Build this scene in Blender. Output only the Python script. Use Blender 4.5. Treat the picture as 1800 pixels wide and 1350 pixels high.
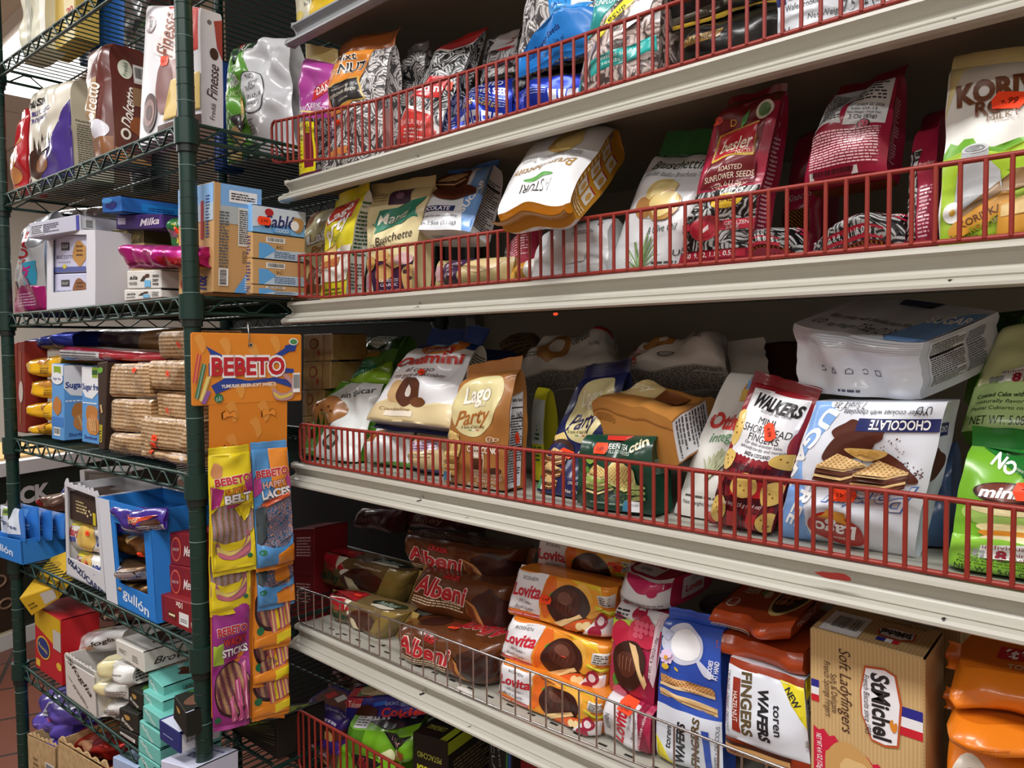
# Grocery aisle: gondola shelves of bagged snacks beside a green wire rack
import bpy, math, random
import numpy as np
from mathutils import Matrix, Vector, geometry

for _o in list(bpy.data.objects):
    bpy.data.objects.remove(_o)
SC = bpy.context.scene
COL = SC.collection

# ---------------------------------------------------------------- camera
F_PX = 1352.0
CAM_H = 1.35
def _basis(vp=(-545, 623), r=.0086, p=.0477):
    a = np.array([vp[0] - 900, vp[1] - 675, F_PX]); a /= np.linalg.norm(a)
    d = np.array([math.sin(r) * math.cos(p), math.cos(r) * math.cos(p), math.sin(p)])
    d -= a * (a @ d); d /= np.linalg.norm(d)
    return np.stack([-a, np.cross(-d, -a), -d])
CM = _basis()
cam_d = bpy.data.cameras.new('camera'); cam = bpy.data.objects.new('camera', cam_d); COL.objects.link(cam)
cam_d.sensor_width = 36.0; cam_d.lens = F_PX / 1800 * 36; cam_d.clip_start = .02; cam_d.clip_end = 60
_m = Matrix.Identity(4)
for _i in range(3):
    _m[_i][0] = CM[_i, 0]; _m[_i][1] = -CM[_i, 1]; _m[_i][2] = -CM[_i, 2]
_m[2][3] = CAM_H
cam.matrix_world = _m
SC.camera = cam

# ---------------------------------------------------------------- exposure, world, big lights
vs = SC.view_settings
vs.view_transform = 'Standard'; vs.look = 'None'; vs.gamma = 1.0; vs.use_curve_mapping = False
vs.exposure = 0.0
SC.cycles.max_bounces = 6; SC.cycles.diffuse_bounces = 3; SC.cycles.glossy_bounces = 3
SC.cycles.use_denoising = True
W = bpy.data.worlds.new('shop_air'); SC.world = W; W.use_nodes = True
_bg = W.node_tree.nodes['Background']; _bg.inputs[0].default_value = (.9, .95, 1, 1); _bg.inputs[1].default_value = .15
def area(name, loc, rot, sx, sy, power, col=(1, .97, .92)):
    d = bpy.data.lights.new(name, 'AREA'); d.shape = 'RECTANGLE'; d.size = sx; d.size_y = sy; d.energy = power; d.color = col
    o = bpy.data.objects.new(name, d); o.location = loc; o.rotation_euler = rot; COL.objects.link(o); return o
CEIL = 2.95
# fluorescent ceiling fittings: the light each one gives (their bodies are built with the ceiling)
FIT = [(-.75, -.35, 1.25, .3, 62), (.95, -.35, 1.25, .3, 55), (-2.75, -.35, 1.25, .3, 50), (-.75, -2.0, 1.25, .3, 45), (.95, -2.0, 1.25, .3, 40), (-5.2, -.35, 1.25, .3, 70), (-6.6, .1, 1.25, .3, 70), (-4.7, 1.34, 1.25, .4, 70)]
for _i, (x, y, sx, sy, pw) in enumerate(FIT):
    area('fluorescent_light', (x, y, CEIL - .085), (0, 0, 0), sx, sy, pw * .5, (1, .99, .98))

# ---------------------------------------------------------------- projection helpers
def ray(x, y):
    return CM @ np.array([x - 900.0, y - 675.0, F_PX])
CAM = np.array([0, 0, CAM_H])
def onY(x, y, Y):
    d = ray(x, y); return CAM + d * (Y / d[1])
def onX(x, y, X):
    d = ray(x, y); return CAM + d * (X / d[0])
def onZ(x, y, z):
    d = ray(x, y); return CAM + d * ((z - CAM_H) / d[2])
def onP(x, y, p, n):
    d = ray(x, y); return CAM + d * ((n @ (p - CAM)) / (n @ d))

# ---------------------------------------------------------------- materials
MATS = {}
def lin(h):
    h = h.lstrip('#')
    if len(h) == 3: h = ''.join(c * 2 for c in h)
    o = []
    for i in (0, 2, 4):
        c = int(h[i:i + 2], 16) / 255
        o.append(c / 12.92 if c <= .04045 else ((c + .055) / 1.055) ** 2.4)
    return (*o, 1)
# finish -> roughness, metallic, specular, bump strength, bump scale, coat
FIN = {'film': (.27, 0, .5, .10, 55, .25), 'paper': (.55, 0, .35, .05, 160, 0), 'matt': (.8, 0, .2, 0, 1, 0), 'foil': (.26, .55, .5, .25, 70, 0),
       'ink': (.45, 0, .4, .05, 60, 0), 'paint': (.38, 0, .45, .03, 300, 0), 'metal': (.25, 1, .5, 0, 1, 0), 'satin': (.38, 0, .5, .12, 45, .1)}
def _new(name):
    m = bpy.data.materials.new(name); m.use_nodes = True
    return m, m.node_tree.nodes, m.node_tree.links, m.node_tree.nodes['Principled BSDF']
def _bump(N, L, b, src, st, dist=.002):
    k = N.new('ShaderNodeBump'); k.inputs['Strength'].default_value = st; k.inputs['Distance'].default_value = dist
    L.new(src, k.inputs['Height']); L.new(k.outputs[0], b.inputs['Normal'])
def ramp(N, L, src, stops, interp='LINEAR'):
    r = N.new('ShaderNodeValToRGB'); e = r.color_ramp; e.interpolation = interp
    while len(e.elements) < len(stops): e.elements.new(.5)
    for q, (p, c) in zip(e.elements, stops): q.position = p; q.color = lin(c)
    if src is not None: L.new(src, r.inputs[0])
    return r
def mat(col, fin='film'):
    if col.startswith('@'): return special(col)
    k = (col, fin)
    if k in MATS: return MATS[k]
    ro, me, sp, bs, bsc, coat = FIN[fin]
    m, N, L, b = _new('%s_%s' % (fin, col.strip('#')))
    b.inputs['Base Color'].default_value = lin(col); b.inputs['Roughness'].default_value = ro; b.inputs['Metallic'].default_value = me
    b.inputs['Specular IOR Level'].default_value = sp
    if coat: b.inputs['Coat Weight'].default_value = coat; b.inputs['Coat Roughness'].default_value = .12
    if bs:
        tc = N.new('ShaderNodeTexCoord'); nz = N.new('ShaderNodeTexNoise'); nz.inputs['Scale'].default_value = bsc; nz.inputs['Detail'].default_value = 3
        L.new(tc.outputs['Object'], nz.inputs['Vector']); _bump(N, L, b, nz.outputs[0], bs)
    MATS[k] = m
    return m
def special(k):
    if k in MATS: return MATS[k]
    m, N, L, b = _new(k[1:])
    uv = N.new('ShaderNodeUVMap'); b.inputs['Roughness'].default_value = .32
    def node(t, **kw):
        n = N.new(t)
        for a, v in kw.items():
            if a in n.inputs: n.inputs[a].default_value = v
            else: setattr(n, a, v)
        return n
    def math_(op, a, c=None):
        n = N.new('ShaderNodeMath'); n.operation = op
        for i, s in enumerate((a, c)):
            if s is None: continue
            if isinstance(s, (int, float)): n.inputs[i].default_value = s
            else: L.new(s, n.inputs[i])
        return n.outputs[0]
    if k.startswith('@seed') or k == '@strand':
        # overlapping striped seeds: every voronoi cell holds one seed turned its own way
        cfg = {'@seedw': (66, '#454244', '#8f8b89', '#dedbda', 3.0), '@seedb': (78, '#0d0d0f', '#252527', '#b4b4b2', 2.6), '@seedp': (60, '#4d3f3b', '#9c8983', '#cdbab2', 2.2), '@seedg': (80, '#17171a', '#4d4a49', '#8c8986', 3.0), '@strand': (30, '#0b0b0c', '#121213', '#1d1c1c', 1.1)}[k]
        vo = node('ShaderNodeTexVoronoi'); vo.inputs['Scale'].default_value = cfg[0]; nzb = node('ShaderNodeTexNoise'); nzb.inputs['Scale'].default_value = 60; L.new(uv.outputs[0], nzb.inputs[0]); dsp = N.new('ShaderNodeVectorMath'); dsp.operation = 'MULTIPLY_ADD'; dsp.inputs[1].default_value = (.012, .012, 0); L.new(nzb.outputs['Color'], dsp.inputs[0]); L.new(uv.outputs[0], dsp.inputs[2]); L.new(dsp.outputs[0], vo.inputs['Vector'])
        sub = N.new('ShaderNodeVectorMath'); sub.operation = 'SUBTRACT'
        sc = N.new('ShaderNodeVectorMath'); sc.operation = 'SCALE'; sc.inputs['Scale'].default_value = cfg[0]; L.new(dsp.outputs[0], sc.inputs[0])
        sp = N.new('ShaderNodeVectorMath'); sp.operation = 'SCALE'; sp.inputs['Scale'].default_value = cfg[0]; L.new(vo.outputs['Position'], sp.inputs[0])
        L.new(sc.outputs[0], sub.inputs[0]); L.new(sp.outputs[0], sub.inputs[1])
        se = N.new('ShaderNodeSeparateColor'); L.new(vo.outputs['Color'], se.inputs[0])
        rot = N.new('ShaderNodeVectorRotate'); rot.rotation_type = 'Z_AXIS'; L.new(sub.outputs[0], rot.inputs['Vector'])
        L.new(math_('MULTIPLY', se.outputs[0], 6.2832), rot.inputs['Angle'])
        s2 = N.new('ShaderNodeSeparateXYZ'); L.new(rot.outputs[0], s2.inputs[0])
        stripe = math_('SINE', math_('MULTIPLY', s2.outputs[1], 3.1416 * cfg[4] * 2))
        shade = math_('ADD', math_('MULTIPLY', stripe, .35), math_('ADD', math_('MULTIPLY', se.outputs[1], .35), .35))
        edge = math_('GREATER_THAN', math_('ADD', math_('MULTIPLY', math_('ABSOLUTE', s2.outputs[1]), 2.0), math_('MULTIPLY', math_('ABSOLUTE', s2.outputs[0]), .75)), .93)
        r = ramp(N, L, shade, [(0, cfg[1]), (.38, cfg[2]), (.62, cfg[3]), (1, cfg[3])])
        mx = node('ShaderNodeMix', data_type='RGBA'); L.new(edge, mx.inputs[0]); L.new(r.outputs[0], mx.inputs[6]); mx.inputs[7].default_value = lin(cfg[1])
        L.new(mx.outputs[2], b.inputs['Base Color']); _bump(N, L, b, shade, .25)
        b.inputs['Coat Weight'].default_value = .4; b.inputs['Coat Roughness'].default_value = .15
    elif k.startswith('@wafer'):
        c0, c1 = {'@wafer': ('#c79a5b', '#e2bf85'), '@waferd': ('#a06a35', '#cf9c62'), '@wafery': ('#caa24e', '#eed690')}[k]
        mp = N.new('ShaderNodeMapping'); mp.inputs['Rotation'].default_value = (0, 0, .78); L.new(uv.outputs[0], mp.inputs[0])
        sx = N.new('ShaderNodeSeparateXYZ'); L.new(mp.outputs[0], sx.inputs[0])
        g = math_('MAXIMUM', math_('SINE', math_('MULTIPLY', sx.outputs[0], 1900)), math_('SINE', math_('MULTIPLY', sx.outputs[1], 1900)))
        r = ramp(N, L, g, [(.2, c0), (.8, c1)]); L.new(r.outputs[0], b.inputs['Base Color']); _bump(N, L, b, g, .3); b.inputs['Roughness'].default_value = .5
    elif k == '@wblock':
        # stacked sugar wafers seen through clear film
        tc = N.new('ShaderNodeTexCoord'); sx = N.new('ShaderNodeSeparateXYZ'); L.new(tc.outputs['Object'], sx.inputs[0])
        nz = node('ShaderNodeTexNoise'); nz.inputs['Scale'].default_value = 160; nz.inputs['Detail'].default_value = 4; L.new(tc.outputs['Object'], nz.inputs[0])
        zz = math_('ADD', sx.outputs[2], math_('MULTIPLY', nz.outputs[0], .0035))
        g = math_('SINE', math_('MULTIPLY', zz, 900))
        g2 = math_('ADD', math_('MULTIPLY', g, .35), math_('MULTIPLY', nz.outputs[0], .9))
        r = ramp(N, L, g2, [(.12, '#7f5a35'), (.45, '#b08b60'), (.8, '#d0b28a')]); L.new(r.outputs[0], b.inputs['Base Color'])
        n2 = node('ShaderNodeTexNoise'); n2.inputs['Scale'].default_value = 38; n2.inputs['Detail'].default_value = 5; L.new(tc.outputs['Object'], n2.inputs[0])
        b.inputs['Roughness'].default_value = .5; b.inputs['Coat Weight'].default_value = 1; b.inputs['Coat Roughness'].default_value = .1
        k2 = N.new('ShaderNodeBump'); k2.inputs['Strength'].default_value = 1; k2.inputs['Distance'].default_value = .012; L.new(n2.outputs[0], k2.inputs['Height']); L.new(k2.outputs[0], b.inputs['Coat Normal'])
    elif k == '@kraft':
        tc = N.new('ShaderNodeTexCoord'); nz = node('ShaderNodeTexNoise'); nz.inputs['Scale'].default_value = 60; nz.inputs['Detail'].default_value = 6; L.new(tc.outputs['Object'], nz.inputs[0])
        r = ramp(N, L, nz.outputs[0], [(.3, '#a5865a'), (.7, '#c0a377')]); L.new(r.outputs[0], b.inputs['Base Color']); b.inputs['Roughness'].default_value = .85
    elif k == '@halva':
        tc = N.new('ShaderNodeTexCoord'); nz = node('ShaderNodeTexNoise'); nz.inputs['Scale'].default_value = 30; nz.inputs['Detail'].default_value = 5; L.new(tc.outputs['Object'], nz.inputs[0])
        r = ramp(N, L, nz.outputs[0], [(.3, '#8a6a36'), (.7, '#a98a52')]); L.new(r.outputs[0], b.inputs['Base Color']); b.inputs['Roughness'].default_value = .45
        b.inputs['Coat Weight'].default_value = .8; _bump(N, L, b, nz.outputs[0], .5, .01)
    elif k == '@stick':
        mp = N.new('ShaderNodeSeparateXYZ'); L.new(uv.outputs[0], mp.inputs[0])
        g = math_('SINE', math_('MULTIPLY', math_('ADD', mp.outputs[0], math_('MULTIPLY', mp.outputs[1], .25)), 520))
        nz = node('ShaderNodeTexNoise'); nz.inputs['Scale'].default_value = 500; L.new(uv.outputs[0], nz.inputs[0])
        r = ramp(N, L, math_('ADD', math_('MULTIPLY', g, .3), nz.outputs[0]), [(.2, '#4b2b30'), (.5, '#8a4a52'), (.8, '#a98a5a')]); L.new(r.outputs[0], b.inputs['Base Color'])
        b.inputs['Coat Weight'].default_value = .6
    elif k == '@belt':
        mp = N.new('ShaderNodeSeparateXYZ'); L.new(uv.outputs[0], mp.inputs[0])
        g = math_('SINE', math_('MULTIPLY', mp.outputs[0], 620)); nz = node('ShaderNodeTexNoise'); nz.inputs['Scale'].default_value = 600; L.new(uv.outputs[0], nz.inputs[0])
        r = ramp(N, L, math_('ADD', math_('MULTIPLY', g, .35), nz.outputs[0]), [(.15, '#6d5a4a'), (.45, '#a0846a'), (.6, '#a95a52'), (.85, '#8d93a0')]); L.new(r.outputs[0], b.inputs['Base Color']); b.inputs['Coat Weight'].default_value = .6
    elif k == '@lace':
        wv = node('ShaderNodeTexNoise'); wv.inputs['Scale'].default_value = 90; wv.inputs['Detail'].default_value = 1; L.new(uv.outputs[0], wv.inputs[0])
        g = math_('SINE', math_('MULTIPLY', wv.outputs[0], 75))
        r = ramp(N, L, g, [(.1, '#2f5f86'), (.4, '#3f86b8'), (.6, '#c9764a'), (.9, '#d89468')], 'CONSTANT'); L.new(r.outputs[0], b.inputs['Base Color']); b.inputs['Coat Weight'].default_value = .5; _bump(N, L, b, g, .4)
    elif k == '@goldcrimp':
        mp = N.new('ShaderNodeSeparateXYZ'); L.new(uv.outputs[0], mp.inputs[0])
        g = math_('MULTIPLY', math_('SINE', math_('MULTIPLY', mp.outputs[0], 1500)), math_('SINE', math_('MULTIPLY', mp.outputs[1], 1500)))
        r = ramp(N, L, g, [(.2, '#4d2408'), (.6, '#c98a2a')]); L.new(r.outputs[0], b.inputs['Base Color']); b.inputs['Metallic'].default_value = .6; b.inputs['Roughness'].default_value = .3; _bump(N, L, b, g, .5)
    elif k == '@kstripe':
        mp = N.new('ShaderNodeSeparateXYZ'); L.new(uv.outputs[0], mp.inputs[0])
        g = math_('SINE', math_('MULTIPLY', mp.outputs[0], 1700))
        r = ramp(N, L, g, [(.2, '#c2a06c'), (.8, '#cfb07e')]); L.new(r.outputs[0], b.inputs['Base Color']); b.inputs['Roughness'].default_value = .5
    MATS[k] = m
    return m

# ---------------------------------------------------------------- mesh assembly
WPOS = {}
class MB:
    def __init__(s): s.V = []; s.F3 = []; s.F4 = []; s.n = 0; s.mats = []; s.UV = []
    def mi(s, m):
        if m not in s.mats: s.mats.append(m)
        return s.mats.index(m)
    def add(s, v, f, m, uv=None, smooth=True):
        v = np.asarray(v, float).reshape(-1, 3); f = np.asarray(f, int)
        if len(f) == 0: return
        (s.F3 if f.shape[1] == 3 else s.F4).append((f + s.n, s.mi(m), smooth))
        s.V.append(v); s.UV.append(np.zeros((len(v), 2)) if uv is None else np.asarray(uv, float)); s.n += len(v)
    def grid(s, P, m, uv=None, smooth=True, flip=False):
        a, b = P.shape[:2]; i = np.arange(a * b).reshape(a, b)
        f = np.stack([i[:-1, :-1], i[1:, :-1], i[1:, 1:], i[:-1, 1:]], -1).reshape(-1, 4)
        if flip: f = f[:, ::-1]
        s.add(P.reshape(-1, 3), f, m, None if uv is None else uv.reshape(-1, 2), smooth)
    def box(s, lo, hi, m, R=None, o=None):
        lo = np.array(lo, float); hi = np.array(hi, float)
        c = np.array([[x, y, z] for x in (0, 1) for y in (0, 1) for z in (0, 1)]); v = lo + c * (hi - lo)
        if R is not None: v = v @ np.asarray(R).T
        if o is not None: v = v + np.asarray(o)
        s.add(v, [[0, 1, 3, 2], [4, 6, 7, 5], [0, 4, 5, 1], [2, 3, 7, 6], [0, 2, 6, 4], [1, 5, 7, 3]], m, None, False)
    def tube(s, pts, r, m, n=8, closed=False):
        p = np.asarray(pts, float); k = len(p)
        t = np.roll(p, -1, 0) - np.roll(p, 1, 0) if closed else np.gradient(p, axis=0)
        t /= np.linalg.norm(t, axis=1)[:, None] + 1e-12
        up = np.array([.3, .2, .93]) if abs(t[:, 2]).mean() < .8 else np.array([.9, .3, .1])
        a = np.cross(t, up); a /= np.linalg.norm(a, axis=1)[:, None] + 1e-12; b = np.cross(t, a)
        ang = np.arange(n) * 2 * math.pi / n
        ring = p[:, None] + r * (np.cos(ang)[None, :, None] * a[:, None] + np.sin(ang)[None, :, None] * b[:, None])
        i = np.arange(k * n).reshape(k, n); j = np.roll(i, -1, 1)
        if closed: i2, j2 = np.roll(i, -1, 0), np.roll(j, -1, 0); f = np.stack([i, j, j2, i2], -1).reshape(-1, 4)
        else:
            f = np.stack([i[:-1], j[:-1], j[1:], i[1:]], -1).reshape(-1, 4)
        s.add(ring.reshape(-1, 3), f, m)
        if not closed:
            for e, q in ((0, p[0]), (k - 1, p[-1])):
                v = np.vstack([ring[e], q]); jj = np.arange(n)
                s.add(v, np.stack([jj, np.roll(jj, -1), np.full(n, n)], -1), m, None, False)
    def build(s, name, origin=(0, 0, 0), parent=None):
        me = bpy.data.meshes.new(name); V = np.vstack(s.V); UV = np.vstack(s.UV)
        lp = []; st = []; tot = []; mi = []; sm = []; c = 0
        for L_, k in ((s.F4, 4), (s.F3, 3)):
            for f, m, smo in L_:
                lp.append(f.reshape(-1)); q = len(f); st.append(c + np.arange(q) * k); tot.append(np.full(q, k)); c += q * k
                mi.append(np.full(q, m)); sm.append(np.full(q, smo))
        lp = np.concatenate(lp)
        me.vertices.add(len(V)); me.vertices.foreach_set('co', (V - np.asarray(origin)).astype('f4').ravel())
        me.loops.add(len(lp)); me.loops.foreach_set('vertex_index', lp.astype('i4'))
        st = np.concatenate(st); me.polygons.add(len(st))
        me.polygons.foreach_set('loop_start', st.astype('i4'))
        me.polygons.foreach_set('material_index', np.concatenate(mi).astype('i4'))
        me.polygons.foreach_set('use_smooth', np.concatenate(sm).astype(bool))
        for m in s.mats: me.materials.append(m)
        ul = me.uv_layers.new(name='UVMap'); ul.data.foreach_set('uv', UV[lp].astype('f4').ravel())
        me.update(calc_edges=True); me.validate()
        o = bpy.data.objects.new(name, me); COL.objects.link(o); o.location = origin
        if parent is not None:
            o.parent = parent; o.location = np.asarray(origin) - WPOS.get(parent.name, np.asarray(parent.location))
        WPOS[o.name] = np.asarray(origin, float)
        return o

def tag(o, label=None, cat=None, group=None, kind=None):
    if label: o['label'] = label
    if cat: o['category'] = cat
    if group: o['group'] = group
    if kind: o['kind'] = kind
    return o
def empty(name, loc, label=None, cat=None, group=None):
    o = bpy.data.objects.new(name, None); o.location = loc; o.empty_display_size = .05; COL.objects.link(o)
    return tag(o, label, cat, group)
def dup(o, parent, loc):
    c = o.copy(); COL.objects.link(c); c.parent = parent; c.location = loc
    return c

# ---------------------------------------------------------------- lettering
_TX = {}
def letters(s, b=0.0, sh=0.0):
    k = (s, b, sh)
    if k in _TX: return _TX[k]
    c = bpy.data.curves.new('t', 'FONT'); c.body = s; c.offset = b; c.shear = sh; c.resolution_u = 3; c.align_x = 'LEFT'
    o = bpy.data.objects.new('t', c); me = bpy.data.meshes.new_from_object(o)
    v = np.zeros(len(me.vertices) * 3); me.vertices.foreach_get('co', v); v = v.reshape(-1, 3)[:, :2] / .73
    me.calc_loop_triangles(); f = np.zeros(len(me.loop_triangles) * 3, 'i4'); me.loop_triangles.foreach_get('vertices', f); f = f.reshape(-1, 3)
    bpy.data.meshes.remove(me); bpy.data.objects.remove(o); bpy.data.curves.remove(c)
    if len(v):
        v[:, 0] -= (v[:, 0].min() + v[:, 0].max()) / 2; v[:, 1] -= .5
    _TX[k] = (v, f); return v, f
def split_long(v, f, lim):
    for _ in range(6):
        e = np.stack([np.linalg.norm(v[f[:, i]] - v[f[:, (i + 1) % 3]], axis=1) for i in range(3)], 1)
        k = e.argmax(1); bad = e.max(1) > lim
        if not bad.any(): break
        ff = f[bad]; kk = k[bad]; r = np.arange(len(ff))
        a, b, c = ff[r, kk], ff[r, (kk + 1) % 3], ff[r, (kk + 2) % 3]
        m = len(v) + r; v = np.vstack([v, (v[a] + v[b]) / 2])
        f = np.vstack([f[~bad], np.stack([a, m, c], 1), np.stack([m, b, c], 1)])
    return v, f
def smooth_loop(p, n=6):
    p = np.asarray(p, float); a, b, c, d = np.roll(p, 1, 0), p, np.roll(p, -1, 0), np.roll(p, -2, 0)
    o = []
    for t in np.arange(n) / n:
        o.append(.5 * (2 * b + (c - a) * t + (2 * a - 5 * b + 4 * c - d) * t * t + (3 * b - a - 3 * c + d) * t ** 3))
    return np.stack(o, 1).reshape(-1, 2)
def fill(p, g):
    """triangulate the closed outline p with inner points every g"""
    p = np.asarray(p, float); lo, hi = p.min(0), p.max(0)
    xs, ys = np.arange(lo[0] + g / 2, hi[0], g), np.arange(lo[1] + g / 2, hi[1], g)
    n = len(p); pts = [Vector(q) for q in p]
    if len(xs) * len(ys):
        G = np.stack(np.meshgrid(xs, ys), -1).reshape(-1, 2); q = np.roll(p, -1, 0); ins = np.zeros(len(G), bool)
        for (x0, y0), (x1, y1) in zip(p, q):
            c = (y0 > G[:, 1]) != (y1 > G[:, 1])
            with np.errstate(divide='ignore', invalid='ignore'):
                ins ^= c & (G[:, 0] < (x1 - x0) * (G[:, 1] - y0) / (y1 - y0 + 1e-15) + x0)
        pts += [Vector(z) for z in G[ins]]
    r = geometry.delaunay_2d_cdt(pts, [(i, (i + 1) % n) for i in range(n)], [], 1, 1e-7)
    f = [t for t in r[2] if len(t) == 3]
    return np.array([tuple(v) for v in r[0]]), np.array(f, int).reshape(-1, 3)
# ---------------------------------------------------------------- packaging
# art marks (x, y in 0..1 of the face, y downwards):
def R(x0, y0, x1, y1, c, fin=None): return ('R', x0, y0, x1, y1, c, fin)
def E(x, y, rx, ry, c, rot=0): return ('E', x, y, rx, ry, c, rot)
def G(pts, c, sm=0): return ('G', pts, c, sm)
def T(s, x, y, h, c, w=None, rot=0, b=0., sh=0.): return ('T', s, x, y, h, c, w, rot, b, sh)
def TO(s, x, y, h, c, oc, w=None, rot=0, b=.02, sh=0., ob=.085): return [('T', s, x, y, h, oc, w, rot, b + ob, sh), ('T', s, x, y, h, c, w, rot, b, sh)]
def FP(x0, y0, x1, y1, n, c, rot=0): return ('F', x0, y0, x1, y1, n, c, rot)
def BC(x0, y0, x1, y1, v=0): return ('B', x0, y0, x1, y1, v)
def PR(x, y, s='3.49', rot=0, k=1.): return ('P', x, y, s, rot, k)
def flat(a):
    o = []
    for q in a:
        if isinstance(q, list): o += flat(q)
        elif q: o.append(q)
    return o
ORANGE = '#ff4a22'

def bilin(C, s, t):
    s = np.asarray(s, float)[..., None]; t = np.asarray(t, float)[..., None]
    return (C[3] * (1 - s) + C[2] * s) * (1 - t) + (C[0] * (1 - s) + C[1] * s) * t

class Face:
    """a printable face: fn(x, y)->points, metric size W x H, outward normal"""
    def __init__(s, fn, W, H, nrm, g=.006): s.fn = fn; s.W = W; s.H = H; s.n = nrm; s.g = g; s.lim = True
def marks(mb, face, art, fin, rng, stick=None, base=.0007):
    W_, H_ = face.W, face.H; k = 0; boxes = []
    def put(v, f, col, fn_, smooth=True):
        v = np.clip(np.asarray(v, float), 0 if face.lim else -9, 1 if face.lim else 9)
        x0, y0 = v.min(0); x1, y1 = v.max(0); lv = 0
        for a0, b0, a1, b1, l in boxes:
            if a0 < x1 and a1 > x0 and b0 < y1 and b1 > y0: lv = max(lv, l + 1)
        boxes.append((x0, y0, x1, y1, lv))
        P = face.fn(v[:, 0], v[:, 1]) + face.n * (base + .0004 * lv)
        mb.add(P, f, mat(col, fn_), np.stack([v[:, 0] * W_, (1 - v[:, 1]) * H_], 1), smooth)
    def fixwind(v, f):
        # faces must look outwards: x right, y down seen from outside -> clockwise in (x, y)
        a = v[f[:, 1]] - v[f[:, 0]]; b = v[f[:, 2]] - v[f[:, 0]]
        s = a[:, 0] * b[:, 1] - a[:, 1] * b[:, 0]
        f = f.copy(); m = s > 0; f[m] = f[m][:, ::-1]; return f
    def rects(q, rot, col, c=None):
        q = np.array(q); x0, y0, x1, y1 = q.T
        v = np.stack([np.stack([x0, y0], 1), np.stack([x0, y1], 1), np.stack([x1, y1], 1), np.stack([x1, y0], 1)], 1).reshape(-1, 2)
        if rot:
            c = c or (q[:, [0, 2]].mean(), q[:, [1, 3]].mean()); r = math.radians(rot); d = (v - c) * (W_, H_)
            v = np.stack([d[:, 0] * math.cos(r) - d[:, 1] * math.sin(r), d[:, 0] * math.sin(r) + d[:, 1] * math.cos(r)], 1) / (W_, H_) + c
        put(v, np.arange(len(v)).reshape(-1, 4), col, fin)
    for a in flat(art):
        k += 1; o = a[0]
        if o == 'R':
            _, x0, y0, x1, y1, c, f2 = a
            nx = max(1, int(abs(x1 - x0) * W_ / face.g)); ny = max(1, int(abs(y1 - y0) * H_ / face.g))
            X, Y = np.meshgrid(np.linspace(x0, x1, nx + 1), np.linspace(y0, y1, ny + 1), indexing='ij')
            i = np.arange(X.size).reshape(X.shape); f = np.stack([i[:-1, :-1], i[:-1, 1:], i[1:, 1:], i[1:, :-1]], -1).reshape(-1, 4)
            put(np.stack([X.ravel(), Y.ravel()], 1), f, c, f2 or fin)
        elif o == 'E':
            _, x, y, rx, ry, c, rot = a
            n = 28; th = np.arange(n) * 2 * math.pi / n; m = max(1, int(max(rx * W_, ry * H_) / face.g))
            rr = np.arange(1, m + 1) / m; r = math.radians(rot)
            ex = rr[:, None] * rx * W_ * np.cos(th); ey = rr[:, None] * ry * H_ * np.sin(th)
            v = np.stack([(ex * math.cos(r) - ey * math.sin(r)) / W_ + x, (ex * math.sin(r) + ey * math.cos(r)) / H_ + y], -1).reshape(-1, 2)
            v = np.vstack([v, [x, y]]); j = np.arange(n); j2 = (j + 1) % n
            f = [np.stack([np.full(n, len(v) - 1), j2, j], 1)]
            for q in range(m - 1): f += [np.stack([q * n + j, q * n + j2, q * n + n + j2], 1), np.stack([q * n + j, q * n + n + j2, q * n + n + j], 1)]
            f = np.vstack(f); put(v, fixwind(v, f), c, fin)
        elif o == 'G':
            _, p, c, sm = a
            p = np.array(p, float)
            if sm: p = smooth_loop(p)
            v, f = fill(p * (W_, H_), face.g * .9)
            if len(f): v = v / (W_, H_); put(v, fixwind(v, f), c, fin)
        elif o == 'T':
            _, s_, x, y, h, c, w, rot, b, sh = a
            b = b * .55; v, f = letters(s_, b, sh)
            if not len(f): continue
            vert = abs(abs(rot) - 90) < 45; hm = h * (W_ if vert else H_); v = v * hm
            if w:
                base_w = letters(s_, 0., sh)[0]; v = v * (w * (H_ if vert else W_) / (np.ptp(base_w[:, 0]) * hm), 1)
            if h > .05 or hm > .012: v, f = split_long(v, f, face.g)
            r = math.radians(rot); xx = v[:, 0] * math.cos(r) + v[:, 1] * math.sin(r); yy = v[:, 0] * math.sin(r) - v[:, 1] * math.cos(r)
            v = np.stack([xx / W_ + x, yy / H_ + y], 1)
            put(v, fixwind(v, f), c, fin)
        elif o == 'F':
            _, x0, y0, x1, y1, n, c, rot = a; q = []
            lh = (y1 - y0) / n
            for i in range(n):
                x = x0; end = x1 - (rng.random() * .35 * (x1 - x0) if rng.random() < .3 else 0)
                while x < end:
                    w = min((1 + 4 * rng.random()) * lh * .5 * H_ / W_, end - x)
                    q.append((x, y0 + lh * (i + .2), x + w, y0 + lh * (i + .68))); x += w + lh * .3 * H_ / W_
            if q: rects(q, rot, c, ((x0 + x1) / 2, (y0 + y1) / 2))
        elif o == 'B':
            _, x0, y0, x1, y1, ver = a; rects([(x0, y0, x1, y1)], 0, '#f2f2f0'); k += 1; q = []; x = .06
            while x < .93:
                w = rng.choice((.008, .014, .022))
                q.append((x0 + (x1 - x0) * x, y0 + (y1 - y0) * .08, x0 + (x1 - x0) * (x + w), y1 - (y1 - y0) * .2) if not ver else (x0 + (x1 - x0) * .08, y0 + (y1 - y0) * x, x1 - (x1 - x0) * .2, y0 + (y1 - y0) * (x + w)))
                x += w + rng.choice((.01, .016, .024))
            rects(q, 0, '#141414')
        elif o == 'P' and stick is not None:
            _, x, y, s_, rot, kk = a
            sb = MB(); r = math.radians(rot)
            def rt(px_, py_): return ((px_ * math.cos(r) - py_ * math.sin(r)) / W_ + x, (px_ * math.sin(r) + py_ * math.cos(r)) / H_ + y)
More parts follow.
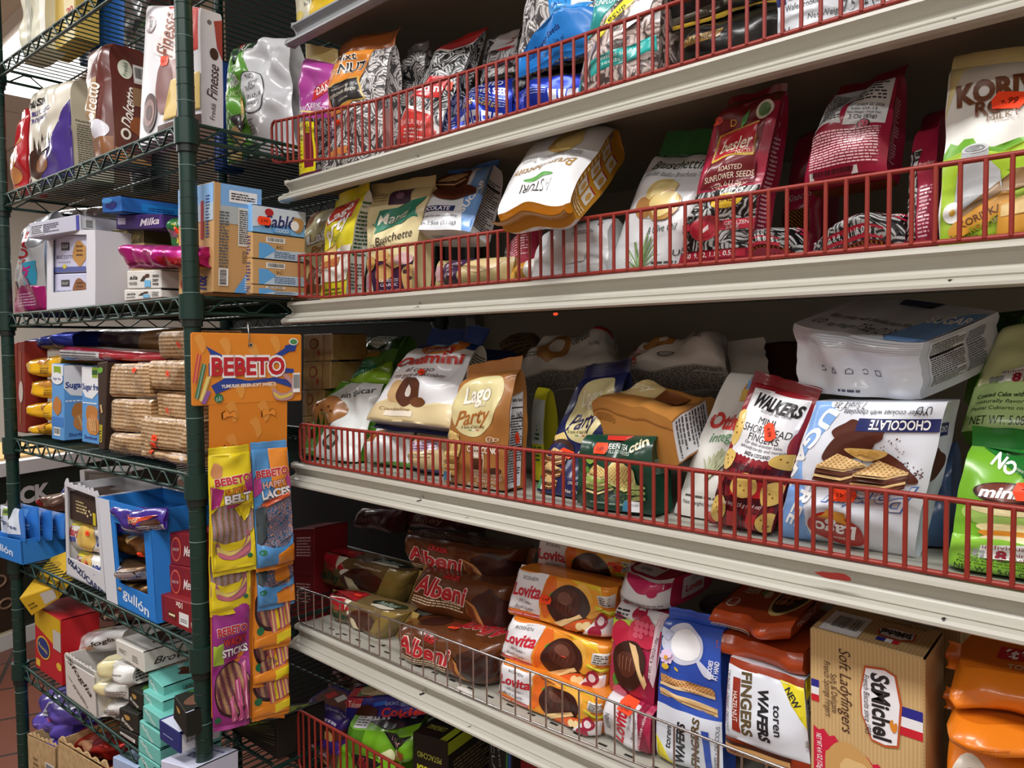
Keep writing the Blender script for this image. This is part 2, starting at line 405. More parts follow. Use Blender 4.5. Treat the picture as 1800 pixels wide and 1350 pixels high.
            hx = [(-.011, 0), (-.0085, -.0062), (.0085, -.0062), (.011, 0), (.0085, .0062), (-.0085, .0062)]
            v = np.array([rt(px_ * kk, py_ * kk) for px_, py_ in hx] + [(x, y)])
            P = face.fn(v[:, 0], v[:, 1]) + face.n * (base + .0026)
            f = np.array([[6, (i + 1) % 6, i] for i in range(6)]); f = fixwind(v, f)
            sb.add(P, f, mat(ORANGE, 'ink'), None, False)
            lv, lf = letters(s_); lv = lv * .0048 * kk
            v = np.array([rt(px_, -py_) for px_, py_ in lv]); P = face.fn(v[:, 0], v[:, 1]) + face.n * (base + .0029)
            sb.add(P, fixwind(v, lf), mat('#5a1208', 'ink'), None, False)
            stick.append((sb, face.fn(np.array([x]), np.array([y]))[0]))

def end_e(x, tau):
    x = np.clip(x, 0, 1); return 1 - tau * (1 - np.sqrt(np.clip(1 - (1 - x) ** 2, 0, 1)))

ALL = []
def pk(name, label, cat, quad, Y=None, z=None, rest=None, yaw=0, lean=0, th=.06, kind='bag', base='#ffffff', art=(), right=(), top=(), left=(), bottom=(),
       fin=None, group=None, seals=(), wr=1., tp=None, ed=.3, gus=.12, dv=None, seed=None, waist=0., res=None, side=None, n3=None, plane=None, bulge=0., sr=None):
    """One package: quad = four picture points of its printed front (top left, top right, bottom right, bottom left) cast onto a plane standing at depth Y
    (or reaching the level z at the bottom); th is its real thickness behind that plane."""
    rng = random.Random(seed if seed is not None else len(ALL) * 7 + 3)
    fin = fin or ('paper' if kind == 'box' else 'film')
    la, ya = math.radians(lean), math.radians(yaw)
    n = np.array([math.sin(ya) * math.cos(la), -math.cos(ya) * math.cos(la), math.sin(la)])
    if n3 is not None: n = np.array(n3, float); n /= np.linalg.norm(n)
    mx, my = (quad[2][0] + quad[3][0]) / 2, (quad[2][1] + quad[3][1]) / 2
    if plane is not None: p0, n = np.array(plane[0], float), np.array(plane[1], float); n /= np.linalg.norm(n)
    elif isinstance(Y, tuple):
        ya += TH; n = np.array([math.sin(ya) * math.cos(la), -math.cos(ya) * math.cos(la), math.sin(la)]); p0 = onP(mx, my, RC + Vv * Y[1], -Vv)
    else: p0 = onY(mx, my, Y) if Y is not None else onZ(mx, my, z)
    C = [onP(x, y, p0, n) for x, y in quad]
    if rest is not None:
        rest = rest + .0035
        for b_, t_ in ((3, 0), (2, 1)):
            d = C[b_] - C[t_]
            if abs(d[2]) > .02: C[b_] = C[t_] + d * ((rest - C[t_][2]) / d[2])
    C = [np.array(c) for c in C]
    if dv is None:
        dep = -n * th
        if rest is not None and abs(n[2]) < .6:
            h = np.array([-n[0], -n[1], 0]); dep = h / np.linalg.norm(h) * th
    else: dep = np.array(dv, float)
    Bk = [c + dep for c in C]
    W_ = (np.linalg.norm(C[1] - C[0]) + np.linalg.norm(C[2] - C[3])) / 2; H_ = (np.linalg.norm(C[3] - C[0]) + np.linalg.norm(C[2] - C[1])) / 2
    D_ = np.linalg.norm(dep); dn = dep / D_
    xd = (C[1] - C[0] + C[2] - C[3]); xd /= np.linalg.norm(xd); yd = C[0] - C[3] + C[1] - C[2]; yd /= np.linalg.norm(yd)
    fn_ = np.cross(xd, yd)                                # outward (towards viewer) if x right, y up
    def tri(s, t, w):
        w = np.asarray(w, float)[..., None]; return bilin(C, s, t) * (1 - w) + bilin(Bk, s, t) * w
    isbox = kind == 'box'
    if tp is None: tp = {'bag': (1., .12, 0, 0), 'pillow': (1., 1., 0, 0), 'flow': (.15, .15, 1., 1.), 'box': (0, 0, 0, 0)}[kind]
    if sr is None: sr = {'bag': (.55, .12, .1, .1), 'pillow': (.5, .5, .1, .1), 'flow': (.3, .3, .16, .16), 'box': (.1,) * 4}[kind]
    if kind in ('flow', 'pillow') and ed == .3: ed = .2 if kind == 'flow' else .85
    K = []
    if not isbox and wr > 0:
        for i in range(int(26 * wr) + 8):
            cx, cy = rng.random() * W_, rng.random() ** (.6 if kind == 'bag' else 1) * H_
            an = rng.random() * 3.1416; wd = .0085 + .012 * rng.random(); K.append((cx, cy, math.cos(an), math.sin(an), wd * (.08 + .11 * rng.random()) * wr ** .5 * rng.choice((-1, 1)), wd, .02 + .05 * rng.random()))
        ph = [rng.random() * 6 for _ in range(6)]
    def wrin(s, t):
        if not K: return np.zeros(np.shape(s))
        x, y = s * W_, t * H_; o = .0018 * wr * (np.sin(x * 47 + ph[0] + 1.2 * np.sin(y * 31 + ph[1])) * np.sin(y * 39 + ph[2]) + .6 * np.sin(x * 83 + y * 61 + ph[3]))
        for cx, cy, ca, sa, am, wd, ln in K:
            dx, dy = x - cx, y - cy; u = dx * ca + dy * sa; v = -dx * sa + dy * ca
            o = o + am * np.exp(-(v / wd) ** 2 - (u / ln) ** 2) * 1.6
        m = np.minimum(np.minimum(s, 1 - s) * 12, 1) * .75 + .25
        return o * m
    e_s, e_t = (min(.004 / W_, .06), min(.004 / H_, .06)) if isbox else (0, 0)
    if isbox: e_s, e_t = min(.0016 / W_, .05), min(.0016 / H_, .05)
    wav = [rng.random() * 6 for _ in range(3)]
    def sw(s, t):
        q = 1 - waist * np.sin(np.clip(t, 0, 1) * math.pi)
        if not isbox and wr: q = q + .012 * wr * np.sin(t * 9 + wav[0]) + .006 * wr * np.sin(t * 23 + wav[1])
        return .5 + (s - .5) * q
    def half(s, t):
        if isbox: return np.ones(np.shape(s + t))
        h = end_e((1 - t) / sr[0], tp[0]) * end_e(t / sr[1], tp[1]) * end_e(s / sr[2], tp[2]) * end_e((1 - s) / sr[3], tp[3])
        c = 1 - ed * np.abs(2 * s - 1) ** (2.2 if kind == 'pillow' else 5) if kind != 'flow' else 1 - ed * np.abs(2 * t - 1) ** 4
        return np.maximum(h * c, .03) * (1 + bulge * np.sin(np.clip(s, 0, 1) * math.pi) * np.sin(np.clip(t, 0, 1) * math.pi))
    wc = .5
    def front(s, t):
        s = np.asarray(s, float); t = np.asarray(t, float)
        if isbox: return tri(e_s + s * (1 - 2 * e_s), e_t + t * (1 - 2 * e_t), np.zeros(s.shape))
        return tri(sw(s, t), t, wc - wc * half(s, t)) + fn_ * wrin(s, t)[..., None]
    def back(s, t):
        s = np.asarray(s, float); t = np.asarray(t, float)
        if isbox: return tri(e_s + s * (1 - 2 * e_s), e_t + t * (1 - 2 * e_t), np.ones(s.shape))
        return tri(sw(s, t), t, wc + (1 - wc) * half(s, t)) + fn_ * wrin(s, t)[..., None] * .6
    g = res or (.0055 if not isbox else 1)
    ns = max(2, min(64, int(W_ / g))) if not isbox else 2; nt = max(2, min(72, int(H_ / g))) if not isbox else 2
    S, Tt = np.meshgrid(np.linspace(0, 1, ns + 1), np.linspace(0, 1, nt + 1), indexing='ij')
    uv = np.stack([S * W_, Tt * H_], -1)
    mb = MB(); bm = mat(base, fin); sm = mat(side, fin) if side else bm
    Fp, Bp = front(S, Tt), back(S, Tt)
    mb.grid(Fp, bm, uv, not isbox, flip=False)
    mb.grid(Bp, bm, uv, not isbox, flip=True)
    # wind: grid() gives i->s, j->t quads (00,10,11,01): counter-clockwise seen from the front
    def strip(a, b, outd, outer, along):
        m = 5 if not isbox else 3
        rows = []
        for q in range(m + 1):
            x = q / m
            if isbox: x = (0, min(.0016 / D_, .2), 1 - min(.0016 / D_, .2), 1)[q]; off = (0, outer, outer, 0)[q]
            else: off = outer * math.sin(x * math.pi)
            lo = np.linalg.norm(b - a, axis=1)[:, None] / D_ if not isbox else 1
            rows.append(a * (1 - x) + b * x + outd * off * lo)
        P = np.stack(rows, 1)
        u = np.stack(np.meshgrid(np.linspace(0, along, len(a)), np.linspace(0, D_, m + 1), indexing='ij'), -1)
        return P, u
    gx = -gus * D_ if not isbox else .0016
    gy = .0 if not isbox else .0016
    for a, b, od, of, al in ((Fp[-1], Bp[-1], xd, gx, H_), (Fp[0][::-1], Bp[0][::-1], -xd, gx, H_), (Fp[::-1, -1], Bp[::-1, -1], yd, gy, W_), (Fp[:, 0], Bp[:, 0], -yd, gy, W_)):
        P, u = strip(a, b, od, of, al)
        mb.grid(P, sm, u, not isbox, flip=True)
    stick = []
    fg = res or .0045
    marks(mb, Face(lambda x, y: front(x, 1 - y), W_, H_, fn_, fg), art, fin, rng, stick)
    def sideface(edge_f, edge_b, outd, outer):
        def fnc(x, y, ):
            a, b = edge_f(x, y), edge_b(x, y); q = depthfrac(x, y)[:, None]
            return a
        return fnc
    def mk(af, bf, od, of):
        def f(d, e):   # d: 0 front .. 1 back, e: along the edge
            a, b = af(e), bf(e); x = d[:, None]; lo = np.linalg.norm(b - a, axis=1)[:, None] / D_
            return a * (1 - x) + b * x + od * (of * (np.sin(x * math.pi) * lo if not isbox else 1))
        return f
    one = lambda e: np.ones(np.shape(e)); zer = lambda e: np.zeros(np.shape(e))
    rs = mk(lambda e: front(one(e), e), lambda e: back(one(e), e), xd, gx); ls = mk(lambda e: front(zer(e), e), lambda e: back(zer(e), e), -xd, gx)
    ts = mk(lambda e: front(e, one(e)), lambda e: back(e, one(e)), yd, gy); bs = mk(lambda e: front(e, zer(e)), lambda e: back(e, zer(e)), -yd, gy)
    if right: marks(mb, Face(lambda x, y: rs(x, 1 - y), D_, H_, xd, fg), right, fin, rng, stick)
    if left: marks(mb, Face(lambda x, y: ls(1 - x, 1 - y), D_, H_, -xd, fg), left, fin, rng, stick)
    if top: marks(mb, Face(lambda x, y: ts(1 - y, x), W_, D_, yd, fg), top, fin, rng, stick)
    if bottom: marks(mb, Face(lambda x, y: bs(y, x), W_, D_, -yd, fg), bottom, fin, rng, stick)
    org = (C[2] + C[3] + Bk[2] + Bk[3]) / 4
    o = mb.build(name, org)
    tag(o, label, cat, group); ALL.append(o)
    # crimped seals: (edge, colour, height in m, forward fold 0..1, zigzag)
    for sl in seals:
        e, col, hs = sl[:3]; fold = sl[3] if len(sl) > 3 else 0; zz = sl[4] if len(sl) > 4 else 0; sart = sl[5] if len(sl) > 5 else ()
        q = np.linspace(0, 1, max(8, (W_ if e in 'tb' else H_) / .0035) .__int__() if False else max(10, int((W_ if e in 'tb' else H_) / .004)))
        pf = {'t': lambda z_: (front(z_, one(z_)) + back(z_, one(z_))) / 2, 'b': lambda z_: (front(z_, zer(z_)) + back(z_, zer(z_))) / 2,
              'l': lambda z_: (front(zer(z_), z_) + back(zer(z_), z_)) / 2, 'r': lambda z_: (front(one(z_), z_) + back(one(z_), z_)) / 2}[e]
        od = {'t': yd, 'b': -yd, 'l': -xd, 'r': xd}[e]; ax = xd if e in 'tb' else yd
        nr = max(6, int(hs / .0016)); rr = np.linspace(0, 1, nr)
        def seal_pt(u, v):
            u = np.asarray(u, float); v = np.asarray(v, float)
            hh = hs * (1 + (zz * (np.abs((u * len(q) / 2) % 1 - .5) - .25) * .35 if zz else .03 * np.sin(u * 21 + wav[2])))
            rip = .00035 * np.sin(v * hs / .0032 * 6.283)
            if np.ndim(fold) == 0:
                f_ = fold * 1.3 * v; base_ = od * (np.sin(1.5708 - f_) * v * hh)[..., None] + fn_ * (np.sin(f_) * v * hh)[..., None]
            return pf(u) + base_ + fn_ * (rip + .002 * wr * np.sin(u * 8 + wav[0]) * v + wrin_edge)[..., None]
        wrin_edge = 0
        U, V_ = np.meshgrid(q, rr, indexing='ij'); P = seal_pt(U.ravel(), V_.ravel()).reshape(len(q), nr, 3)
        sb = MB(); m_ = mat(col, fin); suv = np.stack([U * W_, V_ * hs], -1)
        sb.grid(P + fn_ * .0004, m_, suv, True, flip=e in 'bl' and e != 'l' or e == 'r'); sb.grid(P - fn_ * .0004, m_, suv, True, flip=not (e in 'bl' and e != 'l' or e == 'r'))
        if sart:
            WW, HH = (W_, hs)
            marks(sb, Face(lambda x, y: seal_pt(x, 1 - y), WW, HH, fn_, .006), sart, fin, rng, None, .0009)
        so = sb.build({'t': 'top_seal', 'b': 'bottom_seal', 'l': 'end_seal', 'r': 'end_seal'}[e], pf(np.array([.5]))[0], o)
    for sb, c in stick:
        tag(sb.build('price_sticker', c, o), 'orange price sticker')
    return o
# ---------------------------------------------------------------- room
def st(o): o['kind'] = 'structure'; return o
def tile_mat():
    m, N, L, b = _new('quarry_tiles')
    tc = N.new('ShaderNodeTexCoord'); mp = N.new('ShaderNodeMapping'); mp.inputs['Rotation'].default_value = (0, 0, .38); L.new(tc.outputs['Object'], mp.inputs[0])
    br = N.new('ShaderNodeTexBrick'); br.offset = 0; br.inputs['Scale'].default_value = 1; br.inputs['Brick Width'].default_value = .3; br.inputs['Row Height'].default_value = .2; br.inputs['Mortar Size'].default_value = .008
    br.inputs['Color1'].default_value = lin('#7d4a38'); br.inputs['Color2'].default_value = lin('#6c3f31'); br.inputs['Mortar'].default_value = lin('#3a302c')
    L.new(mp.outputs[0], br.inputs[0]); L.new(br.outputs[0], b.inputs['Base Color']); b.inputs['Roughness'].default_value = .35
    return m
def panel_mat():
    m, N, L, b = _new('ceiling_panels')
    tc = N.new('ShaderNodeTexCoord'); br = N.new('ShaderNodeTexBrick'); br.offset = 0; br.inputs['Scale'].default_value = 1; br.inputs['Brick Width'].default_value = 1.2; br.inputs['Row Height'].default_value = .6; br.inputs['Mortar Size'].default_value = .012
    br.inputs['Color1'].default_value = lin('#c8c2b8'); br.inputs['Color2'].default_value = lin('#d2ccc2'); br.inputs['Mortar'].default_value = lin('#a29a90')
    L.new(tc.outputs['Object'], br.inputs[0]); L.new(br.outputs[0], b.inputs['Base Color']); b.inputs['Roughness'].default_value = .9
    return m
b = MB(); b.box((-8, -3.5, -.05), (2.5, 5, 0), tile_mat()); st(b.build('floor'))
b = MB(); b.box((-8, -3.5, CEIL), (2.5, 5, CEIL + .05), panel_mat()); st(b.build('ceiling'))
wm = mat('#d3cdc2', 'matt')
b = MB(); b.box((-8.1, -3.5, 0), (-8, 5, CEIL), wm); st(b.build('wall_left'))
b = MB(); b.box((2.5, -3.5, 0), (2.6, 5, CEIL), wm); st(b.build('wall_right'))
b = MB(); b.box((-8, 5, 0), (2.5, 5.1, CEIL), wm); st(b.build('wall_back'))
b = MB(); b.box((-8, -3.6, 0), (2.5, -3.5, CEIL), wm); st(b.build('wall_front'))
b = MB(); b.box((-2.55, 1.3, 0), (1.2, 1.36, CEIL), mat('#161514', 'matt')); st(b.build('shade_backdrop'))  # added near-black sheet: its colour stands in for unlit depth behind rack and shelves

# ceiling fluorescent fittings
def glow():
    m, N, L, b = _new('lit_diffuser'); b.inputs['Emission Color'].default_value = (1, .97, .92, 1); b.inputs['Emission Strength'].default_value = 3.0; return m
GL = glow()
for i, (x, y, sx, sy, pw) in enumerate(FIT):
    t = empty('ceiling_light', (x, y, CEIL - .07), 'long white fluorescent fitting on the ceiling ' + ('above the tall green rack' if i == 2 else 'over the serving counter' if i == 6 else 'over the far aisle beyond the rack' if i == 7 else 'over the shopping aisle'), 'ceiling light', 'ceiling fluorescent fittings')
    q = MB(); q.box((x - sx / 2 - .03, y - sy / 2 - .03, CEIL - .07), (x + sx / 2 + .03, y + sy / 2 + .03, CEIL - .001), mat('#e4e2dc', 'paint')); q.build('housing', (x, y, CEIL - .07), t)
    q = MB(); q.box((x - sx / 2, y - sy / 2, CEIL - .08), (x + sx / 2, y + sy / 2, CEIL - .0705), GL); q.build('diffuser', (x, y, CEIL - .07), t)

# ---------------------------------------------------------------- serving counter seen through the rack
cp = onZ(25, 812, .85); cdv = ray(1413, 605) * (1, 1, 0); cdv /= np.linalg.norm(cdv); cnv = np.array([-cdv[1], cdv[0], 0])   # away from the camera
if cnv @ cp < 0: cnv = -cnv
ct = empty('serving_counter', (*(cp[:2]), 0), 'serving counter with white edge and dark green front lettered BLACK', 'counter')
RM = np.stack([cdv, cnv, [0, 0, 1]], 1); co = np.array([cp[0], cp[1], 0])
q = MB(); q.box((-1.5, 0, .79), (1.0, .8, .85), mat('#e9e8ea', 'paint'), RM, co); q.build('worktop', co, ct)
q = MB(); q.box((-1.4, .08, .8502), (.75, .7, .862), mat('#d9b277', 'paper'), RM, co); q.build('wooden_board', co + (0, 0, .85), ct)
q = MB(); q.box((-1.5, .04, .07), (1.0, .78, .79), mat('#1c2a24', 'satin'), RM, co)
def cface(x, y, off=.0):  # x along, y height
    return co + cdv * x + np.array([0, 0, 1]) * y + cnv * (.04 - .002 - off)
def ctext(s, px, py, h, col='#e6e6ea', b_=.02):
    P = onP(px, py, cface(0, .5), cnv); x0 = (P - co) @ cdv; z0 = P[2]
    v, f = letters(s, b_); v = v * h
    q.add(np.stack([cface(x0 + a, z0 + c) for a, c in v]), f, mat(col, 'ink'), None, False)
ctext('BLACK', 31, 872, .075, b_=.05)
ctext('ara', 49, 1114, .05)
P = onP(8, 1125, cface(0, .5), cnv); x0 = (P - co) @ cdv; z0 = P[2]
an = np.linspace(0, 2 * math.pi, 33)[:-1]
q.tube([cface(x0 + .055 * math.cos(a), z0 + .055 * math.sin(a), .001) for a in an], .004, mat('#e6e6ea', 'ink'), 6, True)
ctext('f', 10, 1127, .06, b_=.05)
q.build('front_panel', co, ct)
P = onP(-6, 1045, cface(0, .5), cnv); x0 = (P - co) @ cdv; z0 = P[2]
q = MB(); q.box((x0 - .13, .026, z0 - .19), (x0 + .085, .036, z0 + .19), mat('#cfc6a8', 'paper'), RM, co); q.box((x0 - .12, .0245, z0 - .175), (x0 + .075, .0262, z0 + .175), mat('#3b2c22', 'paper'), RM, co)
for dx, dz, r_ in ((0, .06, .035), (.03, -.05, .03), (-.05, -.1, .03), (-.02, .12, .02)):
    q.tube([co + cdv * (x0 + dx + r_ * math.cos(a)) + np.array([0, 0, z0 + dz + r_ * .7 * math.sin(a)]) + cnv * .0235 for a in an], .006, mat('#8a715a', 'paper'), 5, True)
tag(q.build('poster', co + cdv * x0 + np.array([0, 0, z0])), 'dark coffee poster in a cream border on the green counter front', 'poster')
q = MB(); q.box((-1.5, .02, 0), (1.0, .05, .07), mat('#d9d8d6', 'paint'), RM, co); q.build('plinth', co, ct)

# ---------------------------------------------------------------- gondola shelving
GY = .735; GX0 = -1.234; GX1 = .45
SZ = {0: 1.928, 1: 1.648, 2: 1.433, 3: 1.144, 4: .848, 5: .558, 6: .2}
def enamel(col, name):
    m, N, L, b = _new(name)
    tc = N.new('ShaderNodeTexCoord'); nz = N.new('ShaderNodeTexNoise'); nz.inputs['Scale'].default_value = 26; nz.inputs['Detail'].default_value = 8; L.new(tc.outputs['Object'], nz.inputs[0])
    r = ramp(N, L, nz.outputs[0], [(.315, '#1d1a17'), (.325, col), (1, col)]); L.new(r.outputs[0], b.inputs['Base Color'])
    b.inputs['Roughness'].default_value = .36; b.inputs['Specular IOR Level'].default_value = .5
    return m
CREAM = enamel('#b3b0a5', 'cream_enamel'); GREYM = mat('#8d8f93', 'paint'); OLIVE = mat('#928b7a', 'paint')
gt = empty('gondola_shelving', (-.4, 1.0, 0), 'cream metal gondola shelving full of bagged cookies and seeds', 'shelving')
q = MB(); q.box((GX0 + .01, 1.19, 0), (GX1, 1.21, 2.5), OLIVE); q.box((GX0 + .01, 1.175, 1.73), (GX1, 1.19, 1.745), OLIVE); q.build('back_panel', (-.4, 1.2, 0), gt)
for x in (GX0 + .02, 0.0):
    q = MB(); q.box((x - .015, 1.165, 0), (x + .015, 1.19, 2.5), mat('#6f6a60', 'paint')); q.build('upright', (x, 1.18, 0), gt)
LIP = [(.012, .0), (.004, .001), (-.001, -.0015), (-.002, -.005), (.004, -.008), (.008, -.013), (.009, -.018), (.006, -.022), (-.002, -.0245), (-.006, -.0265), (-.005, -.028), (-.011, -.030), (-.014, -.033), (-.014, -.036), (-.010, -.038), (.004, -.0375), (.012, -.03)]
for k, z in SZ.items():
    y0 = GY if k else GY + .02
    t = MB(); t.box((GX0, y0 + .008, z - .012), (GX1, 1.188, z), CREAM if k > 2 else OLIVE)
    if k == 4:
        rg = random.Random(5)
        for i in range(40):
            for j in range(2):
                x = GX0 + .06 + i * .04; t.box((x, y0 + .03 + j * .06, z), (x + .013, y0 + .034 + j * .06, z + .0004), mat('#2b2724', 'matt'))
    so = t.build('shelf', (-.4, GY, z), gt)
    l = MB(); lp = np.array(LIP); m_ = CREAM if k else GREYM
    if k == 0: lp = lp * (1, 1.1)
    xs = np.linspace(GX0, GX1, 12)
    Pg = np.stack([np.stack([np.full(len(lp), x), y0 + lp[:, 0], z + lp[:, 1]], 1) for x in xs])
    l.grid(Pg, m_, None, False)
    v = np.array([[GX0, y0 + a, z + c] for a, c in lp] + [[GX0, y0 + .014, z - .016]]); n_ = len(lp); l.add(v, [[i, i + 1, n_] for i in range(n_ - 1)], m_, None, False)
    v2 = v + (GX1 - GX0, 0, 0); l.add(v2, [[i, i + 1, n_] for i in range(n_ - 1)], m_, None, False)
    # price-rail end cap
    l.tube([(GX0 - .001, y0 + a, z + c) for a, c in lp], .0022, m_, 6)
    l.build('price_rail', (GX0, y0, z), so)
# scraps of old price tape on the rails
for px, py, k, c in ((820, 1212, 4, '#e9e7e2'), (1475, 1008, 3, '#8a2b25'), (980, 552, 2, '#ff4a22')):
    P = onY(px, py, GY - .012 if k != 3 else GY - .004)
    q = MB(); rg = random.Random(px)
    sc_ = .35 if k == 2 else .7; pts = [(P[0] + sc_ * .02 * math.cos(a) * (1 + .4 * rg.random()) * (.5 if k == 2 else 1), GY - .0155, P[2] + sc_ * .006 * math.sin(a) * (.6 + .6 * rg.random())) for a in np.linspace(0, 6.283, 15)[:-1]]
    v, f = fill(np.array(pts)[:, [0, 2]], .01); q.add(np.stack([v[:, 0], np.full(len(v), GY - .0155), v[:, 1]], 1), f, mat(c, 'paper'), None, False)
    tag(q.build('tape_scrap', P), {4: 'torn white tape scrap stuck on the cream rail under the chocolate rolls', 3: 'torn dark red tape scrap on the cream rail under the wire bin front', 2: 'small orange tape scrap on the rail above the cereal cookie bags'}[k], 'tape')

# ---------------------------------------------------------------- wire bin fronts
def fence(label, top, bot, Y, sp, col, r, rend, fin='paint', lab2=None):
    tp_ = np.array([onY(x, y, Y) for x, y in top]); bt_ = np.array([onY(x, y, Y) for x, y in bot])
    x0 = max(tp_[0, 0], bt_[0, 0]) if rend else tp_[0, 0]; x1 = max(tp_[-1, 0], bt_[-1, 0], .1)
    zt = lambda x: np.interp(x, tp_[:, 0], tp_[:, 2]); zl = min(SZ.values(), key=lambda s: abs(s - bt_[0, 2])) + .0045; zb = lambda x: np.maximum(np.interp(x, bt_[:, 0], bt_[:, 2]), zl)
    m = mat(col, fin); t = empty('wire_bin_front', (x0, Y, zb(x0)), label, 'wire bin front', 'wire bin fronts along the shelves')
    xs = np.arange(x0, x1, .02)
    q = MB(); rr = .012
    cor = [(x0 + rr - rr * math.cos(a), Y, zt(x0) - rr + rr * math.sin(a)) for a in np.linspace(0, 1.57, 6)]
    cob = [(x0 + rr - rr * math.cos(a), Y, zb(x0) + rr - rr * math.sin(a)) for a in np.linspace(1.57, 0, 6)]
    q.tube([(x, Y, zb(x)) for x in xs[::-1] if x > x0 + rr] + cob + cor + [(x, Y, zt(x)) for x in xs if x > x0 + rr], r * 1.25, m, 8)
    q.build('rail', (x0, Y, zb(x0)), t)
    x = x0 + sp; k = 0; proto = None
    while x < x1 and k < 99:
        if proto is None:
            q = MB(); q.tube([(0, 0, 0), (0, 0, .5), (0, 0, 1)], r, m, 7); proto = q.build('bar', (0, 0, 0)); o = proto; o.parent = t
        else: o = dup(proto, t, (0, 0, 0))
        o.location = (x - x0, -r * .8, zb(x) - zb(x0)); o.scale = (1, 1, zt(x) - zb(x)); x += sp; k += 1
    return t
RED = '#8a2b21'
fence('red wire bin front holding back the sunflower seed bags', [(469, 217), (662, 176), (864, 113), (980, 78), (1201, 0), (1500, -88)], [(479, 287), (604, 277), (749, 247), (980, 185), (1280, 94), (1598, 0), (1800, -60)], .742, .0185, RED, .0021, 1)
fence('red wire bin front across the toasts and the maroon seed bags', [(487, 452), (633, 442), (980, 391.5), (1280, 346), (1800, 268)], [(489, 520), (633, 524), (980, 498), (1280, 471), (1800, 429)], .742, .0188, RED, .0021, 1)
fence('red wire bin front across the cookie and wafer bags under the toasts', [(527, 745), (789, 775.5), (1020, 801.5), (1280, 834), (1540, 861.5), (1800, 895)], [(527, 810), (644, 835), (789, 859), (1020, 901), (1280, 948), (1540, 996), (1800, 1042)], .742, .0165, RED, .0022, 1)
fence('chrome wire bin front before the chocolate rolls and jelly cookies', [(523, 1032), (653, 1077), (740, 1107), (860, 1152), (1062, 1228), (1264, 1307), (1380, 1352)], [(522, 1093), (622, 1135), (740, 1188), (860, 1239), (1033, 1307), (1140, 1350)], .742, .0272, '#c4c2bf', .0013, 0, 'metal')
fence('red wire bin front on the lowest shelf by the purple wafers', [(524, 1247), (597, 1287), (702, 1347), (800, 1404)], [(524, 1348), (597, 1398), (702, 1470), (800, 1540)], .742, .0195, RED, .0022, 1)

# ---------------------------------------------------------------- green wire rack
TH = math.radians(2.8); U = np.array([math.cos(TH), math.sin(TH), 0]); Vv = np.array([-math.sin(TH), math.cos(TH), 0])
RC = onY(337, 540, .56); RC = np.array([RC[0], RC[1], 0]); RW, RD = .889, .56
GREEN = mat('#123029', 'paint'); GREENW = mat('#15322b', 'paint'); BLK = mat('#17211f', 'paint')
RZ = {'A': 2.012, 'B': 1.715, 'C': 1.436, 'D': 1.143, 'E': .856, 'F': .595, 'G': .31}
rk = empty('wire_rack', RC - U * RW / 2 + Vv * RD / 2, 'dark green wire shelving rack with slotted round posts', 'rack')
for i, (a, d) in enumerate(((0, 0), (RW, 0), (0, RD), (RW, RD))):
    c = RC - U * a + Vv * d; q = MB(); q.tube([c, c + (0, 0, 1.2), c + (0, 0, 2.35)], .0135, GREEN, 18)
    for k in range(int(2.3 / .0254)):
        z = .02 + k * .0254; an = np.arange(14) * 2 * math.pi / 14
        q.tube([c + (.0136 * math.cos(w), .0136 * math.sin(w), z) for w in an], .0007, BLK if k % 4 else mat('#6d857c', 'paint'), 4, True)
    po = q.build('post', c, rk)
    for k, z in RZ.items():
        s = MB(); zz = np.array([-.034, -.033, .004, .006]); s.tube([c + (0, 0, z - .036), c + (0, 0, z - .015), c + (0, 0, z + .004)], .0195, GREEN, 18); s.tube([c + (0, 0, z - .048), c + (0, 0, z - .036)], .0165, BLK, 14)
        s.build('collar', c + (0, 0, z - .036), po)
def truss(a, b_, nrm, n):
    q = MB(); L_ = np.linalg.norm(b_ - a); hz = .026
    q.tube([a, (a + b_) / 2, b_], .0034, GREENW, 8); q.tube([a - (0, 0, hz), (a + b_) / 2 - (0, 0, hz), b_ - (0, 0, hz)], .0034, GREENW, 8)
    pts = []
    for k in range(2 * n + 1):
        p = a + (b_ - a) * k / (2 * n); zt_ = -.003 if k % 2 else -hz + .003
        for e in (-.18, .18):
            t_ = min(max((k + e) / (2 * n), .0), 1.0); pts.append(a + (b_ - a) * t_ + (0, 0, zt_) + nrm * .003)
    q.tube(pts, .0019, GREENW, 6)
    return q
for k, z in RZ.items():
    p0 = RC + (0, 0, z); e = U * .02; g = Vv * .02
    d = MB()
    nw = 36
    for i in range(nw):
        a = p0 - U * (.03 + (RW - .06) * i / (nw - 1)); d.tube([a, a + Vv * RD], .0014, GREENW, 5)
    for f in (.25, .75):
        d.tube([p0 - e + Vv * RD * f - (0, 0, .004), p0 - U * (RW - .02) + Vv * RD * f - (0, 0, .004)], .0026, GREENW, 6)
    sh = d.build('wire_shelf', p0 - U * RW / 2, rk)
    truss(p0 - e, p0 - U * (RW - .02), -Vv, 14).build('edge_truss', p0, sh)
    truss(p0 - e + Vv * RD, p0 - U * (RW - .02) + Vv * RD, Vv, 14).build('edge_truss', p0, sh)
    truss(p0 + g, p0 + Vv * (RD - .02), U, 6).build('edge_truss', p0, sh)
    truss(p0 - U * RW + g, p0 - U * RW + Vv * (RD - .02), -U, 6).build('edge_truss', p0, sh)
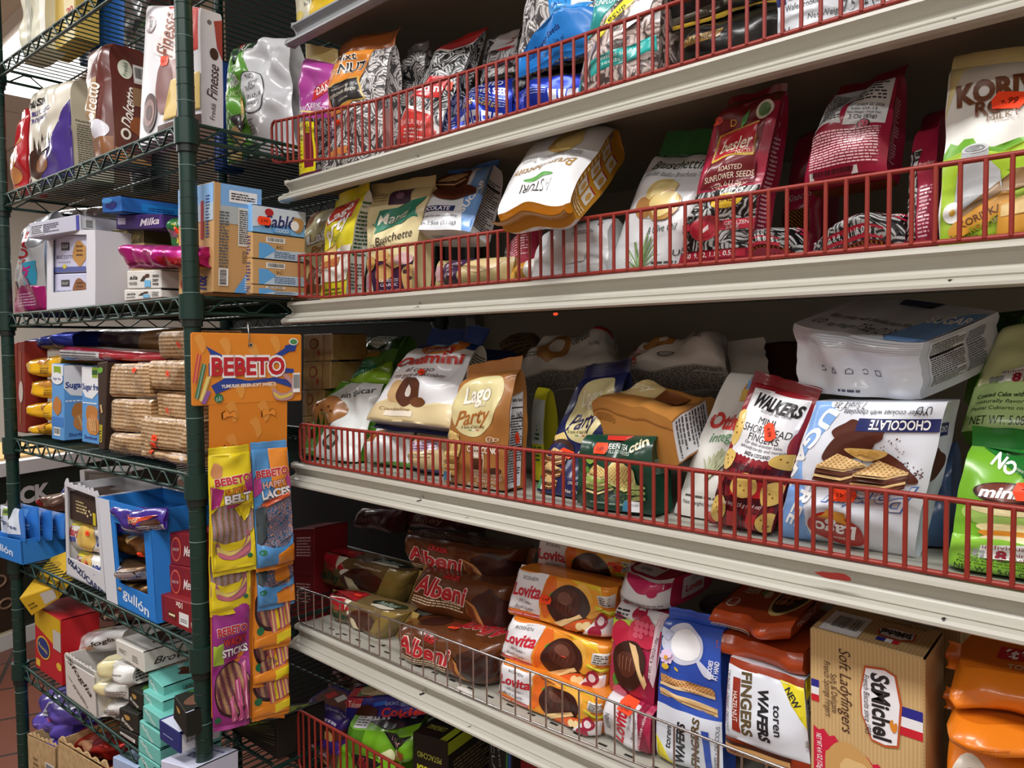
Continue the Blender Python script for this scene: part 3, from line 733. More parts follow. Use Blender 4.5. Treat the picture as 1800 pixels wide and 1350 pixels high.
# ================================================================ things on the gondola
S1, S2, S3, S4, S5 = SZ[1], SZ[2], SZ[3], SZ[4], SZ[5]
def wafer(x, y, w, h, rot=0, dark='#5b3122', lt='#e0bd84', top='@wafer', n=4):
    o = []; r = math.radians(rot)
    for i in range(n):
        o.append(G([(x - w / 2, y - h / 2 + h * .45 + i * h * .14), (x + w * .12, y - h / 2 + h * .5 + i * h * .14), (x + w / 2, y - h / 2 + h * .3 + i * h * .14), (x + w / 2, y - h / 2 + h * .38 + i * h * .14), (x + w * .12, y - h / 2 + h * .58 + i * h * .14), (x - w / 2, y - h / 2 + h * .53 + i * h * .14)], lt if i % 2 == 0 else dark))
    o.insert(0, G([(x - w / 2, y - h * .05), (x + w * .12, y), (x + w / 2, y - h * .2), (x + w / 2, y + h * .3), (x + w * .12, y + h * .5), (x - w / 2, y + h * .45)], dark))
    o.append(G([(x - w / 2, y - h * .05), (x - w * .1, y - h * .5), (x + w / 2, y - h * .2), (x + w * .12, y)], top))
    return o
def blob(x, y, rx, ry, c, seed=1, n=12, k=.25):
    g = random.Random(seed)
    return G([(x + rx * math.cos(a) * (1 + k * (g.random() - .5)), y + ry * math.sin(a) * (1 + k * (g.random() - .5))) for a in np.linspace(0, 6.283, n + 1)[:-1]], c, 1)
def dust(x, y, rx, ry, c, n=60, seed=2, r=.006):
    g = random.Random(seed)
    o = []
    for i in range(n):
        a = g.random() * 6.283; d = g.random() ** .5
        o.append(('F1', x + rx * d * math.cos(a), y + ry * d * math.sin(a)))
    return [R(q[1], q[2], q[1] + r * (.5 + g.random()), q[2] + r * (.5 + g.random()), c) for q in o]
def nutri(c='#1c1c1e', x0=.12, y0=.06, x1=.9, y1=.95, bg='#e9e9ea', n=26):
    return [R(x0, y0, x1, y1, bg), R(x0 + .04, y0 + .1, x1 - .04, y0 + .115, c), R(x0 + .04, y0 + .22, x1 - .04, y0 + .235, c), FP(x0 + .05, y0 + .02, x1 - .05, y1 - .02, n, c)]
def inv(art):
    o = []
    for q in flat(art):
        q = list(q)
        if q[0] == 'R': q[1], q[2], q[3], q[4] = 1 - q[3], 1 - q[4], 1 - q[1], 1 - q[2]
        elif q[0] == 'E': q[1], q[2] = 1 - q[1], 1 - q[2]
        elif q[0] == 'G': q[1] = [(1 - x, 1 - y) for x, y in q[1]]
        o.append(tuple(q))
    return o
def swirl(x, y, r, c1, c2): return [E(x, y, r, r * 1.1, c1), E(x, y, r * .7, r * .77, c2), E(x, y, r * .4, r * .44, c1)]

def sh(k, art):
    o = []
    for q in flat(art):
        q = list(q); f = lambda y: k + (1 - k) * y
        if q[0] in 'RFB': q[2], q[4] = f(q[2]), f(q[4])
        elif q[0] == 'E': q[2] = f(q[2]); q[4] *= 1 - k
        elif q[0] == 'G': q[1] = [(x, f(y)) for x, y in q[1]]
        elif q[0] == 'T': q[3] = f(q[3]); q[4] *= 1 - k
        elif q[0] == 'P': q[2] = f(q[2])
        o.append(tuple(q))
    return o
def shx(k, art):
    o = []
    f = lambda x: 1 if x >= .98 else x * k
    for q in flat(art):
        q = list(q)
        if q[0] in 'RFB': q[1], q[3] = f(q[1]), f(q[3])
        elif q[0] == 'E': q[1] *= k; q[3] *= k
        elif q[0] == 'G': q[1] = [(f(x), y) for x, y in q[1]]
        elif q[0] == 'T':
            q[2] *= k
            if q[6]: q[6] *= k
        elif q[0] == 'P': q[1] *= k
        o.append(tuple(q))
    return o
def shy(k, art):
    o = []
    for q in flat(art):
        q = list(q)
        if q[0] in 'RFB': q[2], q[4] = q[2] * k, q[4] * k
        elif q[0] == 'E': q[2] *= k; q[4] *= k
        elif q[0] == 'G': q[1] = [(x, y * k if y < .99 else y) for x, y in q[1]]
        elif q[0] == 'T':
            q[3] *= k
            if abs(abs(q[7]) - 90) < 45 and q[6]: q[6] *= k
        elif q[0] == 'P': q[2] *= k
        o.append(tuple(q))
    return o
# ---------------- top shelf with the seed bags
pk('seed_bag', 'narrow magenta seed bag with gold top and a yellow tag at its foot', 'seed bag', [(519, 97), (576, 108), (577, 300), (521, 311)], Y=.765, rest=S1, th=.045, base='#a33c8f', group=None,
   seals=[('t', '#d6c27c', .026)], art=[R(0, .5, 1, 1, '@seedg'), R(0, .44, 1, .455, '#d9c37a'), G([(.42, .25), (.95, .12), (1, .22), (.5, .36)], '#b3262c'), T('DAN', .72, .235, .07, '#fff', .4, -16), T('KERNE', .62, .385, .038, '#fff', .5), T('SEMENCES DE TOURNESOL', .52, .42, .032, '#fff', .96), T('SEEDS', .2, .455, .03, '#fff', .34),
        R(0, .53, .62, .94, '#f2e224'), T('dan neU', .3, .565, .04, '#191919', .5, -3), R(.3, .62, .56, .9, '#7c2038'), FP(.05, .62, .25, .9, 9, '#8a7a10'), R(0, .94, .8, 1, '#5a2440')])
pk('seed_bag', 'big clear sunflower seed bag with orange label and folded brown top', 'seed bag', [(574, 93), (672, 71), (668, 285), (558, 302)], Y=.765, rest=S1, th=.05, base='@seedw', side='@seedw', bulge=.1, wr=1.2,
   seals=[('t', '#8c4c1e', .035, -.35)], art=[R(.08, -.0, .66, .46, '#d5852e'), E(.3, .46, .33, .07, '#d5852e'), TO('Mixt', .3, .05, .06, '#2a1a10', '#f0e8dc', .3, -3), TO('NUT', .42, .14, .085, '#17151a', '#f3efe8', .32, -3, b=.04), FP(.12, .14, .24, .2, 3, '#f4e2c8'), G([(.14, .29), (.62, .25), (.78, .46), (.2, .5)], '#c9ab62'), G([(.155, .3), (.61, .26), (.76, .45), (.215, .49)], '#232022'), T('ROASTED SALTED', .4, .33, .016, '#d8d2c4', .3, -4), T('SUNFLOWER SEEDS', .42, .375, .026, '#eee6d4', .46, -4), T('CURCUMA', .48, .43, .018, '#cfc6b2', .2, -4), R(.2, .82, .55, .88, '#d88a4a'), PR(.34, .6, '2.79', 0, .7)],
   right=[R(.0, .55, .6, 1, '#caa7a4')])
pk('seed_bag', 'small grey striped seed bag with a pointed top behind the orange label bag', 'seed bag', [(701, 94), (737, 78), (738, 200), (700, 212)], Y=.81, rest=S1, th=.04, base='@seedg', seals=[('t', '#5c5856', .012)])
pk('seed_bag', 'black and white sunflower seed bag lying on its side with red ends', 'seed bag', [(764, 72), (836, 38), (752, 248), (680, 240)], Y=.768, lean=24, th=.045, base='@seedb', side='@seedb', kind='pillow', ed=.5, bulge=.1,
   seals=[('t', '#c02a2c', .012)], art=[G([(0, 0), (1, 0), (.98, .14), (.6, .2), (.1, .17), (0, .12)], '#e9e4e2', 0), G([(.02, 0), (1, 0), (.97, .12), (.6, .175), (.13, .15), (.02, .1)], '#c2373a'), G([(.28, .5), (.86, .44), (.82, .62), (.24, .66)], '#c42d30'), T('tadım', .55, .55, .06, '#fff', .5, -4, .04), G([(0, 1), (0, .8), (.3, .72), (.75, .74), (1, .86), (1, 1)], '#ece8e6', 0), G([(0, 1), (0, .83), (.3, .745), (.74, .765), (.97, .89), (.95, 1)], '#cf3a34'), T('ŞANLIURFA', .42, .84, .035, '#f1d0cc', .6), FP(.2, .88, .7, .96, 3, '#f1d0cc'), PR(.93, .53, '3.29', 80, .7)])
pk('seed_bag', 'grey seed bag with white label marked with a red Z behind the red ended bag', 'seed bag', [(852, 60), (905, 28), (900, 120), (838, 150)], Y=.87, lean=10, th=.05, base='@seedw', art=[R(.35, .0, 1, .5, '#e8e4e4'), T('Z', .78, .3, .2, '#c22b34', b=.05), E(.75, .52, .2, .03, '#c22b34')])
pk('seed_bag', 'dark blue roasted sunflower seed bag slumped behind the bin front', 'seed bag', [(798, 150), (884, 118), (882, 215), (764, 246)], Y=.77, lean=25, th=.05, base='#2136a6', fin='foil', kind='pillow', bulge=.1, seals=[('r', '#1d2f92', .012)],
   art=[T('ROASTED', .62, .16, .09, '#f0f2ff', .55, -3, .02, .2), T('SUNFLOWER SEED', .6, .3, .1, '#f0f2ff', .7, -3, .03, .2), FP(.3, .38, .92, .56, 4, '#aeb8ec', -2), T('Acre Salsa', .58, .52, .12, '#c9a24a', .5, -4, 0, .4), [R(.3 + i * .12, .66, .4 + i * .12, .82, '#e9ebf6') for i in range(5)], [R(.31 + i * .12, .74, .39 + i * .12, .8, '#2136a6') for i in range(5)], FP(.04, .7, .24, .95, 5, '#aeb8ec')])
pk('seed_bag', 'large clear seed bag with bright blue base drooping over the bin front', 'seed bag', [(912, -60), (1028, -90), (1036, 56), (884, 118)], Y=.772, lean=12, th=.07, base='@seedw', side='#2a8fdc', kind='pillow', ed=.7, bulge=.25, wr=1.4,
   art=[G([(.55, 0), (1, 0), (1, .5), (.9, .62), (.55, .66)], '#2f93e0'), G([(.78, .3), (1, .2), (1, .52), (.8, .6)], '#e6ecef'), FP(.82, .3, .98, .54, 7, '#2a3a44'), T('SALT', .68, .57, .045, '#2a5da8', .2, -14), G([(0, .86), (.3, .74), (.62, .66), (.9, .6), (1, .6), (1, 1), (0, 1)], '#1e7fd4', 0), T('Sunflower Seeds', .4, .82, .055, '#0d2a6e', .5, -12, .02), T('بزر دوار الشمس', .46, .9, .05, '#0d2a6e', .42, -12)])
pk('seed_bag', 'blue sunflower seed bag under the drooping clear one with a black band', 'seed bag', [(886, 130), (1030, 86), (1004, 172), (884, 208)], Y=.79, lean=20, rest=None, th=.05, base='#2036ac', fin='foil', kind='pillow', bulge=.1,
   art=[G([(0, .12), (.3, .0), (1, 0), (1, .28), (.4, .42), (0, .56)], '#121214'), G([(0, .2), (.4, .06), (1, .02), (1, .06), (.4, .14), (0, .3)], '#4e4a46'), [R(.62 + i * .1, .62, .7 + i * .1, .8, '#e6e8f4') for i in range(4)], FP(.2, .6, .6, .72, 3, '#98a6e4')])
pk('seed_bag', 'pinkish seed bag with teal band and a yellow corner sticker', 'seed bag', [(1046, -60), (1160, -80), (1148, 124), (1008, 166)], Y=.772, rest=S1, th=.06, base='@seedp', side='@seedp', bulge=.15,
   art=[G([(0, 0), (.6, 0), (.2, .44), (0, .5)], '#2a9a98'), T('SUNFLOWER', .26, .25, .05, '#eaf6f4', .36, -8, .03), G([(.16, .5), (.56, .2), (.62, .29), (.22, .56)], '#eee23a'), T('Keçup', .4, .38, .05, '#2a2a10', .32, -40), G([(.64, .3), (.92, .22), (.9, .42), (.56, .54)], '#eceaec'), G([(.2, .7), (.98, .6), (.99, .72), (.24, .82)], '#27b3ac'), T('roasted sunflower', .6, .69, .035, '#e8fffc', .5, -8), T('seeds', .5, .745, .03, '#e8fffc', .2, -8), G([(0, .84), (.1, .8), (.06, .94), (0, .96)], '#2a9a98')])
pk('seed_bag', 'black strand patterned seed bag with a small gold strip', 'seed bag', [(1170, 46), (1352, -4), (1362, 76), (1160, 132)], Y=.772, rest=S1, th=.07, base='@strand', side='@strand', kind='pillow', bulge=.2, art=[G([(.18, .45), (.58, .3), (.56, .46), (.18, .62)], '#b08d50'), T('PISTACHIO', .37, .46, .09, '#4a3718', .26, -6), FP(.3, .72, .7, .84, 3, '#2a2a2c')])
pk('seed_bag', 'black seed bag with gold rimmed base lying on top of the strand patterned one', 'seed bag', [(1158, -70), (1345, -110), (1352, -8), (1160, 42)], Y=.778, th=.06, base='@strand', side='@strand', kind='pillow', art=[G([(0, .82), (1, .84), (1, .93), (0, .94)], '#5a5448'), G([(0, .94), (1, .93), (1, .97), (0, 1)], '#b8962f')])
pk('wafer_bag', 'white wafer cookie bag marked 7.5 oz in the topmost bin', 'wafer bag', [(1360, -110), (1600, -190), (1600, 6), (1358, 76)], Y=.768, rest=S1, th=.06, base='#dfe3ea', bulge=.1,
   art=[T('CHOCOLATE', .34, .5, .14, '#1f2a66', .5, 0, .05), R(0, .44, .08, .6, '#1f2a66'), T('Wafer cookies with chocolate cream filling', .5, .64, .06, '#33343c', .86), T('Net Weight', .4, .78, .06, '#33343c', .26), T('7.5 oz (213 g)', .74, .76, .12, '#33343c', .44), T('U', .1, .86, .07, '#33343c'), G([(.86, .62), (1, .6), (1, .9), (.9, .9)], '#6f9fe0')])
pk('wafer_bag', 'pale blue wafer bag at the far edge of the topmost bin', 'wafer bag', [(1612, -190), (1720, -220), (1720, -30), (1604, 2)], Y=.77, rest=S1, th=.06, base='#9cbfe8', art=[T('SUGAR', .4, .8, .12, '#fff', .7, -8, .05)])
# on the shelf above
pk('snack_bag', 'cream and yellow snack bag on the grey topmost shelf', 'snack bag', [(505, -90), (600, -120), (604, 15), (514, 42)], Y=.775, rest=SZ[0], th=.06, base='#e2dcc0', art=[G([(.3, 1), (.46, .72), (1, .5), (1, 1)], '#e3bd26'), G([(0, .5), (1, .2), (1, .5), (.46, .72)], '#efe36a'), T('NET WT', .4, .76, .06, '#2a2a20', .3), E(.1, .85, .09, .06, '#dcc45a')])
pk('snack_bag', 'yellow snack bag beside the cream one on the grey topmost shelf', 'snack bag', [(606, -120), (690, -150), (690, -25), (606, 14)], Y=.78, rest=SZ[0], th=.06, base='#e8cf2e')

# ---------------- second shelf
pk('wafer_bag', 'cream and brown wafer bag squeezed at the shelf end behind the yellow one', 'wafer bag', [(531, 372), (602, 352), (572, 528), (508, 530)], Y=.80, rest=S2, th=.05, base='#8a5b3a', art=[blob(.5, .3, .46, .3, '#d8cf9c', 3), TO('Lago', .5, .27, .1, '#fff', '#8a6a3a', .6, -14, .05), T('Party', .5, .4, .09, '#b1722c', .5, -14, .03, .4), G([(0, .62), (.35, .56), (.4, .74), (0, .8)], '@wafery'), T('NOCCIOLA', .7, .66, .03, '#fff', .4), E(.72, .76, .12, .06, '#e8d9c0'), E(.72, .77, .08, .04, '#4a2414'), FP(.5, .9, .95, .97, 3, '#efe0cc'), PR(.45, .82, '3.49', 90, .7)])
pk('wafer_bag', 'twisted lemon yellow wafer bag with its white side turned forward', 'wafer bag', [(566, 372), (628, 332), (600, 522), (555, 528)], Y=.768, rest=S2, th=.045, base='#e2d62e', yaw=-8, side='#e8ebe6', wr=1.6, waist=.08, seals=[('t', '#e8da2a', .022)],
   art=[G([(.3, .02), (.9, .05), (.8, .2), (.3, .22)], '#c23a2a'), T('Lago', .56, .12, .08, '#fff', .46, -20, .04), T('Party', .45, .27, .12, '#fff', .7, -24, .04, .4), T('Lemon', .4, .4, .06, '#7a8a2a', .5, -24), R(0, .48, 1, .82, '#eceadf'), G([(0, .46), (.5, .42), (.55, .6), (0, .66)], '@wafery'), G([(.1, .6), (.6, .56), (.6, .66), (.1, .7)], '#b3703a'), FP(.1, .88, .9, .96, 2, '#5a6a1a')],
   right=[FP(.1, .18, .9, .6, 12, '#3a6a4a'), R(.05, .1, .95, .12, '#3a6a4a'), FP(.1, .66, .9, .92, 8, '#6a6a6a'), T('Amount 140', .5, .14, .03, '#2a5a3a', .8)])
pk('chips_bag', 'cream bruschette chips bag with green ribbon logo standing up', 'chips bag', [(632, 338), (744, 322), (718, 520), (640, 526)], Y=.768, rest=S2, th=.05, base='#ddcf9f', fin='satin', seals=[('t', '#cdbd88', .016)], waist=.06, bulge=.15,
   art=[R(.36, -.0, .72, .14, '#41213f'), E(.54, .06, .06, .03, '#7a5a72'), FP(.1, .02, .32, .1, 3, '#a8945c'), G([(.08, .3), (.2, .32), (.24, .19), (.5, .17), (.76, .12), (.98, .1), (.9, .2), (.96, .29), (.8, .3), (.7, .34), (.45, .36), (.26, .42), (.26, .36)], '#2e7d63'), T('Maretti', .52, .255, .1, '#f4f0de', .5, -9, .01, .3), T('Bruschette', .62, .46, .085, '#33261a', .62, -8, -.0), T('CHIPS', .36, .54, .06, '#33261a', .34, -6), R(.62, .53, .95, .535, '#7a6a44'), R(.22, .66, .98, 1, '#3a1d44'), blob(.46, .63, .14, .055, '#d8b06c', 5), blob(.2, .7, .13, .07, '#d3a95f', 6), blob(.72, .7, .17, .06, '#dcb878', 7), blob(.86, .68, .14, .06, '#d9b4b4', 8), G([(.0, .8), (.2, .76), (.26, .98), (0, 1)], '#d9cdb0'), blob(.14, .88, .1, .07, '#c58fa6', 9), blob(.5, .8, .15, .08, '#d8b06c', 12), T('SLOW ROASTED', .6, .87, .03, '#f0e6f2', .4), T('GARLIC', .6, .91, .032, '#f0e6f2', .3), T('Net Wt. 5oz(142g)', .62, .965, .03, '#f0e6f2', .4), blob(1.0, .86, .14, .12, '#d2a96a', 11), [E(.92 + .05 * i, .8 + .06 * i, .03, .02, '#3a241a') for i in range(2)]])
pk('chips_bag', 'cream chips bag lying on its side with dark purple garlic label', 'chips bag', [(742, 455), (878, 448), (874, 502), (738, 512)], Y=.775, th=.07, base='#c9b684', fin='satin', kind='pillow', bulge=.2, art=[R(.22, 0, .58, 1, '#3a1d44'), T('SLOW ROASTED', .4, .22, .11, '#efe6f0', .28), T('GARLIC', .4, .38, .11, '#efe6f0', .2), T('Net Wt. 5oz(142g)', .4, .56, .1, '#efe6f0', .3), BC(.26, .68, .56, .98), blob(.12, .4, .1, .3, '#c9a0ae', 2), blob(.76, .25, .16, .25, '#d9bf8c', 4)])
pk('wafer_bag', 'white chocolate wafer bag tipped back with its block base forward', 'wafer bag', [(762, 302), (852, 276), (818, 402), (706, 404)], Y=.772, lean=22, th=.06, base='#e6e9ef', wr=.8, tp=(.6, .05, 0, 0), seals=[('t', '#4a7fd0', .014, .2)],
   art=[G([(.86, 0), (1, 0), (1, 1), (.9, 1), (.8, .5)], '#76a6e4'), T('SUGAR', .91, .5, .08, '#fff', .5, -68, .05), blob(.44, .22, .34, .2, '#6a3420', 4), wafer(.46, .2, .5, .26), blob(.62, .44, .3, .12, '#5a2b1c', 6), R(.02, .66, .74, .74, '#25306a'), T('CHOCOLATE', .4, .7, .055, '#fff', .56, 0, .03), T('Wafer cookies with chocolate cream filling', .42, .8, .035, '#2a2c3a', .78), T('Net Weight', .24, .9, .04, '#2a2c3a', .24), T('7.5oz (213g)', .6, .9, .055, '#2a2c3a', .44)],
   right=[FP(.1, .2, .9, .9, 22, '#33343a'), R(.08, .28, .92, .3, '#22242a')], bottom=[FP(.35, .3, .55, .5, 2, '#8890a0')])
pk('seed_bag', 'maroon seed bag lying behind the bin front beside the purple chips label', 'seed bag', [(868, 420), (930, 385), (918, 470), (855, 500)], Y=.80, lean=15, th=.06, base='#a02842', kind='pillow', art=[G([(0, .1), (.4, 0), (.3, .7), (0, .9)], '@seedb'), FP(.45, .2, .9, .6, 8, '#e8b0bc')])
pk('chips_bag', 'mustard chips bag low in the bin under the upside down toast bag', 'chips bag', [(868, 470), (960, 440), (955, 500), (866, 506)], Y=.79, th=.05, base='#c58a26', kind='pillow', art=[G([(.6, .1), (1, 0), (1, .7), (.7, .9)], '#e4e0d6'), blob(.3, .6, .2, .25, '#d9a648', 3)])
pk('toast_bag', 'white and mustard toast bag lying upside down on the pile', 'toast bag', [(992, 326), (864, 350), (928, 246), (1082, 208)], Y=.80, n3=(.12, -.62, .77), th=.065, base='#e6e6e8', side='#c38a22', wr=.8, tp=(.5, .3, 0, 0), bulge=.1, seals=[('t', '#b8801e', .024, .5)],
   art=[blob(.4, .72, .2, .16, '#caa05c', 3), blob(.34, .7, .16, .13, '#e0c47c', 5), T('Bruschettini', .52, .36, .13, '#b08a4a', .8, 0, 0, .1), T('Italian Bruschetta Toasts', .5, .53, .07, '#8f8a80', .72), T('ASTURI', .5, .14, .1, '#3a3836', .4), E(.5, .23, .2, .02, '#5a9a4a')],
   left=[[q for i in range(3) for j in range(2) for q in (R(.14 + .36 * j, .2 + .24 * i, .42 + .36 * j, .38 + .24 * i, '#e8e4da'), blob(.26 + .36 * j, .29 + .24 * i, .07, .05, '#d2a457', 3), R(.14 + .36 * j, .36 + .24 * i, .42 + .36 * j, .38 + .24 * i, '#b23a3a'))], FP(.82, .1, .96, .9, 12, '#f0dcae'), T('braco', .9, .85, .1, '#2b3f8a', .12, 0, .05), FP(.1, .05, .9, .16, 3, '#f0dcae')])
pk('toast_bag', 'white toast bag lying low behind the bin front showing its barcode', 'toast bag', [(940, 402), (1062, 380), (1060, 486), (925, 494)], Y=.772, rest=S2, lean=8, th=.06, base='#dcdde0', wr=1.5, art=[BC(.5, .38, .78, .72), R(.02, .8, .98, .805, '#c8c9cc'), T('U', .93, .12, .06, '#2a2a2a'), FP(.6, .2, .9, .26, 2, '#77777c')])
pk('toast_bag', 'white rosemary toast bag standing with a dark green top', 'toast bag', [(1132, 262), (1268, 258), (1200, 468), (1062, 474)], Y=.79, rest=S2, lean=8, th=.07, base='#e4e5e8', side='#3d7a3a', wr=1.3, bulge=.15, seals=[('t', '#2c6a34', .03)],
   art=[R(0, -.01, 1, .02, '#2c6a34'), T('BAKED', .14, .0, .03, '#c8dcc4', .2), T('Bruschettini®', .52, .1, .085, '#3d4f3c', .86, 0, 0, .1), T('Rock Salt Italian Bruschetta Toasts', .5, .19, .045, '#8a8f8a', .82), E(.5, .5, .3, .05, '#d0d0d2'), blob(.3, .46, .12, .08, '#b9854a', 2), blob(.48, .34, .18, .1, '#d9c07c', 3), blob(.5, .34, .15, .08, '#ecd998', 4), blob(.58, .46, .2, .12, '#b98a48', 5), blob(.58, .45, .17, .1, '#e2cb86', 6), T('& Olive Oil', .62, .64, .06, '#4a5a4a', .42, 0, 0, .1), [G([(.42, .96), (.42 + dx, .72 + dy), (.45 + dx, .72 + dy), (.46, .96)], '#7f9a62') for dx, dy in ((-.22, .06), (-.16, 0), (-.08, -.03), (0, -.05), (.08, -.02), (.16, .03), (.22, .1), (-.2, .14), (.2, .18))], T('U', .86, .84, .05, '#222', .07), FP(.62, .9, .9, .94, 1, '#555')],
   right=[FP(.15, .3, .9, .8, 12, '#c9dcc4')])
def maroon(quad, label, Y, art=None, **k):
    a = art or [R(0, .55, 1, 1, '@seedb'), G([(.1, 0), (.9, 0), (.8, .5), (.2, .5)], '#6d1a20'), R(0, .9, 1, .955, '@goldcrimp')]
    return pk('seed_bag', label, 'seed bag', quad, Y=Y, base='#9c1f3c', side='#9a2140', art=a, **k)
maroon([(1257, 182), (1364, 150), (1322, 386), (1204, 392)], 'maroon sunflower seed bag standing with its logo forward', .768, rest=S2, lean=0, th=.055, bulge=.12, wr=1.3, seals=[('t', '#7a1620', .008), ('b', '@goldcrimp', .008)],
       art=[R(0, -.01, 1, .06, '#5a2a16'), G([(.12, .03), (.92, .03), (.85, .3), (.9, .52), (.12, .52), (.2, .3)], '#6a1720'), E(.82, .1, .13, .055, '#d9dcca'), E(.82, .1, .09, .038, '#5e8a54'), E(.14, .12, .1, .025, '#c23a22'), G([(.2, .2), (.78, .16), (.82, .36), (.22, .37)], '#c9a23c'), G([(.22, .205), (.77, .17), (.8, .34), (.24, .352)], '#b0202e'), T('besler', .52, .27, .085, '#f6e6d0', .46, -4, .03), T('NUTS', .66, .33, .025, '#f0d8b0', .16), G([(.5, .12), (.6, .08), (.58, .15), (.5, .18)], '#3f8a3a'), T('D', .38, .14, .04, '#d8b050'), T('ROASTED', .55, .42, .03, '#f2e2cc', .3, -2), T('SUNFLOWER SEEDS', .52, .465, .036, '#f2e2cc', .66, -2), T('بذر عباد الشمس', .56, .51, .03, '#f2e2cc', .5),
            R(0, .54, 1, .9, '@seedb'), T('Snacks', .66, .56, .06, '#f4f0ea', .36, -8, .02, .3), E(.64, .62, .22, .045, '#d9b234'), T('LINE', .64, .612, .03, '#4a2a10', .2), E(.42, .77, .2, .075, '#c23444'), E(.42, .77, .15, .055, '#b42438'), G([(.38, .79), (.46, .75), (.48, .78), (.42, .8)], '#f2d8d8'), R(.02, .74, .22, .78, '#c83148'), R(.62, .73, 1, .79, '#c83148'), T('GESALZEN', .8, .75, .022, '#fff', .3), T('SALÉ', .76, .775, .02, '#fff', .16), R(.05, .9, .95, .95, '#b12238'), T('50  9, 12, 1.18, 0.55,', .5, .925, .03, '#fff', .7)],
       right=[FP(.3, .25, .75, .9, 26, '#e0b0bc'), T('besler', .5, .12, .05, '#e8c0c8', .7, 90)])
maroon([(1268, 416), (1408, 384), (1404, 446), (1258, 464)], 'maroon seed bag lying under the standing logo bag', .774, lean=30, th=.05, kind='pillow', bulge=.15, seals=[('b', '@goldcrimp', .01)], art=[R(0, .05, 1, .8, '@seedb'), G([(0, 0), (1, 0), (1, .12), (0, .16)], '#a3203c'), R(.25, .62, .8, .8, '#b12238'), T('50, 9, 12, 1.18, 0.55', .5, .7, .1, '#fff', .5), R(0, .82, 1, 1, '@goldcrimp')])
maroon([(1418, 402), (1588, 352), (1576, 434), (1413, 450)], 'maroon seed bag lying under the bag that shows its nutrition panel', .774, lean=30, th=.05, kind='pillow', bulge=.15, seals=[('b', '@goldcrimp', .01)], art=[R(0, .1, 1, .8, '@seedb'), R(.7, .04, 1, .2, '#c83148'), T('GESALZEN', .85, .1, .08, '#fff', .24), E(.5, .16, .16, .14, '#c23444'), T('ROCK SALT', .5, .16, .08, '#f4dada', .24), R(.2, .58, .85, .78, '#b12238'), T('50, 8, 9, 12, 1.18, 0.55', .5, .67, .1, '#fff', .5), R(0, .82, 1, 1, '@goldcrimp')])
maroon([(1452, 150), (1572, 110), (1553, 292), (1404, 318)], 'maroon seed bag turned to show its white nutrition panel', .776, lean=12, th=.06, wr=1.2, tp=(.8, .2, 0, 0), seals=[('t', '#7a1a24', .016, -.2)],
       art=[G([(.1, .08), (.48, .02), (.46, .54), (.06, .56)], '#d9dde0'), FP(.1, .1, .44, .5, 16, '#3a3c40'), G([(.5, .02), (.96, .06), (.94, .56), (.48, .56)], '#e0e3e6'), FP(.54, .08, .9, .3, 6, '#3a3a3e'), T('SEPTEMBER 22, 2026', .7, .355, .034, '#26262a', .4), T('Lot: D3-12', .7, .4, .03, '#26262a', .28), T('New Weight / Poids Net', .7, .445, .024, '#3a3a3e', .36), T('3 Oz (85g)', .7, .49, .044, '#26262a', .3), E(.72, .57, .075, .05, '#26262a'), E(.72, .57, .06, .04, '#c6546a'), T('U', .72, .57, .05, '#26262a'), FP(.1, .6, .92, .93, 13, '#efc4cc'), [R(.08, .62 + i * .03, .94, .6215 + i * .03, '#d88a9a') for i in range(11)], BC(.1, .94, .7, 1.0)],
       right=[FP(.25, .2, .7, .85, 22, '#dba6b4')], bottom=[R(0, .5, 1, 1, '@goldcrimp')])
maroon([(1596, 220), (1640, 190), (1640, 400), (1588, 420)], 'maroon seed bag wedged upright next to the milky sweets bag', .80, rest=S2, th=.06, art=[R(.0, .2, .4, .9, '@seedb'), T('Besler', .7, .35, .04, '#e8c0c0', .5), FP(.5, .5, .9, .9, 14, '#dba6b4')])
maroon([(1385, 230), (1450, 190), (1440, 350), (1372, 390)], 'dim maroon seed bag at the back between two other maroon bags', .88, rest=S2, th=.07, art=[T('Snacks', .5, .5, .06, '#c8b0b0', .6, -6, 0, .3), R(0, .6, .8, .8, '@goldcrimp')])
maroon([(1610, 195), (1668, 180), (1660, 330), (1605, 350)], 'dim maroon seed bag at the back with a small green leaf mark', .9, rest=S2, th=.06, art=[G([(.4, .3), (.6, .2), (.6, .32), (.45, .4)], '#3f8a3a'), R(.3, .4, .8, .6, '#8a1a2a')])
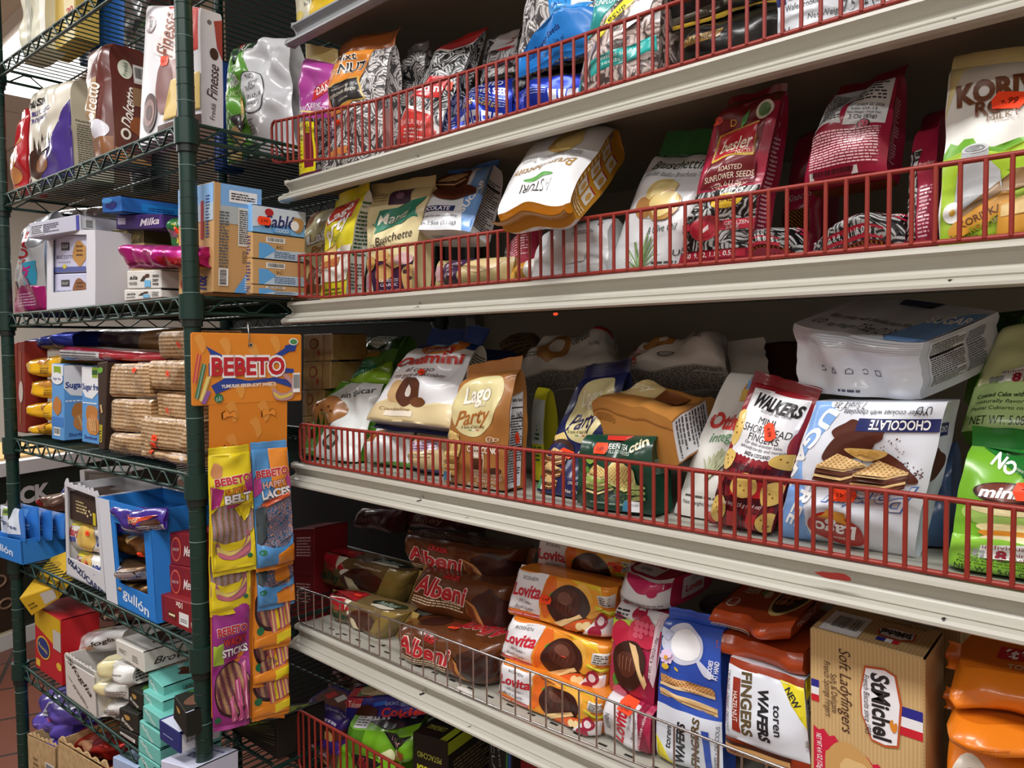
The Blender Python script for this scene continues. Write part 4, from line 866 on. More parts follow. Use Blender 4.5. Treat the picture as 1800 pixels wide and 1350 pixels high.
pk('candy_bag', 'white and lime milky sweets bag with a milk churn picture', 'candy bag', [(1660, 108), (2010, 62), (1985, 425), (1645, 434)], Y=.766, rest=S2, lean=4, th=.06, base='#e8e6df', bulge=.12, wr=1.3, fin='satin', seals=[('t', '#dcc98c', .016, -.3)],
   art=shx(.62, [G([(0, 0), (.2, 0), (.1, .1), (0, .3)], '#e3d59a'), TO('KORIVKA', .62, .145, .115, '#6f4026', '#d9c9b4', 1.02, -7, .09, 0, .02), TO('ROSHEN', .66, .255, .082, '#6a3d24', '#d9c9b4', .72, -4, .06, 0, .02), T('MILKY SWEETS', .78, .325, .04, '#7a5a44', .74, -3), PR(.6, .25, '4.99', 12, 1.3),
        G([(0, .5), (.06, .44), (.14, .46), (.2, .43), (.3, .44), (.36, .49), (.5, .5), (.7, .46), (1, .42), (1, .62), (0, .64)], '#6fae2e', 0), G([(0, .53), (.3, .49), (.55, .53), (.8, .47), (1, .45), (1, 1), (0, 1)], '#a9cc34', 0), G([(.2, .5), (.46, .5), (.46, .56), (.56, .62), (.6, .76), (.58, .9), (.16, .9), (.14, .74), (.17, .6), (.2, .56)], '#b9bcbe', 0), E(.33, .5, .13, .025, '#d8dadb'), E(.33, .5, .1, .016, '#8f9294'), R(.14, .74, .6, .8, '#a4a8aa'), G([(.17, .84), (.7, .62), (1, .56), (1, .64), (.6, .74), (.2, .92)], '#8a6a42'), E(.14, .82, .09, .06, '#f2f0ea'), E(.14, .82, .03, .02, '#d9a62a'), G([(.1, .92), (.16, .88), (.6, .74), (.66, .74), (.72, .78), (.5, .9), (.2, .97), (.12, .97)], '#d99a2e'), T('KORIVKA', .42, .86, .04, '#6a3a14', .42, -22, .03), T('ROSHEN', .48, .9, .035, '#9aa01e', .34, -22, .02), G([(.58, .8), (.98, .72), (1, .96), (.56, .98)], '#e2a33a'), G([(.6, .82), (.96, .74), (.98, .82), (.6, .88)], '#efd08a'), T('205 gr/g', .26, .965, .034, '#3a4a1a', .28), R(0, .985, 1, 1, '#8cc220')]))
def up(a): return [tuple([q[0], q[1], q[2] + .07, q[3], q[4] + .07] + list(q[5:])) if q[0] == 'R' else ('E', q[1], q[2] + .07) + tuple(q[3:]) if q[0] == 'E' else ('G', [(x, y + .07) for x, y in q[1]]) + tuple(q[2:]) for q in flat(a)]
# ---------------- third shelf
pk('cookie_bag', 'green sugar free cookie bag leaning on its back over a white one', 'cookie bag', [(600, 585), (704, 578), (676, 670), (572, 712)], Y=.87, lean=30, th=.07, base='#4f7f34', wr=1.3, bulge=.15, tp=(.8, .6, 0, 0),
   art=[G([(0, 0), (1, 0), (1, .35), (.3, .5), (0, .35)], '#2c4a28'), T('DIGESTIVE', .28, .08, .07, '#e8ece0', .46, -12, .05), T('FRUITS', .26, .17, .07, '#e8ece0', .42, -12, .05), T('DIGESTIVE', .24, .27, .06, '#9ac04a', .4, -12, .04), G([(.5, .04), (.86, .04), (.84, .2), (.7, .32), (.54, .24)], '#e4e8e0'), T('SUGAR', .68, .11, .05, '#2c5a30', .3), T('AZUCAR', .7, .18, .05, '#2c5a30', .3), T('AÑADIDO', .68, .25, .04, '#2c5a30', .28), blob(.55, .45, .26, .1, '#a0782e', 3), G([(.1, .5), (.6, .42), (.4, .6), (.1, .62)], '#dfe4d8'), blob(.45, .66, .34, .14, '#257a56', 4, 12, .1), FP(.22, .58, .66, .66, 4, '#cfe4d8'), T('NET WT. /PESO NET. 14.11 OZ', .48, .74, .05, '#e8f2ea', .6, -6), G([(0, .8), (.6, .78), (1, .6), (1, 1), (0, 1)], '#8bb52c')])
pk('cookie_bag', 'white and green cookie bag with a dark biscuit at the shelf end', 'cookie bag', [(562, 668), (655, 676), (612, 815), (516, 812)], Y=.785, rest=S3, lean=20, th=.06, base='#e2e4e2', wr=1.4, bulge=.15, side='#58962a', tp=(.6, .2, .5, .5),
   art=[G([(0, 0), (.42, 0), (.2, .3), (.3, 1), (0, 1)], '#5a9a2c'), G([(0, .5), (.36, .4), (.34, 1), (0, 1)], '#4a8f28'), blob(.34, .4, .3, .2, '#a06a3a', 4, 9, .15), [E(.2 + .07 * i, .34 + .05 * (i % 3), .02, .015, '#5a3018') for i in range(5)], T('sin azúcar', .72, .12, .08, '#2b2b2b', .5, -10), E(.56, .74, .16, .12, '#3a4a3c'), E(.56, .74, .1, .075, '#c8cec6'), T('NET WT. 8.8 OZ', .34, .9, .04, '#eef2ea', .5), blob(.1, .7, .06, .06, '#4a2414', 6)])
pk('cookie_bag', 'white cookie bag crumpled low in the bin under the ring biscuit bag', 'cookie bag', [(640, 752), (704, 760), (700, 838), (618, 826)], Y=.79, rest=S3, lean=15, th=.06, base='#dfe0e0', wr=1.8, kind='pillow', bulge=.15, art=[G([(0, .2), (.2, 0), (.5, .1), (.3, .3), (0, .5)], '#a0682f'), E(.2, .7, .16, .18, '#5a6a52'), G([(.3, .9), (1, .84), (1, 1), (.2, 1)], '#4d8a34')])
pk('cookie_bag', 'white ring biscuit bag with blue top tipped back above the bin front', 'cookie bag', [(722, 592), (822, 592), (786, 750), (634, 734)], Y=.776, lean=22, th=.07, base='#e4e5e8', side='#dfdad0', wr=1.2, bulge=.12, seals=[('t', '#23407e', .03), ('b', '#1d2b5a', .014, .6)],
   art=[R(0, -.01, 1, .1, '#23407e'), blob(.56, .07, .36, .14, '#c9762e', 3, 12, .08), G([(.3, .02), (.5, -.0), (.8, .02), (.86, .08), (.3, .09)], '#8ab8e0'), G([(.28, .1), (.84, .1), (.8, .19), (.34, .19)], '#b52f2e'), T('DIVELLA', .57, .145, .055, '#f6e6e0', .42, -3, .05), TO('Ottimini', .52, .27, .12, '#c8302c', '#f0dcd4', .84, -6, .06, .1, .02), T('al cacao', .5, .4, .06, '#5a2c1c', .34, -4, 0, .3), T('con gocce di cioccolato', .5, .47, .05, '#5a2c1c', .6, -4, 0, .3), PR(.56, .44, '2.99', 20, .8),
        G([(0, .82), (.3, .72), (.6, .78), (1, .74), (1, 1), (0, 1)], '#d9c79a', 0), blob(.3, .66, .12, .13, '#c9a878', 2), blob(.46, .66, .17, .16, '#4f2c1e', 4), blob(.47, .66, .045, .06, '#ddd6cc', 5), blob(.62, .77, .09, .05, '#6a4028', 6), T('Ciambelline', .36, .86, .04, '#7a5a3a', .4), R(.24, .88, .6, .94, '#efe6d4')],
   right=[FP(.1, .12, .9, .92, 26, '#57524e')])
pk('cookie_bag', 'cream cookie bag low in the bin between the ring biscuit bag and the cappuccino bag', 'cookie bag', [(716, 760), (778, 740), (772, 846), (694, 840)], Y=.79, rest=S3, lean=12, th=.06, base='#cfb98a', wr=1.6, kind='pillow', bulge=.12, art=[R(.15, .3, .85, .52, '#b9a0b4'), FP(.18, .32, .82, .5, 3, '#5a4660'), R(.2, .72, .5, .84, '#e4dcd0'), T('DIVELLA', .35, .78, .08, '#b52f2e', .26), FP(.2, .58, .8, .68, 3, '#6a543a'), G([(0, .9), (1, .94), (1, 1), (0, 1)], '#1f2c58'), E(.8, .1, .1, .08, '#4a7a4a')])
LAGO = lambda col, fl: [G([(.12, .12), (.3, .03), (.62, .02), (.86, .06), (.92, .22), (.86, .4), (.62, .54), (.34, .52), (.16, .4), (.08, .26)], '#d9cd98', 1)]
pk('wafer_bag', 'caramel brown cappuccino wafer bag standing with nutrition panel to its side', 'wafer bag', [(797, 668), (893, 650), (882, 866), (770, 852)], Y=.772, rest=S3, th=.055, base='#a9723a', side='#a56e36', bulge=.1, wr=1.0, seals=[('t', '#a86f36', .02)],
   art=[LAGO(0, 0), TO('Lago', .52, .16, .15, '#fbf7ea', '#9a8a5a', .46, -3, .05, .1, .02), T('1968', .62, .26, .035, '#f4ecd0', .14), T('Party', .5, .36, .14, '#a8662a', .58, -5, .03, .4), T('A taste of Italy\'s best', .52, .455, .032, '#5a4020', .4), R(.44, .485, .5, .492, '#3a8a4a'), R(.5, .485, .56, .492, '#f0f0ee'), R(.56, .485, .62, .492, '#c23a2c'), T('CAPPUCCINO', .68, .66, .055, '#f4ece0', .48, 2, .05), E(.8, .57, .06, .028, '#f0e4d0'), E(.8, .57, .05, .022, '#a9723a'), T('U D', .84, .57, .03, '#f0e4d0', .16), wafer(.14, .56, .3, .16, 0, '#b08a52', '#e6c98c', '@wafery'), swirl(.22, .66, .12, '#d8b674', '#b58a48'), [G([(.0, .7 + .06 * i), (.32, .68 + .06 * i), (.34, .73 + .06 * i), (.02, .75 + .06 * i)], ('@wafery', '#c9a05a')[i % 2]) for i in range(4)], R(.5, .7, .72, .86, '#cbb494'), R(.52, .74, .7, .84, '#4a2816'), E(.61, .705, .1, .025, '#efe6d6'), E(.88, .84, .08, .03, '#4a2816'), R(.1, .88, .24, .97, '#e6e9ea'), G([(.1, .88), (.17, .88), (.17, .97), (.1, .97)], '#3a7a9a'), T('WAFER COOKIES WITH', .74, .875, .025, '#f2e8da', .44), T('CAPPUCCINO FLAVORED', .74, .905, .025, '#f2e8da', .46), T('CREAM FILLING', .76, .935, .025, '#f2e8da', .32), T('8.82 oz (250g)', .7, .98, .036, '#f2e8da', .46)],
   right=[G([(.02, .22), (.8, .18), (.84, .98), (.04, .99)], '#dcdde2'), T('Nutrition Facts', .42, .25, .03, '#1a1a1c', .66, 0, .04), R(.06, .31, .8, .32, '#1a1a1c'), T('Calories', .22, .38, .026, '#1a1a1c', .3, 0, .03), T('165', .64, .375, .045, '#1a1a1c', .24, 0, .05), FP(.08, .42, .78, .95, 24, '#3a3a3e'), R(.06, .4, .8, .41, '#1a1a1c'), R(.06, .64, .8, .65, '#1a1a1c'), PR(.5, .57, '3.49', 60, .8)])
pk('cookie_bag', 'white cereal ring cookie bag resting high behind the cappuccino bag', 'cookie bag', [(946, 588), (1060, 560), (1074, 628), (892, 652)], Y=.91, lean=42, th=.075, base='#cfcdc8', side='#c9c5bc', kind='flow', tp=(.2, .2, .5, .8), wr=1.4, bulge=.1,
   art=[blob(.4, .5, .16, .4, '#a5743e', 3), blob(.42, .48, .07, .2, '#d0cbc2', 4), T('cereali', .68, .3, .2, '#3a3a36', .24, -14, 0, .35), T('Fior di fibra', .84, .5, .1, '#55524c', .12), G([(.8, 0), (1, 0), (1, .2), (.84, .16)], '#b52f2e'), FP(.1, .62, .28, .72, 2, '#55524c')], bottom=[FP(.03, .06, .97, .94, 14, '#4a4744')])
pk('cookie_bag', 'white cereal ring cookie bag lying on top of the caramel brown bag', 'cookie bag', [(1122, 582), (1258, 562), (1264, 622), (1090, 634)], Y=.885, lean=42, th=.085, base='#d2cfca', side='#c9c5bd', kind='flow', tp=(.15, .2, .3, .5), wr=1.4, bulge=.1, seals=[('l', '#5a2c20', .022, .5), ('r', '#d2cfca', .05)],
   art=[blob(.28, .25, .2, .22, '#a5743e', 3), E(.34, .24, .06, .08, '#d0cbc2'), T('Fior', .76, .22, .13, '#3a3a36', .1, 30, 0, .3), T('di Fibra', .78, .4, .13, '#3a3a36', .15, 30, 0, .3), E(.42, .7, .09, .1, '#6a6a66'), E(.42, .7, .07, .075, '#b9b6b0'), FP(.02, .4, .16, .8, 5, '#c08a8a'), R(.03, .78, .13, .95, '#b54a3a')], bottom=[FP(.03, .05, .97, .95, 16, '#57453e')])
pk('cookie_bag', 'tan paper cookie bag at the back against the shelf panel', 'cookie bag', [(862, 596), (918, 574), (950, 620), (892, 660)], Y=1.0, lean=20, th=.07, base='#8a7654', fin='paper', art=[FP(.3, .1, .9, .9, 8, '#55452e')])
pk('cookie_bag', 'navy topped cookie bag at the back behind the white ring biscuit bag', 'cookie bag', [(826, 612), (884, 618), (880, 680), (826, 680)], Y=.92, rest=S3, th=.05, base='#1d336e', art=[R(.3, .4, .5, 1, '#b9bcc4')])
pk('cookie_bag', 'yellow cornered bag squeezed between the cappuccino and the navy party bags', 'cookie bag', [(926, 682), (948, 686), (950, 860), (930, 850)], Y=.87, rest=S3, th=.05, base='#d6cf2a', art=[FP(.2, .16, .9, .8, 14, '#3a6a4a'), R(0, .12, 1, .6, '#c9d2cc')])
pk('wafer_bag', 'navy chocolate wafer bag leaning back beside the cappuccino one', 'wafer bag', [(1004, 668), (1088, 655), (1050, 888), (936, 864)], Y=.80, rest=S3, lean=12, th=.05, base='#1d2352', bulge=.1, wr=1.0, seals=[('t', '#191d48', .02)],
   art=[LAGO(0, 0), T('Lago', .5, .16, .14, '#efe8cc', .46, -4, .05), T('1968', .6, .26, .035, '#9a8a5a', .14), T('Party', .5, .36, .14, '#241c4a', .58, -5, .03, .4), T('A taste of Italy\'s best', .46, .455, .03, '#4a3a1c', .4), R(.4, .485, .46, .492, '#3a8a4a'), R(.46, .485, .52, .492, '#f0f0ee'), R(.52, .485, .58, .492, '#c23a2c'), G([(.02, .5), (.2, .46), (.36, .58), (.16, .62)], '@wafery'), E(.22, .62, .2, .1, '#3a2018'), E(.2, .64, .17, .08, '#1d2352'), wafer(.2, .68, .34, .16, 0, '#7a4a28'), wafer(.2, .8, .32, .14, 0, '#7a4a28'), wafer(.2, .9, .28, .12, 0, '#7a4a28'), T('CHOCOLATE', .72, .64, .055, '#f4ece0', .5, 2, .05), R(.04, .88, .16, .97, '#e6e9ea'), R(.04, .88, .1, .97, '#4a8a5a'), T('CHOCOLATE WAFER', .74, .88, .025, '#f2e8da', .44), T('Net Wt 8.82 oz', .7, .95, .03, '#f2e8da', .4), PR(.34, .64, '3.49', 20, .9)])
pk('wafer_bag', 'caramel brown wafer bag lying on its back with its block base forward', 'wafer bag', [(1106, 678), (1250, 668), (1178, 722), (1036, 692)], Y=.80, lean=70, dv=(.012, .006, -.075), base='#ab7438', side='#ab7438', tp=(.4, .05, 0, 0), wr=1.3, gus=.02, art=[E(.4, .45, .24, .3, '#d8bf86'), T('Party', .4, .45, .2, '#f2e6c8', .3, 0, .02, .4), G([(.6, .3), (.84, .2), (.86, .6), (.64, .66)], '#7a4626')], right=[R(.04, .2, .96, 1, '#d9dade'), FP(.08, .25, .92, .96, 10, '#44444a')],
   bottom=[R(0, .2, 1, .23, '#8a5a28'), FP(.05, .28, .3, .44, 4, '#8a5a28')])
pk('wafer_bag', 'dark green matcha wafer bag with folded top just behind the bin front', 'wafer bag', [(1008, 768), (1136, 770), (1142, 916), (1004, 892)], Y=.768, rest=S3, th=.06, base='#143c2c', side='#17412f', bulge=.05, seals=[], sr=(.5, .12, .1, .1), tp=(.8, .12, 0, 0),
   art=[T('GREEN TEA', .5, .14, .07, '#eef4ee', .46, 0, .03), T('CREAM FILLED WAFERS', .48, .21, .05, '#dce8dc', .6), T('ctin', .86, .09, .13, '#d8cfae', .2, -24, .05), G([(.3, .005), (.7, .0), (.6, .06), (.34, .06)], '#c8352a'), PR(.3, .17, '3.49', 0, 1.1)] + sh(.27, [wafer(.32, .4, .4, .5, 0, '#9ab05a', '#e6d59a', '@wafery', 5), blob(.64, .34, .2, .28, '#d9cf8a', 3), blob(.64, .32, .16, .22, '@wafery', 4), [G([(.7 + .05 * i, .5 + .1 * i), (.9, .48 + .1 * i), (.92, .54 + .1 * i), (.7, .58 + .1 * i)], '#a9b06a', 1) for i in range(3)], dust(.62, .6, .26, .26, '#6f8a3a', 90, 4, .015), blob(.12, .3, .07, .06, '#5f8f3a', 5), blob(.16, .12, .08, .06, '#8ab04a', 6), R(.68, .78, .86, .96, '#e6e9ea'), R(.68, .78, .76, .96, '#3a7a9a'), T('NON GMO', .8, .84, .035, '#26424a', .1), T('NO PRESERVATIVES', .38, .86, .03, '#cfe0d0', .2), T('ADDED COLORS', .58, .87, .03, '#cfe0d0', .16)]), right=[FP(.2, .3, .9, .5, 10, '#8fb0a0')])
pk('cookie_bag', 'white wholegrain cookie bag leaning back with red lettering', 'cookie bag', [(1264, 656), (1352, 664), (1330, 930), (1178, 898)], Y=.80, rest=S3, lean=14, th=.06, base='#d9d6cf', fin='satin', bulge=.1, side='#d0ccc4', seals=[],
   art=[T('Ottimini', .56, .32, .11, '#c0362e', 1.0, 2, .08), T('integrali', .5, .42, .07, '#4f8a5a', .66, -6, 0, .3), [G([(.3, .72), (.2 + .06 * i, .5 + .02 * abs(i - 4)), (.23 + .06 * i, .52 + .02 * abs(i - 4)), (.34, .74)], '#b9bd9a') for i in range(7)], blob(.78, .1, .3, .1, '#d08a3a', 3, 12, .1), G([(.5, .04), (.95, .02), (.98, .1), (.5, .12)], '#7aa6d4'), R(.46, .1, 1.0, .18, '#d9b45a'), T('Fantasie del Mattino', .76, .02, .03, '#2a2f5a', .5), FP(.1, .84, .6, .87, 1, '#55524e'), T('Net weight/Poids net 400 g', .42, .895, .028, '#44423e', .64), R(.4, .94, .9, 1, '#c8544a'), T('DIVELLA', .66, .965, .04, '#f4e6e0', .4)])
pk('cookie_bag', 'red tartan shortbread bag with a white upper half', 'cookie bag', [(1302, 672), (1422, 704), (1350, 914), (1240, 882)], Y=.766, rest=S3, lean=4, th=.05, base='#8e1e28', side='#6e1824', bulge=.2, kind='pillow', ed=.75, wr=.9, seals=[('t', '#7a1822', .012)],
   art=[[R(i * .16, .5, i * .16 + .05, 1, '#5a1420') for i in range(7)], [R(0, .52 + i * .12, 1, .555 + i * .12, '#4a121c') for i in range(4)], [R(i * .16 + .1, .5, i * .16 + .11, 1, '#1f1a22') for i in range(6)], [R(i * .32 + .02, .62 + .24 * j, i * .32 + .16, .74 + .24 * j, '#c2242c') for i in range(4) for j in range(2)],
        G([(.06, .03), (.95, .02)] + [(.97 - .0425 * i, .46 + .012 * (i % 2)) for i in range(1, 22)], '#e6e6ea'), TO('WALKERS', .54, .1, .085, '#161618', '#f0f0f2', .76, 2, .08, .25, .01), T('SCOTLAND 1898', .56, .155, .02, '#44444a', .5), T('MINI', .5, .215, .048, '#2a2a2e', .3), T('SHORTBREAD', .54, .275, .054, '#2a2a2e', .74), T('FINGERS', .54, .33, .05, '#2a2a2e', .5), T('Our classic all-butter bake,', .56, .37, .024, '#44444a', .6), T('deliciously crumbly and moreish', .56, .4, .024, '#44444a', .7), T('BAKED in SCOTLAND', .54, .44, .024, '#1a1a1c', .4, 0, .04), PR(.62, .27, '4.99', 60, .95),
        [[blob(x, y, rx, ry, '#e0bd66', int(x * 50) + 2, 9, .2)] + [E(x - rx * .5 + rx * .33 * i, y + (-.3 + .3 * (i % 3)) * ry, .012, .006, '#8a5a22') for i in range(4)] for x, y, rx, ry in ((.06, .3, .1, .12), (.98, .46, .22, .06), (.52, .66, .2, .09), (.88, .7, .14, .09), (.1, .52, .12, .07), (.16, .86, .16, .1), (.94, .92, .14, .08))], T('Net Wt. 125 g (4.4 oz)', .52, .8, .03, '#f4eaea', .6, 0, 0, .3)])
pk('wafer_bag', 'upside down white sugar free chocolate wafer bag behind the bin front', 'wafer bag', [(1592, 996), (1348, 952), (1426, 706), (1660, 708)], Y=.768, th=.07, base='#dfe3ec', side='#cfd5e0', bulge=.12, wr=.9, seals=[('t', '#8fb4e6', .014)], tp=(.85, .12, 0, 0),
   art=[G([(.7, 0), (1, 0), (1, 1), (.82, 1), (.76, .9), (.92, .6), (.84, .4)], '#86b0ea') , G([(.72, 0), (1, 0), (1, .4), (.86, .4)], '#7aa6e4'), T('SUGAR', .9, .74, .12, '#fff', .62, -68, .06), T('FREE', .84, .3, .1, '#fff', .34, -76, .05), G([(.34, .06), (.5, .04), (.7, .1), (.74, .2), (.62, .28), (.46, .24), (.36, .18)], '#b52822', 1), G([(.44, .2), (.66, .24), (.6, .3), (.48, .28)], '#d99a3a'), T('Lago', .54, .15, .1, '#fff', .3, 4, .05), T('Gastone', .5, .09, .03, '#f6dcd0', .16), [T('Party', .36, .38, .17, c, .62, -4, o_, .4) for c, o_ in (('#3f74c4', .05), ('#e4e8f2', .0))],
        up(inv([blob(.47, .27, .2, .09, '#55291d', 4, 16, .3), G([(.24, .42), (.3, .3), (.44, .25), (.6, .3), (.56, .4), (.4, .44), (.28, .46)], '#4f271c', 1), dust(.62, .36, .2, .09, '#55291d', 70, 3, .007), dust(.8, .5, .16, .07, '#55291d', 90, 5, .008), G([(.56, .4), (.7, .38), (.9, .5), (.94, .56), (.8, .54)], '#55291d', 1), G([(.4, .37), (.5, .36), (.68, .37), (.7, .4), (.6, .44), (.5, .42)], '#d8b066', 1), [E(.46 + .035 * k, .385 + .008 * (k % 2), .022, .012, '#c79a4c', 20) for k in range(6)], wafer(.4, .5, .36, .2), wafer(.7, .53, .36, .2)])),
        R(.0, .82, .56, .9, '#232c62'), T('CHOCOLATE', .26, .86, .06, '#fff', .4, 0, .04), T('Wafer cookies with chocolate', .4, .935, .035, '#33343c', .62), T('U D', .12, .95, .05, '#33343c', .1), T('7.5oz|213g', .68, .98, .05, '#33343c', .26), PR(.52, .4, '3.49', 0, 1.1)],
   left=[R(.2, .78, .9, .86, '#232c62'), T('CHOCOLATE', .55, .82, .04, '#fff', .6), blob(.5, .6, .4, .1, '#4a261a', 3)])
pk('wafer_bag', 'white sugar free wafer bag lying on top with its creased block base forward', 'wafer bag', [(1387, 572), (1614, 606), (1612, 706), (1398, 692)], Y=.80, lean=-6, th=.15, dv=(.045, .12, .035), base='#dde0e8', side='#d6dbe6', tp=(.05, .05, .02, .02), sr=(.1, .1, .05, .05), ed=.06, wr=1.8, gus=-.02, bulge=.04,
   art=[[R(.0, .02 + .035 * i, 1, .03 + .035 * i, '#c4c8d2') for i in range(6)], [T(s_, .26 + .11 * i, .58, .1, '#3a3e58', .05) for i, s_ in enumerate(('5', 'Δ', '⌂', 'O', '□'))], FP(.38, .86, .56, .94, 1, '#3a3e58')],
   top=[T('Wafer cookies with chocolate cream filling', .42, .62, .1, '#2c2e3e', .66), T('Net Weight', .32, .84, .1, '#2c2e3e', .2), T('7.5oz (213g)', .6, .82, .16, '#2c2e3e', .34), T('U D', .12, .8, .12, '#2c2e3e', .1), G([(.72, .9), (.76, .5), (.9, .2), (1, .1), (1, 1), (.76, 1)], '#76a4e2'), T('SUGAR', .88, .4, .2, '#fff', .26, -10, .05), G([(.3, 0), (.62, 0), (.6, .16), (.34, .16)], '#232c62')],
   right=[R(.08, .05, .5, .85, '#e8eaef'), FP(.1, .08, .5, .84, 22, '#2e3038'), R(.1, .3, .5, .33, '#1a1a1e'), FP(.55, .1, .8, .85, 18, '#55586a')])
pk('wafer_bag', 'blue grey wafer bag standing deep behind the upside down one', 'wafer bag', [(1606, 800), (1668, 780), (1664, 1000), (1586, 988)], Y=.84, rest=S3, th=.06, base='#4a608c', art=[T('g', .2, .8, .06, '#16181e', .1), G([(0, .1), (.9, 0), (.8, .4), (.1, .8)], '#8d98a8')])
GRN = ['#6aa92a', '#2f7a2c']
def minis(lab, quad, Y, rest, art, **k): return pk('cake_bag', lab, 'cake bag', quad, Y=Y, rest=rest, base='#74b02c', side='#5d9a26', art=art, bulge=.12, **k)
IND = lambda y: [G([(.24, y), (.62, y - .06), (.62, y + .07), (.24, y + .1)], '#eef0ea'), T('individual', .42, y - .01, .034, '#8a2038', .34, -6), T('8', .4, y + .055, .075, '#a01c38', .07, 0, .08), T('mini', .53, y + .03, .034, '#8a2038', .12), T('packs', .54, y + .07, .034, '#8a2038', .16), [E(.16 + .05 * (i % 3), y + .05 + .025 * (i // 3), .022, .014, '#9aa09a') for i in range(6)]]
minis('green lemon mini cake bag with a dark brown logo standing by the bin front', [(1690, 790), (1930, 812), (1915, 1062), (1656, 1016)], .768, S3, [G([(.1, 0), (1, 0), (1, .2), (.5, .2), (.3, .1)], '#23752e', 0), T('NO', .32, .105, .1, '#f2f6ee', .2, 24, .07), T('corn syrup', .5, .15, .03, '#e4f0dc', .16, 20), E(.42, .33, .3, .09, '#3a1a16'), E(.4, .32, .25, .07, '#6a2f22'), T('mini', .33, .32, .085, '#f4ece6', .3, -3, .06, .2), G([(.55, .36), (.62, .28), (.9, .26), (.95, .38), (.6, .42)], '#efe8e8'), G([(.57, .36), (.64, .29), (.9, .27), (.94, .37)], '#a61f3a'), PR(.56, .29, '3.99', -6, 1.2), G([(.1, .46), (.5, .42), (1, .46), (1, .62), (.6, .64), (.1, .58)], '#a9cf6a', 1), E(.34, .47, .26, .035, '#e9dca8'), E(.6, .62, .42, .06, '#eedfa6'), E(.6, .665, .4, .045, '#d98f2e'), E(.6, .71, .38, .05, '#efe3b4'), G([(.0, .72), (.4, .7), (1, .74), (1, 1), (0, 1)], '#8cc63c'), IND(.77), T('Coated Cake with Lemon Sauce', .42, .872, .017, '#16280e', .66, 0, .03), T('naturally flavored with other natural flavors', .5, .897, .015, '#16280e', .8), T('Pastel Cubierto con Salsa de Limón', .44, .92, .016, '#16280e', .7, 0, .02), T('NET WT. 5.08 OZ (144g)', .46, .965, .048, '#16280e', .78)], lean=5, th=.07, wr=1.0, seals=[('t', '#1f6a2a', .02, .3)])
minis('pale green lemon mini cake bag lying across the pile at the edge', [(1752, 560), (1920, 540), (1900, 765), (1684, 752)], .85, None, [G([(0, 0), (1, 0), (1, .5), (.3, .5), (0, .8)], '#dfe4a8'), E(.8, .3, .4, .12, '#d9a24a'), E(.8, .24, .4, .08, '#efe2b0'), G([(0, .6), (1, .5), (1, 1), (0, 1)], '#b9d48a'), IND(.5), T('Coated Cake with Lemon Sauce', .46, .7, .04, '#16280e', .8, 0, .03), T('naturally flavored with other', .5, .76, .034, '#16280e', .84), T('Pastel Cubierto con Salsa de Limón', .5, .82, .034, '#16280e', .9), T('NET WT. 5.08 OZ (144g)', .5, .92, .075, '#16280e', .86)], lean=28, th=.06, wr=1.1)
minis('dark green cake bag at the back with maroon letters', [(1722, 540), (1800, 530), (1760, 690), (1690, 700)], .95, None, [G([(0, 0), (1, 0), (1, .4), (0, .5)], '#1f4a1c'), T('ke', .35, .62, .14, '#7a1c30', .3, 0, .06), T('ch', .3, .45, .12, '#7a1c30', .3, 0, .06)], lean=15, th=.06)
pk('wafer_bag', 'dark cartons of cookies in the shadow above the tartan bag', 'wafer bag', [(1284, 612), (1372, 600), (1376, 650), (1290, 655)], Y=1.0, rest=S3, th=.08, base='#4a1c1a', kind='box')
for i, (q, lab) in enumerate(([[(533, 588), (584, 586), (584, 634), (533, 636)], 'topmost brown sesame block behind the candy hanger'], [[(533, 637), (582, 635), (580, 684), (532, 686)], 'brown sesame block with red stripe, second from the top behind the candy hanger'], [[(531, 687), (570, 685), (566, 730), (531, 732)], 'third brown sesame block down behind the candy hanger'], [[(531, 733), (562, 731), (558, 790), (531, 790)], 'lowest brown sesame block behind the candy hanger'])):
    pk('sesame_block', lab, 'sesame block', q, Y=.83, th=.08, kind='box', base='@halva', art=[E(.38, .35, .16, .22, '#8a3a2a'), E(.38, .35, .12, .16, '#9a7a44'), R(.72, 0, .735, 1, '#8a2f22'), G([(.55, .55), (.6, .7), (.55, .9), (.5, .7)], '#9a2a20')], group='sesame blocks behind the candy hanger')

# ---------------- fourth shelf
ROLL = dict(kind='flow', tp=(.2, .2, .9, .9), sr=(.3, .3, .12, .12), wr=.7, ed=.12)
HAL = [G([(0, 0), (.3, 0), (.42, .34), (.2, .3), (0, .2)], '#b3242c', 0), G([(.26, 0), (.36, 0), (.33, .34)], '#e6dcc6'), T('ÜLKER', .24, .36, .14, '#d8433a', .14, 0, .06), T('halley', .24, .62, .3, '#143a22', .26, 0, .06, .15), E(.42, .4, .05, .12, '#ece6d6'), blob(.6, .55, .2, .36, '#4a2418', 3), G([(.42, .5), (.5, .95), (.6, .9), (.5, .55)], '#d9c9a6'), G([(.8, 0), (1, 0), (1, 1), (.78, 1)], '#8a7338'), T('WITH MARSHMALLOW', .6, .12, .06, '#e8dcc0', .3)]
HTOP = [G([(0, .2), (.34, .1), (.4, 1), (0, 1)], '#b3242c'), PR(.3, .6, '3.49', 0, .9), E(.72, .5, .2, .3, '#1d2a1c'), T('halley', .72, .5, .3, '#9ab0a0', .24, 0, .03, .1), E(.72, .85, .14, .14, '#e4dcc8')]
pk('cookie_roll', 'upper marshmallow biscuit roll of the two in brown, red and gold film', 'cookie roll', [(554, 968), (712, 1010), (690, 1066), (546, 1020)], Y=.86, th=.07, base='#6a5230', art=HAL, top=HTOP, seals=[('l', '#8a6a34', .016), ('r', '#b89a54', .02)], **ROLL)
